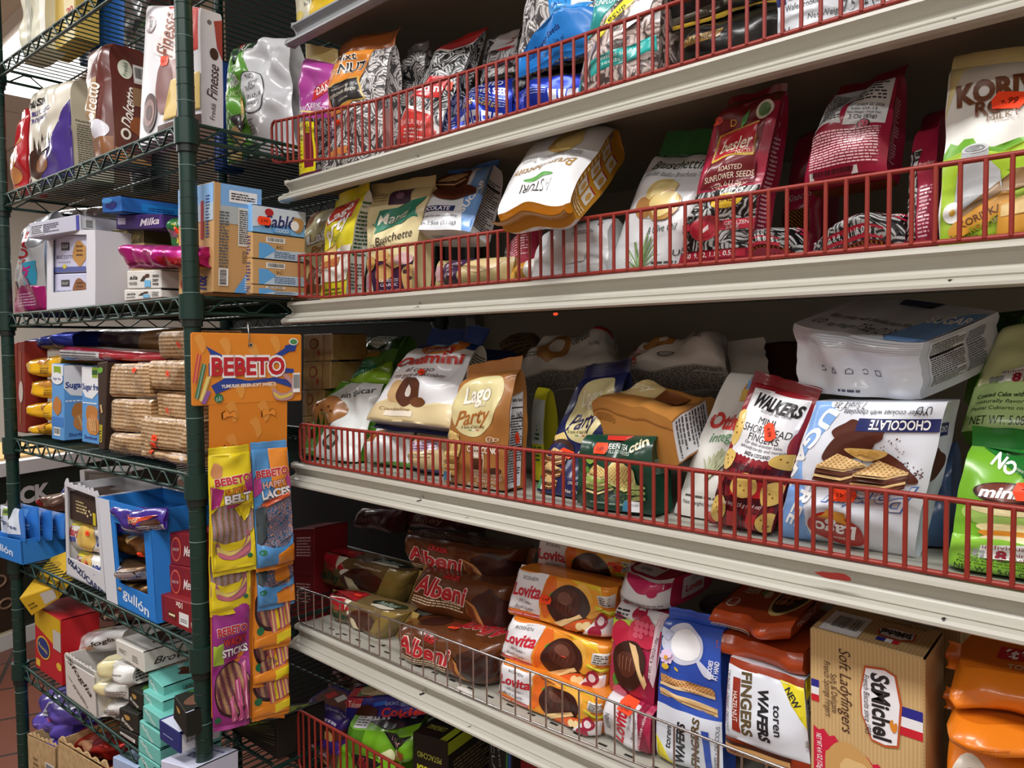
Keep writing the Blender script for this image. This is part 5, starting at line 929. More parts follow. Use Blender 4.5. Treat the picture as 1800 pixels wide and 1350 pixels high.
pk('cookie_roll', 'lower marshmallow biscuit roll of the two in brown, red and gold film', 'cookie roll', [(566, 1046), (696, 1084), (664, 1130), (576, 1088)], Y=None, z=S4, th=.07, base='#75603c', art=HAL, top=HTOP, seals=[('l', '#a8894a', .016), ('r', '#b89a54', .02)], **ROLL)
def alb(ys=.5, flip=0): return [TO('Albeni', .35, ys, .42, '#b8222a', '#efe2d6', .52, 3, .06, 0, .05), T('ÜLKER', .4, ys - .31, .12, '#b8222a', .16, 4, .08), FP(.1, ys + .26, .62, ys + .44, 3, '#d9c4a4'), blob(.84, .52, .16, .4, '#3a1d18', 5), G([(.62, .4), (.72, .5), (.86, .98), (.78, .98), (.66, .7)], '#b8793e'), G([(.63, .44), (.71, .55), (.82, .96), (.79, .97), (.67, .7)], '#6a3418')]
ATOP = [T('MILK CHOCOLATE COATED COOKIE WITH', .4, .5, .12, '#e0cdb0', .6), T('CARAMEL FLAVORED FILLING', .4, .72, .12, '#e0cdb0', .44), T('NET WT 12.13oz (344g)', .78, .8, .1, '#e0cdb0', .26)]
AB = dict(base='#5f3216', fin='film', seals=[('l', '#9a6a34', .016, 0, 1), ('r', '#6a3a1a', .016, 0, 1)], **ROLL)
pk('cookie_roll', 'topmost of the three brown caramel chocolate cookie rolls, dim under the shelf', 'cookie roll', [(696, 940), (902, 972), (882, 1032), (710, 996)], Y=.88, th=.08, art=alb(.55), top=ATOP, **AB)
pk('cookie_roll', 'middle of the three brown caramel chocolate cookie rolls', 'cookie roll', [(728, 1002), (888, 1036), (884, 1120), (702, 1066)], Y=.84, th=.08, art=alb(.32), **AB)
pk('cookie_roll', 'lowest of the three brown caramel chocolate cookie rolls, resting on the shelf', 'cookie roll', [(680, 1104), (868, 1142), (846, 1216), (686, 1160)], z=S4, th=.12, art=alb(.42), top=[TO('Albeni', .66, .5, .5, '#b8222a', '#efe2d6', .4, 180, .07, 0, .03), T('ÜLKER', .44, .5, .2, '#b8222a', .14), blob(.2, .5, .12, .3, '#3a1d18', 5), PR(.46, .72, '3.49', 0, 1)], **AB)
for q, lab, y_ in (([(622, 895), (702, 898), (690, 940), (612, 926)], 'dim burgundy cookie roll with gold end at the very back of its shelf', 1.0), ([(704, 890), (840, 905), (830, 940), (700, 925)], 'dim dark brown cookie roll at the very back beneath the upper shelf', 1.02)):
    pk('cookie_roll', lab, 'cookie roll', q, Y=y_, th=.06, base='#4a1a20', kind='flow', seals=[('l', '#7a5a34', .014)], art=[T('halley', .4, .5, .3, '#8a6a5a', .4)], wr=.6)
LV = [G([(.02, 0), (.36, 0), (.345, .5), (.37, .88), (.0, .86)], '#e6e4e8'), G([(0, .86), (.37, .88), (.36, .97), (0, .94)], '#b8242e'), T('ORANGE FLAVOR • ARÔME D\'ORANGE', .2, .915, .04, '#fff', .32), T('ROSHEN', .2, .12, .08, '#3a3a3e', .15), T('Lovita', .19, .38, .27, '#c41f34', .3, -3, .06, .12), T('– Jelly Cookies –', .2, .62, .08, '#4a4a4e', .19, 0, 0, .3), T('– Biscuits à la gelée –', .2, .76, .08, '#4a4a4e', .24, 0, 0, .3),
      G([(.37, 0), (1, 0), (1, .4), (.8, .6), (.7, 1), (.36, .97)], '#e8922a'), G([(.6, .0), (.9, 0), (.98, .3), (.8, .2)], '#e2c02a'), G([(.37, .1), (.46, .04), (.5, .5), (.4, .9)], '#e36a22', 1), blob(.84, .36, .1, .3, '#f0a83a', 4), blob(.72, .3, .12, .26, '#f2b84e', 9), G([(.44, .36), (.5, .24), (.56, .34), (.48, .42)], '#5f9a34', 1), blob(.63, .52, .19, .43, '#3a1a14', 2, 18, .05), E(.62, .44, .13, .28, '#4d251b', 15), E(.6, .36, .07, .12, '#7a4c3e', 15), [R(.55 + .04 * i, .26, .553 + .04 * i, .6, '#8a5a48') for i in range(4)], G([(.52, .92), (.76, .6), (.79, .66), (.6, .96)], '#e9c48a'), G([(.62, .96), (.78, .7), (.86, .74), (.74, 1)], '#e0602a', 1), [E(.78 + .05 * i, .84 - .03 * i, .03, .09, '#f3d9a0', 20) for i in range(2)], G([(.88, .18), (1, .14), (1, .42), (.89, .4)], '#d5d2cc'), FP(.9, .2, .99, .38, 4, '#3a3a3a'), G([(.86, .42), (1, .5), (1, .58), (.86, .5)], '#d8d63a'), G([(.8, 1), (.88, .7), (1, .62), (1, 1)], '#eee6ea'), E(.93, .68, .05, .16, '#a01c3a'), E(.93, .68, .03, .09, '#ead8dc'), E(.9, .93, .05, .14, '#a01c3a')]
LB = dict(kind='flow', base='#e0842a', th=.05, tp=(.1, .1, .6, .6), sr=(.16, .16, .07, .07), wr=.7, ed=.06)
def lov(lab, q, Y, **k):
    pk('cookie_pack', lab, 'cookie pack', q, Y=Y, rest=k.get('rest'), art=LV + [PR(*k.get('pr', (.62, .5, '2.49', 0, 1)))], seals=[('l', '#e8dcd6', .009, 0, 1), ('r', '#e6e0e2', .009, 0, 1)], **LB)
lov('orange jelly cookie pack at the back, up under the shelf edge', [(943, 944), (1112, 978), (1104, 1062), (937, 1008)], .87, pr=(.84, .3, '2.49', 0, 1))
lov('topmost orange jelly cookie pack of the front stack', [(905, 1000), (1074, 1036), (1070, 1122), (884, 1078)], .80, pr=(.42, .46, '2.49', 0, 1))
lov('middle orange jelly cookie pack of the front stack', [(894, 1086), (1072, 1138), (1052, 1222), (874, 1152)], .79, pr=(.62, .4, '2.49', 0, 1))
lov('lowest orange jelly cookie pack, standing behind the chrome bin front', [(876, 1164), (1060, 1228), (1046, 1312), (866, 1246)], .77, rest=S4, pr=(.3, 1.3, '2.49', 0, 1))
RASP = dict(kind='flow', base='#a8244a', tp=(.7, .7, .15, .15), sr=(.12, .12, .25, .25), wr=.5)
pk('cookie_pack', 'raspberry jelly cookie pack standing on end behind the price flap', 'cookie pack', [(1078, 1062), (1162, 1088), (1142, 1262), (1066, 1226)], Y=.785, th=.05, art=[G([(0, 0), (1, 0), (1, .14), (0, .1)], '#dcdadc'), FP(.05, .03, .3, .16, 4, '#2a2a2a'), E(.5, .05, .14, .06, '#a01c3a'), G([(0, .14), (.5, .1), (.3, .34), (0, .4)], '#a9c03a'), blob(.26, .28, .24, .14, '#b8203e', 3), blob(.66, .2, .28, .15, '#c42e4c', 5), [E(.52 + .1 * (i % 4), .12 + .06 * (i // 4), .05, .03, '#d65a72') for i in range(10)], G([(.1, .74), (.26, .62), (.3, .74), (.16, .84)], '#4f8a30', 1), blob(.46, .56, .36, .25, '#36180f', 4, 14, .08), blob(.44, .54, .22, .13, '#55291c', 6), [R(.28 + .08 * i, .46, .3 + .08 * i, .6, '#8a5a48') for i in range(4)], G([(.44, .32), (.56, .34), (.88, .68), (.84, .74)], '#e6c088', 0), G([(.86, 0), (1, 0), (1, .7), (.9, .6)], '#e2c9d2'), T('NET WT. 4.76OZ/135g', .93, .42, .06, '#4a2030', .46, -86), blob(.3, .88, .2, .08, '#c8506a', 8)], **RASP)
pk('cookie_pack', 'raspberry jelly cookie pack standing below with its name reading upward', 'cookie pack', [(1064, 1220), (1142, 1254), (1136, 1400), (1048, 1360)], Y=.772, rest=S4, th=.05, art=[G([(0, 0), (.72, .02), (.86, 1), (0, 1)], '#dbd8dc'), T('ROSHEN', .16, .5, .09, '#3a3a3e', .4, -86), T('Lovita', .4, .46, .26, '#c41f34', .8, -84, .06, .1), T('– Jelly Cookies –', .6, .36, .07, '#4a4a4e', .4, -84, 0, .3), T('– Biscuits à la gelée –', .7, .5, .07, '#4a4a4e', .5, -84, 0, .3), G([(.72, 0), (.86, 0), (1, 1), (.88, 1)], '#8a1c3a'), T('RASPBERRY FLAVOR • ARÔME', .86, .5, .05, '#f4dce2', .8, -82), PR(.5, .06, '2.49', 10, 1.1)], **RASP)
pk('cookie_pack', 'raspberry jelly cookie pack lying end on above the standing ones, white flap forward', 'cookie pack', [(1084, 1008), (1164, 1028), (1160, 1080), (1072, 1050)], Y=.79, th=.16, dv=(.006, .14, .012), kind='bag', tp=(.15, .1, 0, 0), gus=-.05, base='#b2244c', side='#b2244c', wr=.7, seals=[('b', '#dfdfe2', .009, .9, 1)],
   art=[R(0, 0, 1, 1, '#e0e0e3'), G([(.1, .02), (.96, .1), (.98, .3), (.6, .5), (.3, .34)], '#b8285a', 1), E(.8, .42, .08, .14, '#b8285a'), FP(.1, .82, .95, .96, 2, '#6a6a6e')], top=[R(.06, .1, .7, .95, '#e0dfe2'), T('Lovita', .4, .62, .22, '#c41f34', .5, 0, .05), T('ROSHEN', .34, .84, .08, '#3a3a3e', .24)], right=[R(.2, .1, .7, .8, '#cfc9d2'), T('Lovita', .45, .5, .24, '#c41f34', .36, 0, .05), T('ROSHEN', .46, .22, .1, '#3a3a3e', .2)])
pk('wafer_pack', 'blue wafer finger pack with a milk jug picture', 'wafer pack', [(1162, 1092), (1264, 1112), (1272, 1420), (1148, 1372)], Y=.778, rest=S4, th=.035, base='#2b4fae', side='#24459c', wr=.5, kind='flow', tp=(.5, .5, .1, .1), sr=(.1, .1, .2, .2), seals=[('t', '#2c50ae', .012)],
   art=[R(0, .58, 1, 1, '#d5dae4'), blob(.38, .14, .36, .13, '#c9cde0', 3, 12, .1), E(.42, .14, .27, .1, '#efeff2'), G([(.6, .2), (.86, .26), (.92, .3), (.76, .3)], '#c9cde0', 1), G([(.0, .04), (.2, .08), (.1, .14), (0, .1)], '#b9c0da'), [E(.13 + .07 * math.cos(a), .24 + .028 * math.sin(a), .05, .018, '#e3c6e4', math.degrees(a)) for a in np.linspace(0, 6.28, 9)[:-1]], E(.13, .24, .035, .014, '#d89a2a'), blob(.12, .305, .07, .02, '#dcb838', 4), E(.3, .31, .04, .008, '#dcb838', 40), G([(.03, .37), (.88, .375), (.92, .39), (.92, .44), (.05, .425)], '@waferd'), R(.04, .425, .92, .445, '#e0c394'), G([(.03, .47), (.94, .505), (.95, .555), (.05, .515)], '#dcbc8a'), G([(.04, .495), (.95, .528), (.95, .536), (.04, .503)], '#a57a48'), T('GOODIES', .86, .25, .07, '#eef0fa', .12, -84, .03), T('AT HAND', .95, .25, .07, '#eef0fa', .12, -84, .03), T('FINGERS', .62, .775, .11, '#5a4a2c', .36, -84, .06), T('WAFERS', .4, .81, .12, '#1c1c20', .3, -84, .08, .1), T('toren', .2, .8, .1, '#1c1c20', .17, -84, .03), R(.74, .66, .84, 1, '#2b4fae'), T('CREAMY > DELICIOUS', .92, .78, .05, '#44464e', .34, -84), G([(0, .82), (.3, 1), (0, 1)], '#e2d32a')])
pk('wafer_pack', 'white hazelnut wafer finger pack with brown bands and yellow corner', 'wafer pack', [(1274, 1160), (1406, 1202), (1424, 1372), (1270, 1326)], Y=.768, th=.045, base='#8e3418', side='#d9dde6', wr=.5, tp=(.4, .2, 0, 0), seals=[],
   art=[G([(0, .06), (1, .08), (1, .86), (0, .8)], '#d9dde6'), G([(.7, .06), (1, .08), (1, .5)], '#e2d32a'), T('NEW', .87, .2, .08, '#1c1c20', .2, 52, .05), T('FINGERS', .3, .4, .13, '#5a4a2c', .62, 86, .07), T('WAFERS', .52, .46, .13, '#1c1c20', .5, 86, .09, .1), T('toren', .7, .46, .1, '#1c1c20', .3, 86, .03), G([(.1, .16), (.2, .16), (.24, .7), (.14, .68)], '#8e2a18'), T('HAZELNUT', .165, .44, .06, '#f4e8e2', .3, 86), T('CRUNCHY · CREAMY · DELICIOUS', .05, .42, .045, '#44464e', .6, 86), R(.0, .83, .82, .87, '#3a1c12'), R(0, .87, .8, .93, '#c99a62'), R(.02, .95, .7, 1, '@waferd')], right=[T('WAFERS', .5, .28, .1, '#1c1c20', .9, 84, .05), T('FINGERS', .5, .6, .08, '#44464e', .9, 84), G([(0, 0), (1, 0), (1, .12), (0, .2)], '#e2d32a')])
BRO = dict(base='#b5481c', side='#a8411a', kind='bag', tp=(.1, .1, 0, 0), sr=(.15, .15, .1, .1), ed=.1, gus=-.02, wr=1.3)
pk('wafer_pack', 'upper brown orange hazelnut pack lying with a bowl of nuts on top', 'wafer pack', [(1246, 1078), (1388, 1100), (1382, 1132), (1238, 1100)], Y=.775, dv=(-.006, .15, .016), th=.15, seals=[('b', '#b5481c', .008, .7, 1)], art=[FP(.05, .75, .6, .95, 2, '#d9c0b0')], top=[E(.76, .5, .2, .36, '#e0c07a'), E(.76, .5, .17, .3, '#3a2018'), [E(.66 + .06 * (i % 4), .36 + .12 * (i // 4), .03, .06, ('#8a4a28', '#a5623a')[i % 2]) for i in range(11)], E(.38, .5, .05, .08, '#5f8a3a'), E(.46, .4, .05, .08, '#7aa04a'), E(.44, .56, .05, .08, '#d9b894'), T('WAFERS', .2, .5, .16, '#f0dccc', .2, 180), E(.12, .8, .08, .1, '#f0dccc'), E(.12, .8, .065, .08, '#b5481c'), T('U', .12, .8, .1, '#f0dccc')], right=[T('HAZELNUT', .3, .4, .3, '#f0dccc', .36)], **BRO)
pk('wafer_pack', 'lower brown orange hazelnut pack under the one with the bowl of nuts', 'wafer pack', [(1256, 1122), (1404, 1158), (1408, 1196), (1250, 1152)], Y=.772, dv=(-.006, .14, .012), th=.14, seals=[('b', '#b5481c', .006, .7, 1)], right=[R(.2, .1, .8, .9, '#dcdfe4'), G([(.5, .1), (.8, .1), (.8, .9)], '#e2d32a')], **BRO)
pk('biscuit_box', 'tan striped ladyfinger carton with white and orange oval logo', 'biscuit box', [(1423, 1102), (1626, 1158), (1626, 1372), (1425, 1368)], Y=.772, rest=S4, th=.075, kind='box', base='@kstripe', dv=(-.003, .076, .004),
   art=shy(.68, [R(0, .36, .075, .415, '#2b2a86'), R(0, .415, .075, .47, '#e8e8ea'), R(0, .47, .075, .52, '#c4202e'), R(.8, .36, 1, .43, '#2b2a86'), R(.8, .43, 1, .5, '#e8e8ea'), R(.8, .5, 1, .56, '#c4202e'), G([(.5, .15), (.68, .13), (.78, .16), (.83, .36), (.8, .66), (.68, .685), (.56, .67), (.47, .5), (.46, .34)], '#c0582c'), G([(.515, .165), (.68, .145), (.765, .17), (.81, .36), (.785, .645), (.68, .668), (.57, .655), (.485, .5), (.475, .34)], '#eceaee'), T('StMichel', .655, .41, .16, '#2a2326', .45, 88, .06), T('French Biscuits since 1905', .53, .42, .055, '#2a2326', .42, 88, 0, .2), G([(.725, .5), (.75, .47), (.76, .5), (.785, .485), (.79, .53), (.765, .56), (.74, .545)], '#d9862a', 1), T('Soft Ladyfingers', .335, .38, .11, '#4a2c22', .6, 88, 0, .25), T('Soft & Delicate', .225, .42, .06, '#4a2c22', .28, 88), T('French Sponge Fingers', .165, .4, .065, '#4a2c22', .4, 88, 0, .15),
        G([(.02, .7)] + [(.02 + .05 * i, .68 + .02 * i * .6 + (.03 if i % 2 else 0)) for i in range(1, 19)] + [(.95, 1), (.02, 1)], '#c8203e'), blob(.36, .93, .22, .18, '#c79a5e', 3, 12, .1), blob(.42, .97, .16, .12, '#d9b67c', 4), blob(.44, .98, .1, .06, '#efe6d2', 6), blob(.72, 1.0, .14, .1, '#c79a5e', 7), T('NET WT 4.41 OZ (125g)', .08, .88, .05, '#fbeef0', .26, 88, .02)]),
   top=[R(.06, .24, .42, .96, '#eceaec'), BC(.12, .34, .4, .92), G([(.52, .5), (.6, .34), (.84, .36), (.86, .6), (.76, .72), (.56, .68)], '#c0582c'), G([(.535, .5), (.61, .37), (.825, .39), (.84, .59), (.75, .68), (.57, .65)], '#eceaee'), T('StMichel', .69, .53, .17, '#2a2326', .26, 176, .08), R(.56, .72, .64, .84, '#2b2a86'), R(.64, .72, .7, .84, '#e8e8ea'), R(.7, .72, .76, .84, '#c4202e'), T('Soft Boudoirs', .7, .16, .12, '#8a6a42', .4, 176, 0, .25)])
OR = dict(base='#e07a1a', side='#d87016', kind='flow', tp=(.3, .25, .9, .2), sr=(.3, .3, .12, .1), wr=1.6)
pk('sandwich_pack', 'upper bright orange peanut butter sandwich pack at the picture edge', 'cookie pack', [(1664, 1190), (1880, 1236), (1880, 1300), (1662, 1238)], Y=.775, dv=(.0, .11, .03), th=.11, seals=[('l', '#e2761a', .012, 0, 1)], art=[FP(.7, .6, 1, .8, 2, '#f2d8b8')], top=[R(.34, .4, .62, .7, '#c4202e'), T('été', .48, .55, .24, '#fff', .2, 0, .08), T('PEANUT BUT', .52, .2, .15, '#f4e0c4', .4, 0, .02), T('TOAST', .6, .86, .12, '#f4e0c4', .3)], **OR)
pk('sandwich_pack', 'middle bright orange peanut butter sandwich pack under the upper one', 'cookie pack', [(1662, 1244), (1880, 1306), (1880, 1352), (1662, 1282)], Y=.772, th=.1, seals=[('l', '#e2761a', .012, 0, 1)], art=[FP(.2, .4, .6, .6, 2, '#b8600f')], **OR)
pk('sandwich_pack', 'lowest bright orange pack with a bowl of peanut butter picture', 'cookie pack', [(1646, 1290), (1880, 1362), (1880, 1480), (1646, 1410)], Y=.77, rest=S4, th=.1, seals=[('t', '#e2761a', .01)], art=[E(.26, .5, .22, .4, '#dcd3c4'), E(.27, .5, .17, .32, '#b87a34'), swirl(.27, .5, .12, '#d29a50', '#b87a34')], **OR)
pk('biscuit_box', 'second tan carton standing in shade behind the ladyfinger carton', 'biscuit box', [(1648, 1100), (1690, 1108), (1690, 1300), (1650, 1300)], Y=.90, rest=S4, th=.06, kind='box', base='@kstripe')
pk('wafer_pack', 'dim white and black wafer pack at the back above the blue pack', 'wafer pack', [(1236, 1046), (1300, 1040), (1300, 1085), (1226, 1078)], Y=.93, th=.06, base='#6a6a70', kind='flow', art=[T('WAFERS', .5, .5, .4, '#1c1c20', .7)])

# ---------------- fifth shelf, low at the bottom
pk('wafer_pack', 'purple sweets wafer pack lying low, upper of two beside the red bin front', 'wafer pack', [(528, 1238), (598, 1276), (592, 1322), (522, 1282)], Y=.80, dv=(-.012, .1, .012), th=.1, base='#3a2270', side='#3a2270', kind='flow', tp=(.15, .15, .4, .4), wr=.5, art=[R(0, .3, 1, 1, '#5a2a1c'), FP(.1, .1, .9, .26, 1, '#e0d4f0'), T('Tadelle', .35, .6, .3, '#d9c0d0', .4, 0, .05), E(.75, .65, .12, .2, '#c89a5a'), PR(.06, .5, '1.99', 60, .8)], top=[R(.05, .1, .95, .8, '#6a3a2a'), [G([(.2 + .2 * i, .2), (.34 + .2 * i, .3), (.3 + .2 * i, .6), (.16 + .2 * i, .5)], ('#c8302c', '#d9cfc8')[i % 2]) for i in range(4)], T('Gaufrettes · Double Cream', .5, .92, .1, '#e0d4f0', .9)])
pk('wafer_pack', 'purple sweets wafer pack lying low, lower of two beside the red bin front', 'wafer pack', [(532, 1294), (600, 1318), (592, 1368), (528, 1346)], rest=S5, Y=.785, th=.1, base='#3a2270', kind='flow', tp=(.15, .15, .4, .4), wr=.5, art=[R(0, .25, 1, 1, '#5a2a1c'), E(.2, .5, .08, .18, '#d9cfe0'), T('Tadelle', .6, .5, .24, '#d9c0d0', .36, 0, .05), G([(.4, .7), (.8, .6), (.84, .8), (.44, .9)], '@waferd')])
pk('cookie_pack', 'purple chocolate chip cookie pack lying under the chrome bin shelf', 'cookie pack', [(602, 1236), (770, 1226), (768, 1262), (600, 1274)], Y=.81, dv=(-.03, .06, .012), th=.07, base='#2c2478', side='#2c2478', kind='flow', tp=(.15, .15, .4, .4), wr=.7, seals=[('l', '#2c2478', .014)], art=[R(0, 0, .2, .3, '#b8242c'), T('Tablone', .12, .16, .24, '#f2dcd0', .16), blob(.28, .55, .13, .36, '#3f2014', 3), G([(.36, .12), (.5, .06), (.5, .2), (.36, .26)], '#2c5ab8'), T('QALIN EL FOREST', .64, .16, .12, '#a8b0e0', .3), T('Cookies', .68, .56, .44, '#c8302c', .46, 0, .06, .1)], top=[G([(0, .1), (.3, .0), (.3, 1), (0, 1)], '#b8242c'), R(.1, .1, .6, .9, '#4a6a3a'), blob(.3, .6, .16, .3, '#c9ad84', 3), blob(.42, .6, .12, .3, '#d6bd94', 5), blob(.2, .5, .1, .2, '#a58a62', 6)])
pk('wafer_pack', 'lime and black nut wafer pack lying in the lowest bin, upper one', 'wafer pack', [(604, 1290), (724, 1304), (722, 1352), (600, 1340)], Y=.775, dv=(-.035, .075, .03), th=.08, base='#6aa41e', side='#6aa41e', kind='flow', tp=(.15, .15, .4, .4), wr=.6, art=[G([(.55, 0), (.95, .04), (.8, .4)], '#18181a'), T('Ülker', .76, .14, .16, '#d8a0a8', .2), blob(.84, .6, .08, .26, '#8a4a24', 3), blob(.66, .66, .1, .2, '#dcdfae', 5), R(0, 0, .3, 1, '#4a7a1a')], top=[G([(.3, 0), (1, 0), (1, .6), (.6, 1), (.3, .7)], '#18181a'), T('Double NUT', .6, .4, .3, '#cfc2ca', .6, 170, .06), R(.1, .2, .3, .95, '#cfcfd2'), FP(.12, .3, .28, .9, 6, '#555')])
pk('wafer_pack', 'lime and black nut wafer pack lying in the lowest bin, lower one', 'wafer pack', [(588, 1316), (690, 1348), (686, 1400), (586, 1372)], rest=S5, Y=.768, th=.06, base='#6aa41e', kind='flow', tp=(.15, .15, .4, .4), wr=.6, art=[G([(.2, 0), (.8, .04), (.5, .5)], '#18181a'), T('Ülker', .5, .14, .2, '#c8303a', .2), T('Double', .62, .7, .3, '#cfc2ca', .4)])
pk('biscuit_box', 'black pistachio cookie carton with yellow lettering in the lowest bin', 'biscuit box', [(725, 1287), (787, 1304), (787, 1420), (724, 1400)], Y=.785, rest=S5, dv=(-.012, .125, .01), th=.12, kind='box', base='#1d1611', art=[T('GRISBI', .5, .36, .1, '#c9c82a', .7, 180, .05), T('PISTACCHIO', .5, .2, .06, '#b9b84a', .7, 180), R(0, .5, 1, .505, '#6a5a2a'), T('· APRI QUI ·', .5, .6, .06, '#b9a45a', .7), PR(.62, .44, '3.99', 20, 1), FP(.1, .7, .9, .95, 5, '#8a7a4a')], top=[R(.8, 0, 1, 1, '#9aa824'), T('SBI', .5, .3, .3, '#c9c82a', .4, 100, .06), T("L'ORIGINALE", .4, .8, .1, '#b9b84a', .5, 180)], right=[R(0, 0, 1, .12, '#9aa824'), FP(.1, .2, .9, .5, 8, '#7a6a4a'), T('GRISBI', .6, .8, .14, '#c9c82a', .5, 0, .05)])
pk('chocolate_pack', 'black lactose free chocolate pack standing by the pistachio carton', 'chocolate pack', [(860, 1290), (900, 1310), (898, 1420), (856, 1400)], Y=.82, rest=S5, th=.06, kind='box', base='#141615', art=[T('CLASSIC', .3, .3, .16, '#8a8f8a', .5, 80), T('CHOCOLATE', .6, .3, .08, '#8a8f8a', .6, 80), R(.8, 0, .9, 1, '#2c6a3a'), R(.9, 0, 1, 1, '#2c4a9a')])
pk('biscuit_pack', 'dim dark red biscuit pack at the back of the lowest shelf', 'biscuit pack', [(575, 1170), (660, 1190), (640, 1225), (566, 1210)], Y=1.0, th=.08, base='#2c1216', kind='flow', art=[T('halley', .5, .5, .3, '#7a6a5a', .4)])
pk('chocolate_pack', 'dark red chocolate pack glimpsed beyond the pistachio carton', 'chocolate pack', [(905, 1320), (960, 1335), (958, 1440), (903, 1425)], Y=.84, rest=S5, th=.06, kind='box', base='#7a1c1c', art=[T('oa', .3, .3, .14, '#e8d8d8', .4, 0, .05)])
# ================================================================ things on the green rack
ZA, ZB, ZC, ZD, ZE, ZF, ZG = (RZ[k] + .0045 for k in 'ABCDEFG')
def rp(name, label, cat, quad, d, rest=None, **k): return pk(name, label, cat, quad, Y=('r', d), rest=rest, **k)
def carton(name, label, cat, quad, d, th, base, rest=None, win=None, inner=None, art=(), right=(), wall=.003, front=True, yaw=0, rag=0, lean=0, plane=None):
    """open display carton: bottom, back, two walls and a front panel with a cut-out window (x0, y0, x1, y1)"""
    ya = math.radians(yaw) + TH; n = np.array([math.sin(ya), -math.cos(ya), 0])
    mx, my = (quad[2][0] + quad[3][0]) / 2, (quad[2][1] + quad[3][1]) / 2; p0 = onP(mx, my, RC + Vv * d, -Vv)
    C = [onP(x, y, p0, n) for x, y in quad]
    if rest is not None:
        for b_, t_ in ((3, 0), (2, 1)):
            v = C[b_] - C[t_]; C[b_] = C[t_] + v * ((rest - C[t_][2]) / v[2])
    dep = -n * th; xd = C[1] - C[0] + C[2] - C[3]; xd /= np.linalg.norm(xd)
    Wm = np.linalg.norm(C[2] - C[3]); Hm = np.linalg.norm(C[3] - C[0])
    def P(s, t, w): return bilin(C, np.array(s, float), np.array(t, float)) + dep * np.asarray(w, float)[..., None]
    rg = random.Random(len(ALL)); m = mat(base, 'paper'); mi_ = mat(inner or base, 'paper')
    def slab(q, nin, mm):           # q: 4 points, thickness along nin
        q = np.array(q); v = np.vstack([q, q + np.asarray(nin) * wall])
        return v, [[0, 1, 2, 3], [7, 6, 5, 4], [0, 4, 5, 1], [1, 5, 6, 2], [2, 6, 7, 3], [3, 7, 4, 0]], mm
    b_ = MB(); one = lambda s, t, w: P([s], [t], [w])[0]
    def add(q, nin, mm=m): b_.add(*slab(q, nin, mm), None, False)
    add([one(0, 0, 0), one(1, 0, 0), one(1, 0, 1), one(0, 0, 1)], (0, 0, 1))
    add([one(0, 0, 1), one(1, 0, 1), one(1, 1, 1), one(0, 1, 1)], n)
    add([one(0, 0, 0), one(0, 0, 1), one(0, 1, 1), one(0, 1, 0)], xd)
    add([one(1, 0, 0), one(1, 0, 1), one(1, 1, 1), one(1, 1, 0)], -xd)
    o = b_.build(name, (C[2] + C[3]) / 2 + dep / 2); tag(o, label, cat); ALL.append(o)
    rng = random.Random(3)
    if win:
        x0, y0, x1, y1 = win; f = MB(); t0, t1 = 1 - y1, 1 - y0
        def fr(s0, a0, s1, a1):
            if s1 - s0 > .001 and a1 - a0 > .001: f.add(*slab([one(s0, a0, 0), one(s1, a0, 0), one(s1, a1, 0), one(s0, a1, 0)], -n, m), None, False)
        fr(0, 0, 1, t0); fr(0, t0, x0, t1); fr(x1, t0, 1, t1); fr(0, t1, 1, 1)
        if rag:
            for i in range(rag):
                s = i / rag; h = .02 + .05 * rg.random(); f.add(*slab([one(s, 1, 0), one(s + 1 / rag, 1, 0), one(s + .7 / rag, 1 + h, 0), one(s + .3 / rag, 1 + h * .8, .01)], -n, m), None, False)
        if art: marks(f, Face(lambda x, y: P(x, 1 - y, np.zeros(np.shape(x))), Wm, Hm, n, .01), art, 'paper', rng, None)
        f.build('front_panel', one(.5, 0, 0), o)
    if right:
        sb = MB(); marks(sb, Face(lambda x, y: P(np.ones(np.shape(x)), 1 - y, x), th, Hm, xd, .02), right, 'paper', rng, None); sb.build('side_print', one(1, .5, .5), o)
    return o

# ---------------- above the top visible wire shelf
rp('snack_bag', 'tall cream bag standing on the highest wire shelf', 'snack bag', [(33, -90), (72, -120), (72, 65), (34, 88)], .03, ZA, th=.06, base='#d6d3bd', fin='satin', art=[G([(.3, .3), (.5, .3), (.6, 1), (.5, 1)], '#b9b8aa'), R(.9, 0, 1, 1, '#f0efe6')])
rp('snack_bag', 'yellow carton beside the tall cream bag on the highest wire shelf', 'snack carton', [(78, -140), (130, -180), (132, 25), (80, 62)], .06, ZA, th=.05, kind='box', base='#c9ac58', art=[G([(.6, .4), (1, .2), (1, 1), (.7, 1)], '#d9cda0'), T('20', .85, .78, .05, '#b3303a', .2, 0, .06)])
rp('snack_bag', 'blue bag behind the yellow carton on the highest wire shelf', 'snack bag', [(128, -150), (176, -180), (176, -12), (130, 22)], .12, ZA, th=.06, base='#2f6cc0')
rp('snack_bag', 'dark brown pack deep on the highest wire shelf', 'snack bag', [(205, -150), (290, -220), (290, -66), (205, -26)], .24, ZA, th=.1, base='#3a2620')

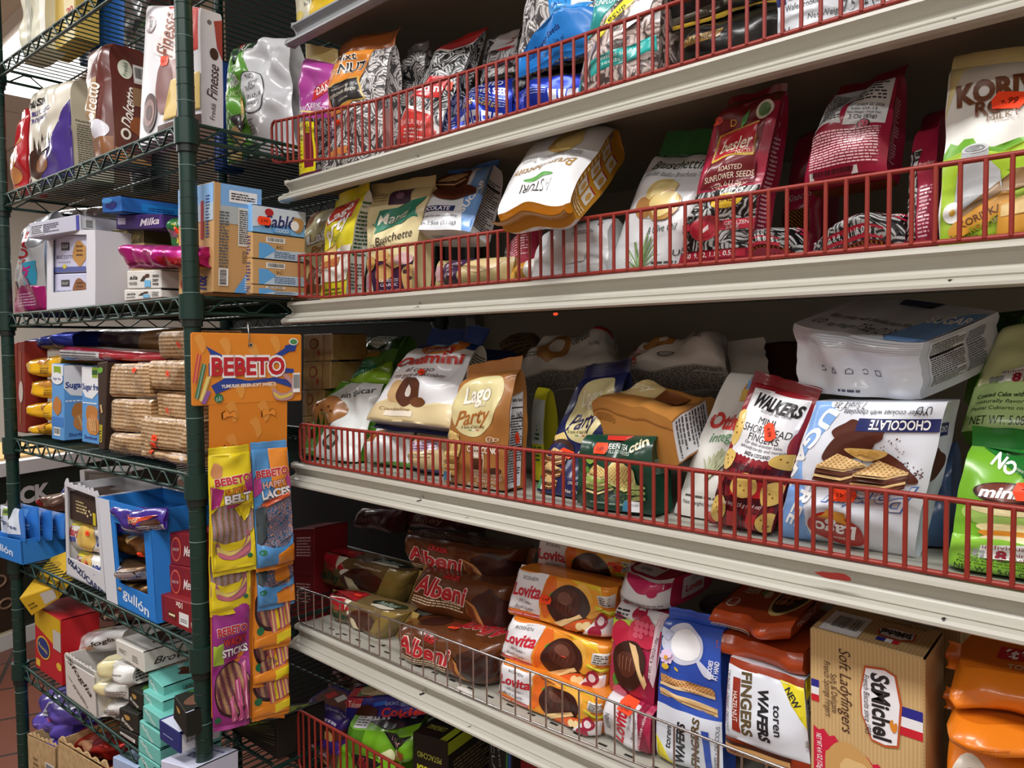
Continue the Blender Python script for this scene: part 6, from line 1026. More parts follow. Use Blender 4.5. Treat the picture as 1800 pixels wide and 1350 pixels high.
# ---------------- second wire shelf: tall cake bags
rp('cracker_pack', 'red cracker pack standing by the far rack post', 'cracker pack', [(14, 206), (36, 192), (41, 326), (16, 338)], .04, ZB, th=.06, base='#b81f2a', seals=[('t', '#b81f2a', .02)], art=[[blob(.45, .3 + .22 * i, .3, .1, '#c9844a', 3 + i) for i in range(4)]])
rp('cake_bag', 'cream and purple chocolate cake bag with a splash picture', 'cake bag', [(38, 158), (106, 131), (114, 306), (41, 322)], .03, ZB, th=.12, base='#d9d4c4', side='#c3b9a0', kind='bag', tp=(.5, .05, 0, 0), sr=(.2, .1, .1, .1), wr=.8, gus=.02, seals=[('t', '#d0cbba', .012, -.5)],
   art=[T('SMASH', .36, .18, .07, '#1d1c1e', .5, 0, .08), T('DOUBLE CACAO', .42, .28, .045, '#3f2f7a', .66, 0, .06), T('CROISSANT', .46, .35, .045, '#3f2f7a', .5, 0, .06), G([(1, .22), (1, 1), (.42, 1), (.55, .8), (.75, .6)], '#43307f'), blob(.4, .78, .26, .14, '#3a2018', 3), [G([(.3 + .08 * i, .7), (.34 + .1 * i, .5 + .04 * (i % 2)), (.38 + .08 * i, .7)], '#3a2018') for i in range(5)], blob(.5, .8, .14, .08, '#8a5a36', 5), G([(.5, .58), (.7, .55), (.66, .66), (.5, .68)], '#e6e2d6'), E(.12, .9, .08, .035, '#43307f'), E(.12, .9, .06, .026, '#d9d4c4'), T('6', .12, .9, .04, '#43307f')],
   right=[T('Nutrition Facts', .5, .42, .022, '#4a463c', .8, 0, .03), FP(.12, .45, .9, .86, 18, '#6a6454')])
rp('cake_bag', 'brown chocolate cake loaf pack with a torn wrapper', 'cake pack', [(145, 92), (177, 70), (190, 272), (158, 284)], .03, ZB, th=.1, base='#63302a', side='#5c2b26', tp=(.25, .05, 0, 0), sr=(.12, .1, .1, .1), wr=.8, gus=-.02, seals=[('t', '#8a6a5a', .01, -.6)],
   art=[G([(0, .08), (.8, .02), (.3, .28), (0, .3)], '#e6e2e0'), R(.2, .28, .7, .8, '#a3825e'), T('Dolcetto', .46, .52, .5, '#efe6dc', .4, -78, .03, .3), E(.7, .74, .26, .09, '#dcdce6'), R(0, .8, 1, 1, '#8a5a36')],
   right=[T('Dolcetto', .42, .52, .3, '#efe6dc', .36, -76, .03, .3), E(.4, .2, .2, .08, '#d9dcca'), T('Freddi', .4, .2, .12, '#2a4a2a', .12, -80), R(.62, .14, .96, .3, '#dfdad2'), BC(.65, .15, .94, .28), R(.56, .34, .95, .5, '#8a6a4c'), blob(.7, .68, .26, .08, '#8a4a26', 3), E(.3, .76, .14, .05, '#e6ddd0'), E(.3, .76, .08, .03, '#3a1c14'), G([(0, .88), (1, .98), (1, 1), (0, 1)], '#a8784a')])
rp('cake_pack', 'silver foil pack peeking out behind the tall white roll cake box', 'cake pack', [(217, 26), (256, 14), (258, 240), (222, 256)], .2, ZB, th=.06, base='#8d8a86', fin='foil', art=[R(0, .3, 1, 1, '#5a5450'), G([(.2, 0), (1, 0), (1, .06), (.2, .1)], '#3f7a4a')])
rp('cake_box', 'tall white roll cake box with red brush letters and a cut cake picture', 'cake box', [(249, 8), (343, 10), (347, 236), (236, 257)], .03, ZB, th=.055, kind='bag', tp=(.12, .04, 0, 0), sr=(.1, .05, .1, .1), wr=.3, gus=-.01, base='#dddde2', fin='satin', side='#d9d9de',
   art=[G([(.5, .01), (.98, 0), (.98, .35), (.86, .4), (.92, .12), (.6, .05)], '#c9443e', 0), E(.2, .14, .13, .06, '#8a6a6a'), E(.2, .14, .115, .05, '#e6e4e6'), T('Freddi', .2, .14, .12, '#3a2a2a', .11, -80, 0, .3), TO('Finesse', .52, .21, .28, '#8e4f3c', '#e6dcd8', .33, -76, .02, .02, .3), blob(.62, .62, .3, .22, '#b59a98', 4), blob(.5, .6, .14, .22, '#7a4a46', 5), G([(.5, .88), (.62, .58), (1, .54), (1, .86)], '#d9bd74'), G([(.7, .88), (.78, .6), (.86, .6), (.8, .88)], '#7a4a3a'), swirl(.26, .78, .13, '#4a2a26', '#8a6a64'), R(.4, .9, 1, .98, '#4a2a24'), PR(.5, .42, '4.99', 0, 1.3)],
   right=[T('Finesse', .5, .6, .5, '#4a3a3a', .3, -84, .02, .3), T('Freddi', .5, .86, .24, '#4a3a3a', .14, -84), E(.4, .1, .1, .02, '#6a6a6a'), G([(.6, .08), (1, .05), (1, .4), (.75, .3)], '#a13a36'), E(.6, .36, .2, .05, '#3a1c18')])
rp('cake_pack', 'blue cake pack with white script behind the near rack post', 'cake pack', [(374, 112), (390, 106), (391, 246), (376, 244)], .22, ZB, th=.05, kind='box', base='#1f3f86', art=[T('cake', .4, .7, .6, '#7a9ad8', .4, -84, .04, .3)])
pk('wafer_bag', 'green and crumpled white assorted wafer bag standing beyond the rack post', 'wafer bag', [(388, 78), (496, 56), (514, 262), (392, 252)], Y=.77, rest=ZB, yaw=12, lean=4, th=.07, base='#d4d5d9', side='#cfd0d4', wr=2.4, tp=(.8, .2, 0, 0), bulge=.1,
   art=[G([(0, 0), (.46, 0), (.42, .16), (.5, .3), (.36, .42), (.42, .62), (.4, .82), (.48, 1), (0, 1)], '#5d9a35'), G([(.0, .02), (.5, 0), (.52, .08), (.3, .16), (.06, .14)], '#1f3d2c'), T('Florbú', .28, .08, .08, '#f0f4ea', .36, -6, .02, .3), T('ASSORT', .16, .25, .055, '#f0f4ea', .34, 0, .06), T('WAFER', .16, .33, .055, '#f0f4ea', .34, 0, .06), T('SURTIDO', .14, .4, .04, '#cfe0b0', .28), T('DE BARQUILLOS', .12, .44, .022, '#cfe0b0', .24), E(.52, .47, .19, .18, '#2b2c30'), E(.52, .47, .18, .172, '#dcdde0'), T('NO', .5, .33, .04, '#2b2c30', .08, -14), T('ADDED', .54, .38, .035, '#2b2c30', .14, -14), T('SUGAR', .5, .42, .035, '#2b2c30', .14, -10), T('SIN AZÚCAR', .54, .49, .038, '#2b2c30', .26), T('AÑADIDO', .52, .55, .038, '#2b2c30', .2), G([(.16, .46), (.26, .43), (.38, .62), (.28, .66)], '@wafery'), G([(.28, .66), (.38, .62), (.39, .65), (.29, .69)], '#efe4c8'), G([(.08, .62), (.18, .58), (.34, .7), (.26, .76)], '#3a2f36'), G([(.04, .76), (.18, .7), (.32, .8), (.24, .88)], '@wafer'), G([(.24, .88), (.32, .8), (.32, .83), (.25, .91)], '#c9808a'), G([(.04, .88), (.14, .84), (.34, .94), (.26, 1), (.1, .98)], '@wafery'), FP(.42, .68, .52, .8, 5, '#77787c'), FP(.42, .84, .54, .92, 4, '#77787c'), E(.44, .96, .1, .06, '#1f4a3a'), T('0', .44, .96, .05, '#e0e8e0'), PR(.35, .06, '3.49', 80, .8)])

# ---------------- third wire shelf: cartons at eye level
rp('cookie_bag', 'silver and magenta cookie bag at the far end of the eye level shelf', 'cookie bag', [(26, 388), (62, 366), (72, 540), (17, 541)], .03, ZC, th=.09, base='#b9bbc0', fin='foil', side='#b4b6bb', art=[T('LOACA', .45, .28, .36, '#b3262e', .44, -80, .05), T('Classic', .14, .26, .16, '#5a2a4a', .3, -80), R(.5, .5, .9, .74, '#3aa0c4'), T('Quick', .62, .68, .24, '#c42a80', .3, -80, .05), G([(.1, .8), (.4, .72), (1, .76), (1, 1), (.04, 1)], '#a81f6e'), FP(.3, .8, .8, .95, 5, '#e6b8d2'), E(.8, .22, .22, .14, '#8d9096'), E(.1, .75, .14, .1, '#8a4a2a')], right=[E(.5, .45, .4, .16, '#8f9298'), E(.5, .45, .25, .1, '#a7a9ae'), R(0, .78, 1, 1, '#9a1c66')])
rp('sugar_cookie_box', 'slim blue cookie carton between the silver bag and the white carton', 'cookie carton', [(69, 420), (84, 416), (86, 540), (70, 540)], .05, ZC, th=.1, kind='box', base='#6f9fd6', art=[T('Sug', .5, .2, .5, '#2a3f86', .2, -84), E(.5, .7, .4, .2, '#c98a4a')])
carton('display_carton', 'white display carton with a cut-out window full of lilac biscuit boxes', 'display carton', [(82, 404), (168, 404), (168, 541), (82, 541)], .02, .09, '#d9d9e0', ZC, win=(.12, .06, .83, .78), right=[R(0, 0, 1, 1, '#d0d0d8')])
for i, (q, lab, t1, cc) in enumerate(([[(95, 414), (152, 412), (152, 478), (95, 480)], 'upper lilac biscuit box with oat cookie picture inside the white carton', 'BISCOTTI', '#b98a4e'], [[(95, 482), (152, 480), (152, 535), (95, 536)], 'lower lilac biscuit box inside the white carton', 'CROSTATINI', '#8a5a3a'])):
    rp('biscuit_box', lab, 'biscuit box', q, .028, None, th=.045, kind='box', base='#c9cae4', art=[R(.24, .18, .5, .4, '#3a3a3e'), T('GULF', .37, .29, .1, '#d9d9e0', .2), T(t1, .34, .58, .1, '#55566a', .5), T('con cioccolato', .34, .72, .05, '#77788a', .4), blob(.82, .5, .2, .34, cc, 3), [E(.74 + .05 * (j % 4), .3 + .12 * (j // 4), .02, .03, '#5a3a22') for j in range(12)], R(0, .86, 1, 1, '#55609c'), E(.36, .85, .06, .06, '#d8c63a')])
rp('biscuit_box', 'lilac sided flat biscuit box lying on top of the white display carton', 'biscuit box', [(50, 393), (140, 376), (141, 405), (51, 419)], .0, None, yaw=14, th=.1, kind='box', base='#bfc0d0', side='#b9bac6', art=[FP(.05, .2, .6, .85, 5, '#55566a'), R(.94, 0, 1, 1, '#4a4a9c'), R(.05, .15, .3, .9, '#d4d5e0'), FP(.06, .2, .29, .85, 5, '#44454f')], right=[R(.05, .1, .35, .9, '#d8d8dc'), BC(.1, .2, .32, .85, 1)])
rp('foil_bag', 'grey foil bag lying behind the flat biscuit box', 'foil bag', [(62, 366), (170, 358), (176, 396), (66, 400)], .16, None, th=.1, base='#a9abb0', fin='foil', kind='pillow', wr=2)
rp('chocolate_box', 'bright blue long chocolate box on the very top of the carton pile', 'chocolate box', [(179, 348), (212, 344), (213, 372), (180, 374)], .04, None, th=.26, kind='box', base='#2a6fc4', art=[blob(.5, .55, .3, .3, '#2a2f86', 3), E(.3, .2, .3, .2, '#4a9ae0')], right=[R(.15, .3, .5, .9, '#1f86d8'), FP(.2, .5, .4, .8, 2, '#1a4a8a')])
rp('chocolate_box', 'violet chocolate box with white script under the bright blue one', 'chocolate box', [(204, 378), (286, 376), (286, 401), (204, 403)], .07, None, th=.08, kind='box', base='#463079', art=[T('Milka', .74, .5, .55, '#efeaf4', .4, -3, .04, .3), R(.04, .2, .22, .7, '#c9c0dc'), G([(.94, .1), (1.0, 0), (1, 1)], '#5a3a96')])
rp('biscuit_box', 'tan and olive carton with rolled wafer pictures standing behind the white boxes', 'biscuit box', [(197, 404), (252, 398), (252, 541), (197, 541)], .09, ZC, th=.1, kind='box', base='#c7ab7c', art=[R(0, 0, 1, .2, '#5d5632'), E(.48, .1, .12, .08, '#b99c52'), T('الكرامة', .78, .1, .08, '#d9c27a', .3), T('KARAMA', .2, .1, .05, '#d9c27a', .28), swirl(.36, .68, .16, '#8a6a42', '#c9a878'), swirl(.5, .8, .16, '#8a6a42', '#c9a878'), R(.02, .64, .3, .74, '#3f4a9a')], right=[R(0, 0, 1, .2, '#4d4728'), T('wafers', .4, .32, .07, '#5a2a1a', .5)])
rp('coffee_bag', 'small dark green pack with yellow lettering beside the near rack post', 'coffee pack', [(286, 378), (322, 376), (320, 432), (288, 432)], .06, None, th=.08, base='#1c6a36', wr=1, seals=[('t', '#b9bcbe', .01)], art=[T('Tlayudas', .4, .5, .3, '#d8c83a', .8, -84, .04), PR(.6, .5, '2.99', 0, .9)])
rp('wafer_pack', 'magenta foil wafer pack lying across the white bar boxes', 'wafer pack', [(194, 428), (345, 432), (345, 468), (206, 470)], .005, None, th=.07, base='#b31a78', fin='foil', kind='flow', tp=(.3, .3, .8, .2), seals=[('l', '#c42a86', .02, .1)], wr=1.6, art=[R(.6, .55, 1, 1, '#a3162e'), T('DELASHETAS', .82, .8, .2, '#e0604a', .3)])
for q, lab in (([(223, 476), (283, 474), (283, 507), (224, 508)], 'upper white bar box with dark wafer picture under the magenta pack'), ([(218, 510), (283, 509), (283, 541), (219, 541)], 'lower white bar box with dark wafer picture standing on the wire shelf')):
    rp('bar_box', lab, 'bar box', q, .02, ZC if 'lower' in lab else None, th=.1, kind='box', base='#d8d5d0', art=[T('aïa', .2, .35, .26, '#2a2320', .24, 0, .03, .2), T('WAFER', .18, .72, .2, '#8a8480', .26, 0, .06), G([(.4, .6), (.5, .3), (.6, .25), (.52, .6)], '#3a2620'), G([(.56, .2), (.68, .16), (.68, .34), (.58, .4)], '#4a2a1c'), R(.54, .55, .72, .95, '#6fb0d8'), T('CRNCH', .86, .3, .16, '#2a2320', .18, 0, .06), T('CRISPY', .86, .56, .16, '#2a2320', .18, 0, .06), T('WAFER', .86, .78, .14, '#2a2320', .18, 0, .06)], right=[T('aïa', .6, .35, .3, '#2a2320', .5, 0, .03, .2), T('W', .5, .75, .28, '#8a8480', .3, 0, .06)])
SAB = [R(0, 0, 1, .3, '#8fb8e0'), R(0, .3, 1, .5, '#b9c4cc')]
rp('biscuit_carton', 'tall blue and tan coconut biscuit carton beside the near rack post', 'biscuit carton', [(313, 333), (377, 318), (374, 541), (314, 541)], .03, ZC, th=.085, kind='box', base='#c69c68', art=[R(0, 0, 1, .18, '#86b4e4'), R(0, .18, 1, .34, '#aebfce'), R(.1, .3, .3, .42, '#c9a26a'), G([(.1, .6), (.3, .5), (.34, .6), (.2, .7)], '#3f4a9a'), E(.2, .9, .14, .06, '#b3262e'), R(.66, .15, .74, .5, '#b3262e'), FP(.8, .1, .9, .5, 14, '#2a4a8a'), T('10x', .68, .9, .3, '#2a2f86', .12, -84, .06), R(.6, .72, .84, .78, '#e2c83a')],
   right=[R(0, 0, 1, .2, '#7fb2e8'), R(.0, .2, 1, .36, '#b3b9ba'), G([(0, 0), (.12, 0), (.12, 1), (0, 1)], '#c69c68'), R(.3, .05, .9, .16, '#eceef0'), FP(.34, .07, .86, .14, 3, '#2a2a30'), FP(.1, .25, .3, .8, 20, '#55606a'), R(.5, .2, .92, .56, '#d8d6cf'), FP(.52, .22, .9, .54, 16, '#44403a'), BC(.1, .78, .3, .94, 1), G([(.45, .98), (.75, .78), (1, .74), (1, 1), (.45, 1)], '#5fa2e0'), FP(.6, .6, .95, .72, 6, '#77684e'), FP(.66, .84, .95, .98, 6, '#e6ecf2')])
for i, (y0, y1, y2, y3) in enumerate(((358, 408, 358, 409), (409, 454, 409, 455), (455, 500, 455, 502), (501, 543, 502, 545))):
    rp('biscuit_carton', ['topmost blue coconut biscuit carton of the short stack, logo outward', 'tan end of the second coconut biscuit carton in the short stack', 'tan end of the third coconut biscuit carton in the short stack', 'lowest tan coconut biscuit carton of the short stack, on the wire shelf'][i], 'biscuit carton',
       [(424, y0), (443, y0 - (2 if i else 0)), (443, y1), (424, y1)], .09, ZC if i == 3 else None, th=.105, kind='box', base='#c79f6c' if i else '#7db4e6', group='coconut biscuit cartons in the short stack',
       art=[FP(.1, .1, .9, .9, 6, '#4a4a86')] if i else [],
       right=[BC(.25, .1, .6, .32), G([(.12, .36), (.28, .38), (.44, .62), (.2, 1), (.12, 1)], '#5fa6e4'), G([(.44, .62), (1, .6), (1, 1), (.2, 1)], '#b9cfe2'), FP(.4, .66, .8, .95, 4, '#3f5a8a'), T('3C', .5, .48, .12, '#55442e', .14)] if i else [G([(0, 0), (1, 0), (1, .5), (0, .8)], '#cfdcea'), T('Sablé', .5, .5, .5, '#2a2a6a', .56, -4, .03, .3), R(.36, .76, .7, .95, '#5f9fdc'), T('COCO', .54, .85, .14, '#fff', .24), E(.3, .2, .08, .14, '#b3262e'), blob(.84, .55, .12, .3, '#b98a54', 4), E(.78, .6, .08, .2, '#f0f0ee'), PR(.2, .55, '2.99', 0, 1.2)])

# ---------------- fourth wire shelf: wafer blocks and shortbread
for i, (a, b) in enumerate(((20, 30), (31, 43))):
    rp('biscuit_carton', ['red biscuit carton standing by the far rack post under eye level', 'second red biscuit carton by the far rack post with a white emblem'][i], 'biscuit carton', [(a, 604 - i * 3), (b, 602 - i * 3), (b + 2, 768), (a, 764)], .035, ZD, th=.05, kind='box', base='#8a2a22', art=[R(.3, .1, .5, .9, '#a8623a'), E(.5, .55, .3, .12, '#e0d0c8')])
rp('cookie_pack', 'dark blue foil cookie pack lying on top of the yellow packs', 'cookie pack', [(40, 596), (118, 582), (118, 614), (42, 618)], .06, None, th=.12, base='#1f2f86', fin='foil', kind='flow', wr=1.6, seals=[('l', '#3f5ab8', .025, .2)], tp=(.3, .3, .8, .2), art=[T('Petit', .5, .4, .3, '#8aa0e0', .3)])
rp('tray_pack', 'wide dark cookie tray pack with clear film over a black rim', 'cookie tray', [(112, 580), (276, 576), (276, 620), (84, 612)], .13, None, th=.16, base='#1f1a1c', kind='flow', wr=.8, art=[R(.2, .2, .9, .6, '#3a2a20'), R(.85, 0, 1, 1, '#6a4a2a')])
rp('tray_pack', 'flat red cookie tray with white ingredients label', 'cookie tray', [(88, 609), (278, 622), (276, 638), (92, 634)], .035, None, th=.17, base='#a81f2e', kind='flow', tp=(.1, .1, .3, .2), wr=.5, art=[R(.08, .2, .5, .95, '#cfd0d4'), FP(.1, .3, .48, .9, 3, '#44444a')], top=[R(0, 0, 1, 1, '#6a5040')])
for i, q in enumerate(([(40, 632), (96, 622), (96, 668), (42, 660)], [(42, 670), (96, 664), (96, 708), (44, 696)], [(48, 710), (96, 704), (96, 746), (50, 732)], [(48, 748), (96, 740), (96, 784), (50, 772)])):
    rp('cookie_pack', ['topmost yellow cookie pack of the pile beside the blue shortbread boxes', 'second yellow cookie pack from the top of the pile of four', 'third yellow cookie pack from the top of the pile of four', 'lowest yellow cookie pack of the pile of four'][i], 'cookie pack', q, .035, ZD if i == 3 else None, th=.12, base='#e0aa1a', kind='flow', tp=(.3, .3, .6, .2), wr=1.2, seals=[('l', ('#e0aa1a', '#6f86c8', '#27408a', '#6f86c8')[i], .022, .2)], group='yellow cookie packs piled on the rack', art=[blob(.6, .2, .2, .2, '#c98a3a', i + 2), FP(.5, .5, .9, .8, 3, '#8a6a1a')])
def sug(cut): return [G([(0, 0), (1, 0), (1, .3), (.6, .42), (.2, .4), (0, .3)], '#e4e6ea'), R(.6, .0, .9, .14, '#8aa82a'), R(.6, .04, .9, .1, '#2f5a2a'), T('Sugar free', .55, .26, .08, '#2a3f86', 1.0, 0, .05), FP(.05, .46, .95, .5, 1, '#dfe8f2'), blob(.56, .62, .36, .12, '#b9783a', 4), blob(.64, .76, .36, .13, '#c4854a', 5), [G([(.4 + .12 * j, .68), (.46 + .12 * j, .68), (.58 + .1 * j, .84), (.52 + .1 * j, .84)], '#dcae74') for j in range(4)], T('Shortbread', .5, .93, .05, '#2a3f86', .7, 0, .02)]
rp('shortbread_box', 'blue and white sugar free shortbread box nearer the yellow packs', 'shortbread box', [(91, 639), (112, 641), (112, 790), (91, 782)], .03, ZD, th=.07, kind='box', base='#5e9ad6', art=[R(0, 0, 1, .14, '#e4e6ea'), R(.2, .02, .8, .12, '#8aa82a'), E(.5, .18, .5, .08, '#e8eaf0'), T('Sugar free', .5, .18, .04, '#2a3f86', .7), blob(.5, .55, .36, .12, '#b9783a', 3), BC(.2, .84, .75, .95), R(0, .7, 1, .82, '#3f7ac4')], right=sug(0))
rp('shortbread_box', 'blue and white sugar free shortbread box partly behind the dark carton strip', 'shortbread box', [(144, 643), (176, 644), (176, 798), (144, 793)], .05, ZD, th=.06, kind='box', base='#5e9ad6', art=sug(1))
rp('biscuit_carton', 'narrow dark brown carton with yellow side lettering beside the wafer blocks', 'biscuit carton', [(171, 638), (189, 635), (182, 804), (174, 800)], .02, ZD, th=.06, kind='box', base='#3a2a22', art=[T('COLUSSI', .4, .82, .5, '#d9c83a', .2, -88, .06), E(.3, .08, .3, .035, '#6aa83a'), [E(.4 + .1 * j, .5 + .03 * j, .14, .02, '#c9a878') for j in range(3)]])
WL = [([(190, 640), (258, 638), (259, 699), (190, 698)], 'topmost'), ([(191, 701), (259, 703), (260, 762), (191, 757)], 'middle'), ([(191, 760), (260, 766), (260, 834), (184, 806)], 'lowest')]
for i, (q, w_) in enumerate(WL): rp('wafer_block', w_ + ' film wrapped wafer block of the three beside the dark brown carton', 'wafer block', q, .014 + .003 * (2 - i), ZD if i == 2 else None, th=.1, kind='flow', ed=.08, tp=(.08, .08, .15, .1), sr=(.1, .1, .05, .05), wr=.5, base='@wblock', side='@wblock', group='film wrapped wafer blocks', art=[PR(.75, .2, '2.99', 0, .7)] if i == 0 else [])
WR = [([(275, 583), (340, 580), (340, 632), (275, 630)], 'topmost film wrapped wafer block of the tall stack by the near rack post'), ([(257, 634), (340, 632), (340, 688), (258, 683)], 'second film wrapped wafer block of the tall stack by the near rack post'), ([(270, 687), (340, 690), (340, 741), (272, 733)], 'third film wrapped wafer block of the tall stack, with a torn end'), ([(243, 732), (340, 742), (340, 797), (243, 787)], 'fourth film wrapped wafer block of the tall stack, wearing two stickers'), ([(244, 789), (341, 801), (341, 856), (246, 834)], 'lowest film wrapped wafer block of the tall stack, on the wire shelf')]
for i, (q, lab) in enumerate(WR): rp('wafer_block', lab, 'wafer block', q, (.035, .025, .03, .012, .014)[i], ZD if i == 4 else None, th=.1, kind='flow', ed=.08, tp=(.08, .08, .15, .1), sr=(.1, .1, .05, .05), wr=.5, base='@wblock', side='@wblock', group='film wrapped wafer blocks', art=[PR(*((.6, .5, '2.99', 20, .8), (.55, .45, '2.99', 10, .8), (.4, .7, '2.99', 20, .8), (.34, .62, '2.99', 10, .8), (.2, .2, '2.99', 0, .6))[i])] + ([PR(.32, .86, '2.99', 16, .8)] if i == 3 else []) + ([R(.78, .3, .84, .5, '#dcdce6')] if i == 4 else []))

# ---------------- fifth wire shelf: display trays
carton('display_tray', 'blue open display tray poking out past the far rack post', 'display tray', [(-24, 938), (37, 950), (40, 993), (-16, 974)], -.03, .1, '#2a78c8', None, win=(0, 0, 1, .02), yaw=10, art=[T('gullón', .42, .5, .34, '#dce8f6', .62, 6, .03)])
for i, (q, d) in enumerate((([(-6, 888), (33, 896), (37, 952), (-4, 948)], -.022), ([(30, 884), (60, 893), (62, 952), (32, 952)], .004), ([(54, 890), (84, 898), (84, 950), (56, 952)], .028), ([(78, 897), (108, 903), (106, 948), (80, 950)], .05))):
    rp('cookie_pack', ['front blue sugar free cookie pack with a white label in the blue tray', 'second blue cookie pack in the blue tray', 'third blue cookie pack in the blue tray', 'last blue cookie pack leaning at the back of the blue tray'][i], 'cookie pack', q, d, None, th=.018, base='#2f6fc0', fin='film', wr=.35, kind='pillow', lean=8, group='blue cookie packs in the tray', art=[R(.0, .0, .9, .8, '#cfdaea'), R(.2, .05, .55, .26, '#8aa82a'), R(.2, .1, .55, .2, '#2f5a2a'), T('Sugar Free', .4, .5, .14, '#22356e', .8, 8, .03)] if i == 0 else [R(.1, .1, .6, .3, '#5a94d8'), FP(.2, .5, .7, .7, 2, '#9ac0ea')])
rp('cookie_bag', 'crinkled brown and silver foil bag behind the blue tray', 'foil bag', [(52, 876), (116, 862), (112, 900), (60, 904)], .12, None, th=.08, base='#6a5044', fin='foil', wr=2.4, kind='pillow', art=[G([(0, .3), (.3, .1), (.2, .6)], '#b3303a'), G([(.6, 0), (1, .1), (.8, .4)], '#c9c4bc')])
rp('cookie_bag', 'black and green glossy bag squeezed behind the blue tray', 'foil bag', [(76, 934), (118, 918), (118, 990), (84, 998)], .08, None, th=.07, base='#17201c', wr=2, kind='pillow', art=[G([(.3, .5), (1, .3), (1, .9), (.5, 1)], '#3f8a4a'), G([(.1, .5), (.6, .3), (.5, .55)], '#b3303a'), FP(.4, .05, .9, .3, 4, '#c9d0cc')])
rp('cookie_bag', 'small blue and white bag behind the torn white display carton', 'foil bag', [(96, 856), (140, 846), (140, 872), (98, 880)], .2, None, th=.06, base='#2b3f8e', wr=1.6, kind='pillow', art=[G([(.5, 0), (1, 0), (1, .4), (.6, .5)], '#d6d8e0')])
rp('biscuit_carton', 'grey brown carton lying at the back under the wafer block shelf', 'biscuit carton', [(140, 826), (232, 828), (228, 862), (142, 856)], .24, None, th=.1, kind='box', base='#6f6660', art=[R(0, 0, .1, 1, '#b9b6b4'), R(.12, .1, .95, .9, '#4a4038'), FP(.2, .2, .9, .6, 4, '#8a8078')])
carton('display_carton', 'white display carton with ragged torn edge holding round biscuit packs', 'display carton', [(113, 850), (172, 872), (187, 1048), (117, 1018)], .015, .13, '#cfcfd4', ZE, win=(.06, .02, .92, .8), rag=8, inner='#8a8276', art=[T('0%AZÚCARES', .5, .92, .07, '#26305c', .9, 12, .05)])
for q, lab, a in (([(119, 862), (168, 880), (170, 926), (121, 912)], 'dark brown nut biscuit box at the top of the torn white carton', 0), ([(120, 914), (174, 928), (178, 978), (122, 968)], 'upper white round biscuit pack inside the torn white carton', 1), ([(121, 970), (178, 982), (180, 1022), (124, 1008)], 'lower white round biscuit pack inside the torn white carton', 1)):
    rp('biscuit_pack', lab, 'biscuit pack', q, .024, None, th=.09, kind='flow' if a else 'box', ed=.2, wr=.6, base='#dcdad4' if a else '#3a2a22', tp=(.2, .2, .2, .2) if a else None, art=[T('Marbú', .2, .35, .26, '#b3303a', .4, 8, .06), blob(.55, .45, .24, .5, '#d9b45a', 3), R(.0, .5, .24, .66, '#3f4a9a'), T('0%', .9, .5, .4, '#2a3f86', .2, 0, .05), R(0, 0, .4, .14, '#e2d03a'), PR(.6, .3, '1.99', 0, .8)] if a else [FP(.3, .2, .7, .7, 4, '#b9a878'), [E(.6 + .06 * j, .5 + .1 * (j % 3), .03, .05, '#d9c49a') for j in range(5)], R(.9, .5, 1, 1, '#c9b82a')])
carton('display_carton', 'tall bright blue display carton with a ragged window and white lettering', 'display carton', [(172, 874), (264, 899), (276, 1097), (188, 1049)], .0, .13, '#2479cc', ZE, win=(.3, .2, .86, .78), inner='#8a7a62', art=[R(0, 0, .24, 1, '#cfd2da'), T('gullón', .62, .88, .1, '#dce8f6', .5, 10, .03)], right=[R(0, 0, 1, 1, '#2a7fd4')])
rp('cookie_bag', 'purple biscuit bag with orange flash slumped over the blue display carton', 'cookie bag', [(175, 893), (266, 898), (266, 936), (184, 940)], -.018, None, th=.05, base='#3a2484', kind='pillow', wr=1.6, art=[G([(.0, .5), (.3, .8), (.4, 1), (.1, 1)], '#cfd0da'), G([(.4, .3), (.9, .3), (.66, .66), (.42, .66)], '#c8482a'), T('Choco', .56, .46, .24, '#f0d0b0', .26, -6, .05), R(.66, .72, 1, 1, '#cfd0d4'), FP(.68, .76, .98, .96, 2, '#44444a'), E(.86, .62, .12, .14, '#4a2a1c')])
for q, lab, c in (([(194, 938), (254, 948), (252, 990), (196, 975)], 'gold brown cookie pack in the upper part of the ragged window', '#8a5a2a'), ([(198, 985), (252, 998), (250, 1030), (200, 1012)], 'white labelled cookie pack in the middle of the ragged window', '#6a5038'), ([(200, 1020), (250, 1034), (252, 1060), (204, 1044)], 'cookie pack at the foot of the ragged window', '#7a5a36')):
    rp('cookie_pack', lab, 'cookie pack', q, .012, None, th=.1, base=c, fin='foil', kind='flow', wr=1.6, art=[R(.35, .1, 1, .7, '#c9c8cc'), BC(.4, .15, .95, .65)] if 'white' in lab else [G([(.3, .1), (.6, 0), (.5, .4)], '#d9b878'), PR(.85, .7, '2.49', 0, .7)])
rp('cookie_bag', 'dark violet cookie bag behind the blue display carton', 'cookie bag', [(240, 858), (330, 868), (330, 905), (236, 892)], .14, None, th=.1, base='#24184e', kind='pillow', wr=1.5, art=[R(.3, .5, .5, .9, '#b9b8c6')])
MER = [E(.22, .5, .17, .4, '#d9664a'), E(.22, .5, .14, .34, '#8e1e24'), T('DEPUIS 1987', .22, .5, .1, '#f0d0c4', .22), T('Merenda', .78, .5, .34, '#f4e6e2', .6, -2, .02, .3)]
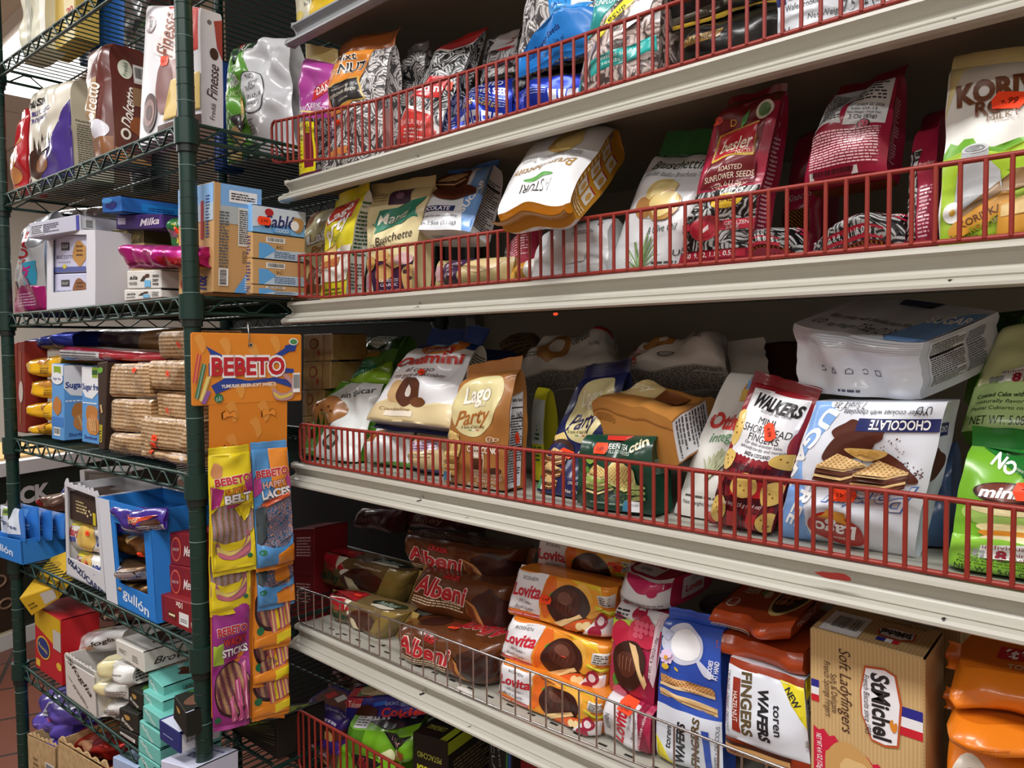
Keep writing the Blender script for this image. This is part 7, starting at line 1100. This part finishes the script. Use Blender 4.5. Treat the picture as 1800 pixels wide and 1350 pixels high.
for i, (q, lab) in enumerate((([(298, 936), (352, 940), (352, 1000), (299, 992)], 'topmost dark red snack cake box of the three by the near rack post'), ([(297, 992), (352, 1002), (352, 1060), (298, 1048)], 'middle dark red snack cake box with a white heart outline'), ([(281, 1044), (352, 1066), (352, 1126), (282, 1102)], 'lowest dark red snack cake box with a white square label'))):
    rp('snack_cake_box', lab, 'snack cake box', q, (.03, .028, .01)[i], ZE if i == 2 else None, th=.1, kind='box', base='#7f1a20', art=MER if i < 2 else [T('10x', .5, .16, .22, '#f0d8d0', .16, 180, .04), G([(.2, .5), (.42, .55), (.4, .8), (.22, .7)], '#5a2a1a'), R(.24, .58, .4, .66, '#e6d6b0'), R(.5, .4, .74, .85, '#dcdad8'), FP(.54, .6, .7, .76, 2, '#77777c'), T('Merenda', .9, .7, .2, '#f4e6e2', .2)], group='dark red snack cake boxes')
pk('snack_cake_box', 'dark red carton standing behind the candy strips with faint white print', 'snack cake box', [(514, 930), (553, 928), (552, 1096), (512, 1090)], Y=.84, th=.08, kind='box', base='#7a161e', art=[FP(.2, .08, .85, .3, 7, '#d8b0ac'), R(0, .5, 1, .505, '#5a0e14'), FP(.2, .58, .85, .8, 7, '#d8b0ac')])

# ---------------- sixth wire shelf
rp('chocolate_box', 'yellow carton tipped on its corner above the red gift box', 'chocolate box', [(33, 1052), (98, 1030), (104, 1052), (56, 1083)], .0, None, yaw=14, lean=-10, th=.1, kind='box', base='#c9a21f', dv=(-.01, .07, .08), art=[R(.55, .1, .95, .9, '#b9b6ae'), FP(.1, .4, .4, .8, 2, '#6a5414')], top=[blob(.4, .5, .25, .25, '#a8861a', 3)])
rp('chocolate_box', 'red and yellow gift box with a dark blue oval emblem', 'chocolate box', [(61, 1062), (107, 1090), (109, 1180), (62, 1152)], .01, ZF, th=.08, kind='box', base='#b3202a', art=[G([(0, 0), (1, 0), (1, .5), (0, .3)], '#c9a21f'), R(.72, .2, 1, .5, '#b9b6ae'), E(.34, .6, .26, .18, '#d9b23a'), E(.34, .6, .23, .155, '#26306e'), T('Rosetta', .34, .6, .07, '#d9c46a', .34, 10), R(.04, .84, .2, .95, '#d9b23a'), E(.92, .74, .1, .06, '#d9b23a')], right=[R(0, 0, 1, 1, '#b31620')])
rp('cookie_bag', 'dark brown cookie bag with a yellow star lying behind the gift box', 'cookie bag', [(132, 1058), (208, 1064), (210, 1102), (134, 1096)], .1, None, th=.1, base='#4f2a20', kind='pillow', wr=1.2, art=[T('OPSORI', .5, .45, .26, '#c9b8a0', .6, 8, .05), G([(.3, .7), (.36, .6), (.42, .7), (.5, .72), (.44, .82), (.34, .84)], '#d9c83a')])
rp('cookie_bag', 'clear crinkled bag of red sweets beneath the snack cake boxes', 'cookie bag', [(186, 1098), (228, 1094), (226, 1124), (190, 1126)], .14, None, th=.08, base='#6a1f22', kind='pillow', wr=2)
carton('display_carton', 'torn white carton with black script holding puff pastry packs', 'display carton', [(113, 1150), (166, 1182), (171, 1262), (117, 1224)], .0, .14, '#cdc8c2', ZF, win=(0, 0, 1, .12), rag=9, inner='#8a6a48', art=[T('Sfoglia', .5, .3, .16, '#3a2a24', .8, 22, .02, .4), T('con cioccolato', .4, .64, .07, '#55443c', .6, 20), T('fresca', .5, .74, .07, '#55443c', .5, 20, 0, .3)])
rp('pastry_pack', 'white puff pastry pack lying across the torn white carton', 'pastry pack', [(124, 1118), (202, 1112), (202, 1146), (120, 1156)], .04, None, th=.09, base='#d6d5d6', kind='flow', wr=1, tp=(.3, .3, .5, .3), art=[T('Sfoglia', .76, .4, .24, '#3a2a24', .3, -4, .04), G([(.24, .6), (.6, .5), (.6, .75), (.26, .85)], '#b8763a')], top=[T('Puff Pastry', .6, .5, .2, '#55443c', .4), E(.3, .6, .2, .3, '#d8cfa8')])
rp('brownie_box', 'cream brownie box with black script across the white packs', 'brownie box', [(203, 1124), (252, 1146), (254, 1184), (205, 1150)], .01, None, th=.12, kind='box', base='#d2cfc6', art=[FP(.1, .4, .4, .7, 3, '#77736a'), FP(.6, .4, .8, .8, 3, '#77736a')], right=[T('Brownie', .55, .6, .36, '#2a2320', .8, 2, .01, .4)], top=[blob(.5, .4, .25, .25, '#3a241c', 3), blob(.7, .5, .15, .2, '#55342a', 4)])
for i, (q, lab) in enumerate((([(170, 1160), (224, 1176), (224, 1208), (172, 1190)], 'topmost white cream pastry pack under the brownie box'), ([(166, 1196), (222, 1212), (222, 1238), (168, 1220)], 'second white cream pastry pack of the stack beside the black boxes'), ([(164, 1226), (208, 1240), (208, 1266), (166, 1250)], 'third white cream pastry pack of the stack beside the black boxes'), ([(164, 1254), (208, 1270), (208, 1298), (168, 1278)], 'lowest white cream pastry pack of the stack beside the black boxes'))):
    rp('pastry_pack', lab, 'pastry pack', q, .0 + .004 * i, ZF if i == 3 else None, th=.08, base='#d9d8d4', kind='flow', tp=(.2, .2, .3, .3), wr=1.1, group='white cream pastry packs', art=[R(0, 0, .4, 1, '#d9cf9f'), FP(.5, .3, .9, .8, 3, '#8a8780')], top=[R(0, 0, .4, 1, '#ddd4a8'), FP(.5, .3, .9, .8, 2, '#77736a')], right=[FP(.1, .2, .9, .9, 4, '#44403c')])
for i, (q, lab) in enumerate((([(225, 1208), (251, 1221), (251, 1252), (226, 1238)], 'uppermost black brownie box between the white packs and teal boxes'), ([(209, 1244), (243, 1257), (243, 1292), (210, 1276)], 'middle black brownie box with gold star mark'), ([(208, 1278), (243, 1294), (240, 1334), (208, 1312)], 'lowest black brownie box with a white label'))):
    rp('brownie_box', lab, 'brownie box', q, .006 - .006 * min(i, 1), ZF if i == 2 else None, th=.1, kind='box', base='#23241f', art=[T('Brunner', .45, .7, .26, '#dcd8cc', .66, 16, .02, .3), blob(.45, .3, .16, .14, '#b08a4a', 5, 7, .5)] if i < 2 else [R(.1, .5, .9, .9, '#d6d4d0'), FP(.2, .6, .8, .8, 2, '#77777c')], top=[E(.6, .5, .3, .4, '#3a6a2a')], group='black brownie boxes')
for i, (q, lab) in enumerate((([(260, 1182), (287, 1208), (287, 1232), (261, 1216)], 'topmost teal wafer box with a chocolate picture on its lid'), ([(251, 1213), (286, 1234), (286, 1262), (251, 1238)], 'second teal wafer box of the tall stack'), ([(251, 1240), (285, 1264), (285, 1286), (251, 1264)], 'third teal wafer box of the tall stack'), ([(245, 1266), (281, 1290), (281, 1316), (245, 1292)], 'fourth teal wafer box of the tall stack'), ([(243, 1293), (281, 1319), (281, 1346), (243, 1320)], 'fifth teal wafer box of the tall stack'), ([(243, 1322), (281, 1348), (281, 1376), (243, 1350)], 'lowest teal wafer box in view of the tall stack'))):
    rp('wafer_box', lab, 'wafer box', q, -.004 + .012 * (2 - min(i, 2)), None if i < 5 else None, th=.12, kind='box', base='#6fbcb2', art=[T('dePlaisir', .42, .5, .3, '#e8f4f2', .66, 26, .02, .3)], right=[R(.3, .3, .9, .7, '#5aa89e'), FP(.35, .4, .85, .6, 1, '#1f3a38')], top=[blob(.6, .45, .2, .2, '#4a2418', 3), G([(.3, .5), (.9, .3), (.92, .42), (.34, .62)], '#5a3020'), T('dePlaisir', .14, .5, .12, '#e8f4f2', .3)], group='teal wafer boxes')
rp('brownie_box', 'black brownie box with nut cookie picture leaning on the teal boxes', 'brownie box', [(306, 1222), (326, 1252), (328, 1298), (304, 1262)], -.035, None, th=.1, kind='box', base='#20211c', art=[blob(.4, .3, .16, .1, '#b08a4a', 5, 7, .5)], top=[E(.6, .45, .34, .5, '#6a4a3a'), G([(.0, .5), (.4, .2), (.5, .3), (.1, .8)], '#2f6a2a')])
rp('biscuit_box', 'navy and white biscuit box tipped under the leaning black box', 'biscuit box', [(279, 1264), (316, 1288), (316, 1326), (281, 1300)], -.03, None, th=.07, kind='box', base='#262f6e', art=[FP(.2, .5, .7, .6, 1, '#aab0d8')], top=[R(.1, .1, 1, 1, '#c9cee0')], right=[R(.05, .1, 1, 1, '#d9dae0'), FP(.15, .2, .9, .6, 4, '#33343c'), T('220', .6, .78, .16, '#22242c', .4, 0, .04)])
rp('biscuit_box', 'white and lilac biscuit box at the bottom of the rack corner', 'biscuit box', [(282, 1336), (340, 1352), (340, 1400), (284, 1384)], -.03, None, th=.08, kind='box', base='#c9cbe0', top=[T('BIS', .5, .5, .3, '#3a3f7a', .4), FP(.1, .2, .9, .4, 2, '#6a6c9a')])
pk('biscuit_carton', 'large black pistachio cookie case beneath the hanging candy strips', 'biscuit carton', [(384, 1276), (488, 1263), (488, 1420), (388, 1440)], Y=.70, rest=ZF, th=.1, kind='box', base='#1f1912', art=[T('GRISBI', .7, .05, .07, '#8a9a24', .4, 176, .05), R(.0, .22, .1, .3, '#d8d43a'), BC(.06, .32, .2, .8, 1), [R(.26, .2 + .09 * j, .96, .26 + .09 * j, '#57502f') for j in range(6)], FP(.26, .2, .96, .72, 12, '#1f1912'), R(.3, .16, .9, .17, '#8a8a3a')], top=[T('SBI', .7, .5, .6, '#8a9a24', .4, 176, .08), blob(.3, .6, .2, .3, '#a8a060', 3)])

# ---------------- bottom: torn cardboard cases
carton('cardboard_case', 'torn brown cardboard case holding purple biscuit packs', 'cardboard case', [(48, 1290), (98, 1312), (98, 1420), (52, 1400)], -.02, .2, '@kraft', ZG, win=(0, 0, 1, .03), rag=7, inner='@kraft', art=[R(.5, .36, .92, .5, '#a08050'), BC(.66, .28, .95, .42, 0), BC(.66, .5, .95, .62, 0), FP(.2, .3, .4, .7, 5, '#7a6240')])
for i, (q, d) in enumerate((([(56, 1222), (122, 1250), (122, 1284), (62, 1254)], .03), ([(56, 1252), (108, 1272), (108, 1306), (58, 1282)], .02), ([(58, 1280), (108, 1304), (106, 1328), (58, 1306)], .015))):
    rp('biscuit_pack', ['topmost purple biscuit pack heaped in the torn case', 'second purple biscuit pack heaped in the torn case', 'third purple biscuit pack heaped in the torn case'][i], 'biscuit pack', q, d, None, th=.1, base='#5b4aa8', kind='flow', wr=1.5, tp=(.3, .3, .5, .5), seals=[('l', '#4f3f9c', .016, .2)], art=[R(.3, .2, .55, .8, '#b9b8c8'), FP(.32, .25, .53, .75, 3, '#44444a'), PR(.62, .7, '1.99', 70, .7)] if i == 0 else [FP(.2, .4, .6, .6, 1, '#8a7ac8')])
carton('cardboard_case', 'brown cardboard case holding red foil biscuit packs', 'cardboard case', [(102, 1300), (190, 1352), (190, 1440), (103, 1420)], -.02, .2, '@kraft', ZG, win=(0, 0, 1, .03), rag=6, inner='@kraft')
for i, q in enumerate(([(116, 1290), (196, 1312), (198, 1344), (120, 1322)], [(150, 1340), (200, 1352), (200, 1384), (152, 1372)])):
    rp('biscuit_pack', ['upper red foil biscuit pack in the plain cardboard case', 'lower red foil biscuit pack in the plain cardboard case'][i], 'biscuit pack', q, .02, None, th=.12, base='#a3261e', fin='foil', kind='flow', wr=1.5, tp=(.3, .3, .5, .5), art=[R(.1, .7, .6, .95, '#c9942a'), blob(.5, .3, .2, .2, '#d9a07a', 4)], top=[blob(.4, .5, .2, .3, '#c98a4a', 3), blob(.7, .4, .15, .3, '#c98a4a', 4)])
rp('plastic_tub', 'translucent pale blue tub corner beside the red foil packs', 'plastic tub', [(198, 1330), (242, 1350), (240, 1420), (198, 1400)], -.01, ZG, th=.1, kind='box', base='#9fb2d2')

# ---------------- far shelf of goods glimpsed between the wire shelves
ft = empty('far_shelf', (-4.6, 2.6, 0), 'far white shelf of small goods seen between the wire shelves', 'shelving')
q = MB(); q.box((-4.9, 2.45, 1.38), (-3.3, 2.75, 1.41), mat('#e2e0de', 'paint')); q.build('shelf', (-4.1, 2.6, 1.4), ft)
for x in (-4.88, -3.32):
    q = MB(); q.box((x - .02, 2.58, 0), (x + .02, 2.62, 1.7), mat('#e2e0de', 'paint')); q.build('upright', (x, 2.6, 0), ft)
rg = random.Random(4); cl = ['#e2b41f', '#c8302c', '#2f6a3a', '#d8cdb0', '#d88a2a', '#3a4a9a', '#b9b2a6', '#7a3a5a']
fl = ['yellow', 'red', 'green', 'cream', 'orange', 'blue', 'grey', 'plum']
for i in range(8):
    x = -4.75 + i * .18; q = MB(); h = .12 + .05 * rg.random()
    q.box((x, 2.5, 1.413), (x + .12, 2.64, 1.413 + h * .8), mat(cl[i])); q.box((x + .02, 2.52, 1.41 + h * .8), (x + .1, 2.62, 1.41 + h), mat('#d9d6d0'))
    tag(q.build('jar', (x + .06, 2.57, 1.41)), '%s jar with a pale lid on the far white shelf' % fl[i], 'jar', 'jars on the far shelf')
# ================================================================ candy hanger on the side of the rack
HP = np.array([-1.2, 0, 0]); HN = np.array([.985, -.17, 0])
HP = onP(432, 650, np.array([-1.203, .62, 1.3]), HN)
def hp(name, label, cat, quad, off=0., **k): return pk(name, label, cat, quad, plane=(HP + HN * off, HN), **k)
hc = hp('display_card', 'orange candy hanger card on a wire hook at the rack corner', 'display card', [(335, 584), (530, 588), (530, 704), (337, 714)], 0, th=.0022, kind='box', base='#d98324', fin='satin',
   art=[[G([(x, y), (x + .06, y - .05), (x + .1, y + .1), (x + .07, y + .22), (x + .03, y + .12)], '#dc9440', 1) for x, y in ((.24, .1), (.5, .2), (.02, .06), (.7, .06), (.36, .72), (.66, .66))],
        G([(.12, .18), (.3, .34), (.5, .38), (.7, .34), (.9, .14), (.9, .24), (.72, .4), (.4, .44), (.16, .3)], '#26408f'), G([(.84, .16), (.96, .12), (.94, .24), (.84, .26)], '#26408f'), G([(.14, .42), (.2, .42), (.2, .56), (.14, .6)], '#26408f'), G([(.84, .5), (.93, .52), (.93, .58), (.84, .58)], '#26408f'), G([(.16, .74), (.3, .62), (.5, .68), (.74, .64), (.92, .7), (.9, .8), (.72, .7), (.4, .74), (.2, .86)], '#26408f'),
        T('BEBETO', .5, .46, .27, '#ece9ea', .66, 0, .2), T('BEBETO', .5, .46, .255, '#b8202c', .66, 0, .07), T('YUMUSAK SEKER-SOFT SWEETS', .5, .745, .05, '#f2e6d6', .5, -1, .05),
        [G([(x, y), (x + .035, y + .02), (x + .035 - dx, y + h), (x - dx, y + h - .02)], c) for x, y, h, dx, c in ((.045, .28, .42, .045, '#c84a54'), (.085, .42, .5, .07, '#4a7a5a'), (.12, .6, .36, .07, '#d9c46a'), (.12, .8, .2, .05, '#8a5a9a'))], [G([(x + .012, y + .01), (x + .02, y + .01), (x + .02 - dx, y + h), (x + .012 - dx, y + h)], c) for x, y, h, dx, c in ((.045, .28, .42, .045, '#e09a4a'), (.085, .42, .5, .07, '#9ab8a0'), (.12, .6, .36, .07, '#efe2a0'))],
        G([(.72, .8), (.8, .88), (.88, .86), (.9, .76), (.82, .62), (.86, .6), (.94, .74), (.92, .94), (.84, 1), (.74, .96)], '#b98a8a', 1), G([(.73, .86), (.8, .92), (.9, .88), (.91, .92), (.8, .97), (.74, .92)], '#d9bd5a', 1), BC(.915, .58, .985, .88), E(.225, .92, .04, .065, '#1f6a44'), T('حلال', .225, .915, .05, '#e8efe8', .05), E(.925, .1, .045, .055, '#e8ece4'), E(.925, .1, .035, .04, '#4f8a54'), E(.518, .155, .02, .03, '#b9b2a8'), E(.518, .155, .012, .02, '#3a2a18')])
# the backing strip below the header and its punched tabs, parts of the card
def on(x, y, off=0.): return onP(x, y, HP + HN * off, HN)
def strip_part(nm, quad, off, th, col, art=()):
    C = [on(x, y, off) for x, y in quad]; q = MB(); v = np.array(C + [c - HN * th for c in C]); q.add(v, [[3, 2, 1, 0], [4, 5, 6, 7], [0, 1, 5, 4], [1, 2, 6, 5], [2, 3, 7, 6], [3, 0, 4, 7]], mat(col, 'satin'), None, False)
    if art: marks(q, Face(lambda x, y: bilin(C, x, 1 - y), np.linalg.norm(C[1] - C[0]), np.linalg.norm(C[3] - C[0]), HN, .01), art, 'satin', random.Random(1))
    return q.build(nm, C[3], hc)
strip_part('backing_strip', [(367, 704), (505, 700), (500, 1262), (372, 1262)], -.0005, .0018, '#d27c20', [[G([(x, y), (x + .1, y - .015), (x + .16, y + .03), (x + .1, y + .05), (x + .06, y + .02)], '#d68d3a', 1) for x, y in ((.2, .02), (.5, .07), (.2, .12), (.6, .02))]])
for x, y in ((404, 730), (473, 726), (404, 790), (478, 786)):
    q = MB(); pts = [(-.011, .006), (-.011, -.004), (-.006, -.007), (0, -.002), (.006, -.007), (.011, -.004), (.011, .006), (.004, .002), (-.004, .002)]
    yd_ = np.array([0, 0, 1.]); xd_ = np.cross(yd_, HN); c = on(x, y, .0014)
    v, f = fill(np.array(pts), .02); q.add(np.array([c + xd_ * a - yd_ * b for a, b in v]), f, mat('#e08a30', 'satin'), None, False); q.add(np.array([c - HN * .0008 + xd_ * (a * 1.12 - .0008) - yd_ * (b * 1.12) for a, b in v]), f, mat('#3a220c', 'matt'), None, False)
    q.build('punched_tab', c, hc)
q = MB(); a0, a1, a2 = on(437, 608, .003), on(436, 575, .004), on(434, 566, -.008)
q.tube([on(437, 606, -.002), a0, on(438.5, 596, .005), a1, on(436, 568, -.001), a2, on(433, 574, -.016)], .0011, mat('#c9cacc', 'metal'), 8); q.build('hook', a0, hc)
CB = dict(kind='flow', tp=(.7, .7, .1, .1), sr=(.12, .1, .2, .2), wr=.9)
LOGO = lambda y, w=.84: TO('BEBETO', .52, y, .062, '#b8202c', '#f0ecee', w, -5, .07, 0, .06)
belt_art = [R(0, .44, 1, .86, '@belt'), G([(0, 0), (1, 0), (1, .5), (.8, .44), (.7, .56), (.55, .46), (.2, .44), (0, .5)], '#e0c922'), G([(0, .26), (.3, .3), (.2, .44), (0, .46)], '#a8307a'), G([(1, .16), (.8, .24), (.74, .34), (1, .34)], '#a8307a'), blob(.16, .14, .14, .07, '#c98a5a', 3), LOGO(.22), TO('SUPER', .58, .31, .05, '#e0862a', '#1c1618', .5, -8, .06, 0, .07), TO('BELT', .62, .38, .075, '#f2eff2', '#1c1618', .6, -5, .08, 0, .06), R(.36, .44, .88, .47, '#a8307a'), G([(.62, .46), (.96, .4), (.92, .55), (.78, .6)], '#e0c922'), G([(0, .72), (.3, .78), (.7, .76), (1, .66), (1, 1), (0, 1)], '#e0c922', 0), G([(.12, .74), (.3, .84), (.7, .82), (.84, .68), (.9, .72), (.86, .88), (.5, .92), (.16, .88)], '#a8607a', 1), G([(.14, .79), (.4, .85), (.72, .82), (.86, .73), (.86, .78), (.5, .88), (.16, .85)], '#d9c46a', 1), G([(.16, .84), (.5, .89), (.84, .82), (.84, .86), (.5, .92), (.18, .88)], '#c06a7a', 1), E(.86, .9, .06, .02, '#1f6a44')]
plain = lambda a: [q for q in flat(a) if q[0] != 'T']
hp('candy_bag', 'front yellow sour belt candy bag hanging at the strip top', 'candy bag', [(368, 802), (440, 794), (452, 994), (376, 1008)], .026, th=.012, base='#e0c922', seals=[('t', '#e0c922', .012), ('b', '#e0c922', .008, 0, 1)], art=belt_art, **CB)
hp('candy_bag', 'second yellow sour belt candy bag showing below the front one', 'candy bag', [(370, 880), (436, 872), (442, 1064), (370, 1078)], .011, th=.008, base='#e0c922', seals=[('b', '#e0c922', .008, 0, 1)], art=plain(belt_art), **CB)
hp('candy_bag', 'magenta sour stick candy bag hanging below the yellow ones', 'candy bag', [(374, 1062), (438, 1056), (440, 1264), (376, 1282)], .009, th=.009, base='#94307f', seals=[('b', '#a8408e', .008, 0, 1)], art=[LOGO(.22, .84), G([(0, .34), (.26, .32), (.3, .5), (0, .5)], '#9ab83a'), TO('WACKY', .6, .31, .06, '#c8302c', '#1c1618', .66, -6, .07, 0, .06), TO('STICKS', .6, .4, .065, '#f2eff2', '#1c1618', .72, -5, .07, 0, .06), R(.34, .47, .92, .49, '#b8307a'), blob(.5, .72, .5, .22, '#2a1218', 4, 14, .08), blob(.5, .71, .47, .2, '@stick', 4, 14, .08), [G([(x, y), (x + .13, y - .03), (x + .2, 1 - .04), (x + .06, 1 - .02)], c) for x, y, c in ((.42, .8, '#c05a86'), (.6, .66, '#b04a76'), (.78, .52, '#a8466e'))], [G([(x + .04, y), (x + .07, y - .01), (x + .14, .96), (x + .1, .97)], '#e0a0b8') for x, y in ((.42, .8), (.6, .66), (.78, .52))], E(.1, .94, .09, .025, '#1f6a44')], **CB)
lace_art = [R(.1, .42, 1, .86, '@lace'), G([(0, 0), (.46, 0), (.5, .3), (.3, .44), (0, .5)], '#4f8fc8'), G([(.46, 0), (1, 0), (1, .3), (.7, .44), (.5, .3)], '#dc8426'), G([(0, .24), (.2, .2), (.26, .36), (0, .4)], '#b83a86'), G([(1, .2), (.86, .26), (.9, .36), (1, .36)], '#b83a86'), LOGO(.2, .82), TO('HAPPY', .56, .3, .055, '#e8b0a0', '#1c1618', .56, -7, .06, 0, .07), TO('LACES', .6, .38, .075, '#f2eff2', '#1c1618', .72, -6, .08, 0, .06), G([(.2, .46), (.94, .38), (.96, .42), (.22, .5)], '#d8623a'), G([(.0, .5), (.3, .48), (.34, .72), (.1, .8), (0, .8)], '#3f4a4e'), G([(0, .78), (.4, .84), (1, .76), (1, 1), (0, 1)], '#4f8fc8', 0), G([(.5, .9), (1, .84), (1, 1), (.5, 1)], '#dc8426'), blob(.62, .72, .36, .12, '@lace', 5), E(.12, .86, .09, .025, '#1f6a44')]
hp('candy_bag', 'front blue and orange candy lace bag at the strip top', 'candy bag', [(443, 792), (506, 786), (518, 984), (452, 1000)], .026, th=.012, base='#4f8fc8', seals=[('t', '#4f8fc8', .012), ('b', '#d9842a', .008, 0, 1)], art=lace_art, **CB)
hp('candy_bag', 'second blue and orange candy lace bag showing below the front one', 'candy bag', [(448, 880), (508, 872), (519, 1054), (453, 1068)], .011, th=.006, base='#4f8fc8', seals=[('b', '#4f8fc8', .008, 0, 1)], art=plain(lace_art), **CB)
stk = [blob(.42, .12, .42, .1, '#2a1218', 4), blob(.42, .11, .38, .09, '@stick', 4), G([(0, .0), (1, .0), (1, .05), (0, .05)], '#c9587a')]
def sticks(): return [R(0, .5, 1, 1, '#dc8426'), blob(.42, .62, .44, .24, '#2a1218', 4, 14, .08), blob(.44, .6, .4, .22, '@stick', 4, 14, .08), G([(.56, .66), (.8, .6), (.9, .82), (.6, .86)], '#e0c922'), [G([(x, y), (x + .16, y - .02), (x + .3, y + .34), (x + .16, y + .37)], c) for x, y, c in ((.36, .6, '#c86a7a'), (.56, .5, '#b85a76'), (.74, .46, '#c86a7a'))], [G([(x + .05, y), (x + .1, y), (x + .24, y + .34), (x + .19, y + .35)], '#e0bd7a') for x, y in ((.36, .6), (.56, .5), (.74, .46))], E(.16, .84, .1, .04, '#1f6a44'), G([(.0, .92), (1, .84), (1, 1), (0, 1)], '#dc8426'), G([(.6, .9), (1, .86), (1, .95), (.6, 1)], '#e0c922')]
for i, (q, off) in enumerate((([(450, 960), (510, 950), (510, 1126), (446, 1140)], .0055), ([(446, 1030), (506, 1020), (506, 1190), (444, 1202)], .004), ([(444, 1100), (506, 1090), (508, 1246), (443, 1262)], .0025))):
    hp('candy_bag', ['uppermost orange candy stick bag showing only its striped sticks', 'middle orange candy stick bag showing only its striped sticks', 'lowest orange candy stick bag with its zigzag seal at the strip end'][i], 'candy bag', q, off, th=.0028, base='#dc8426', seals=[('b', '#dc8426', .007, 0, 1)], art=sticks(), **{**CB, 'wr': .3})
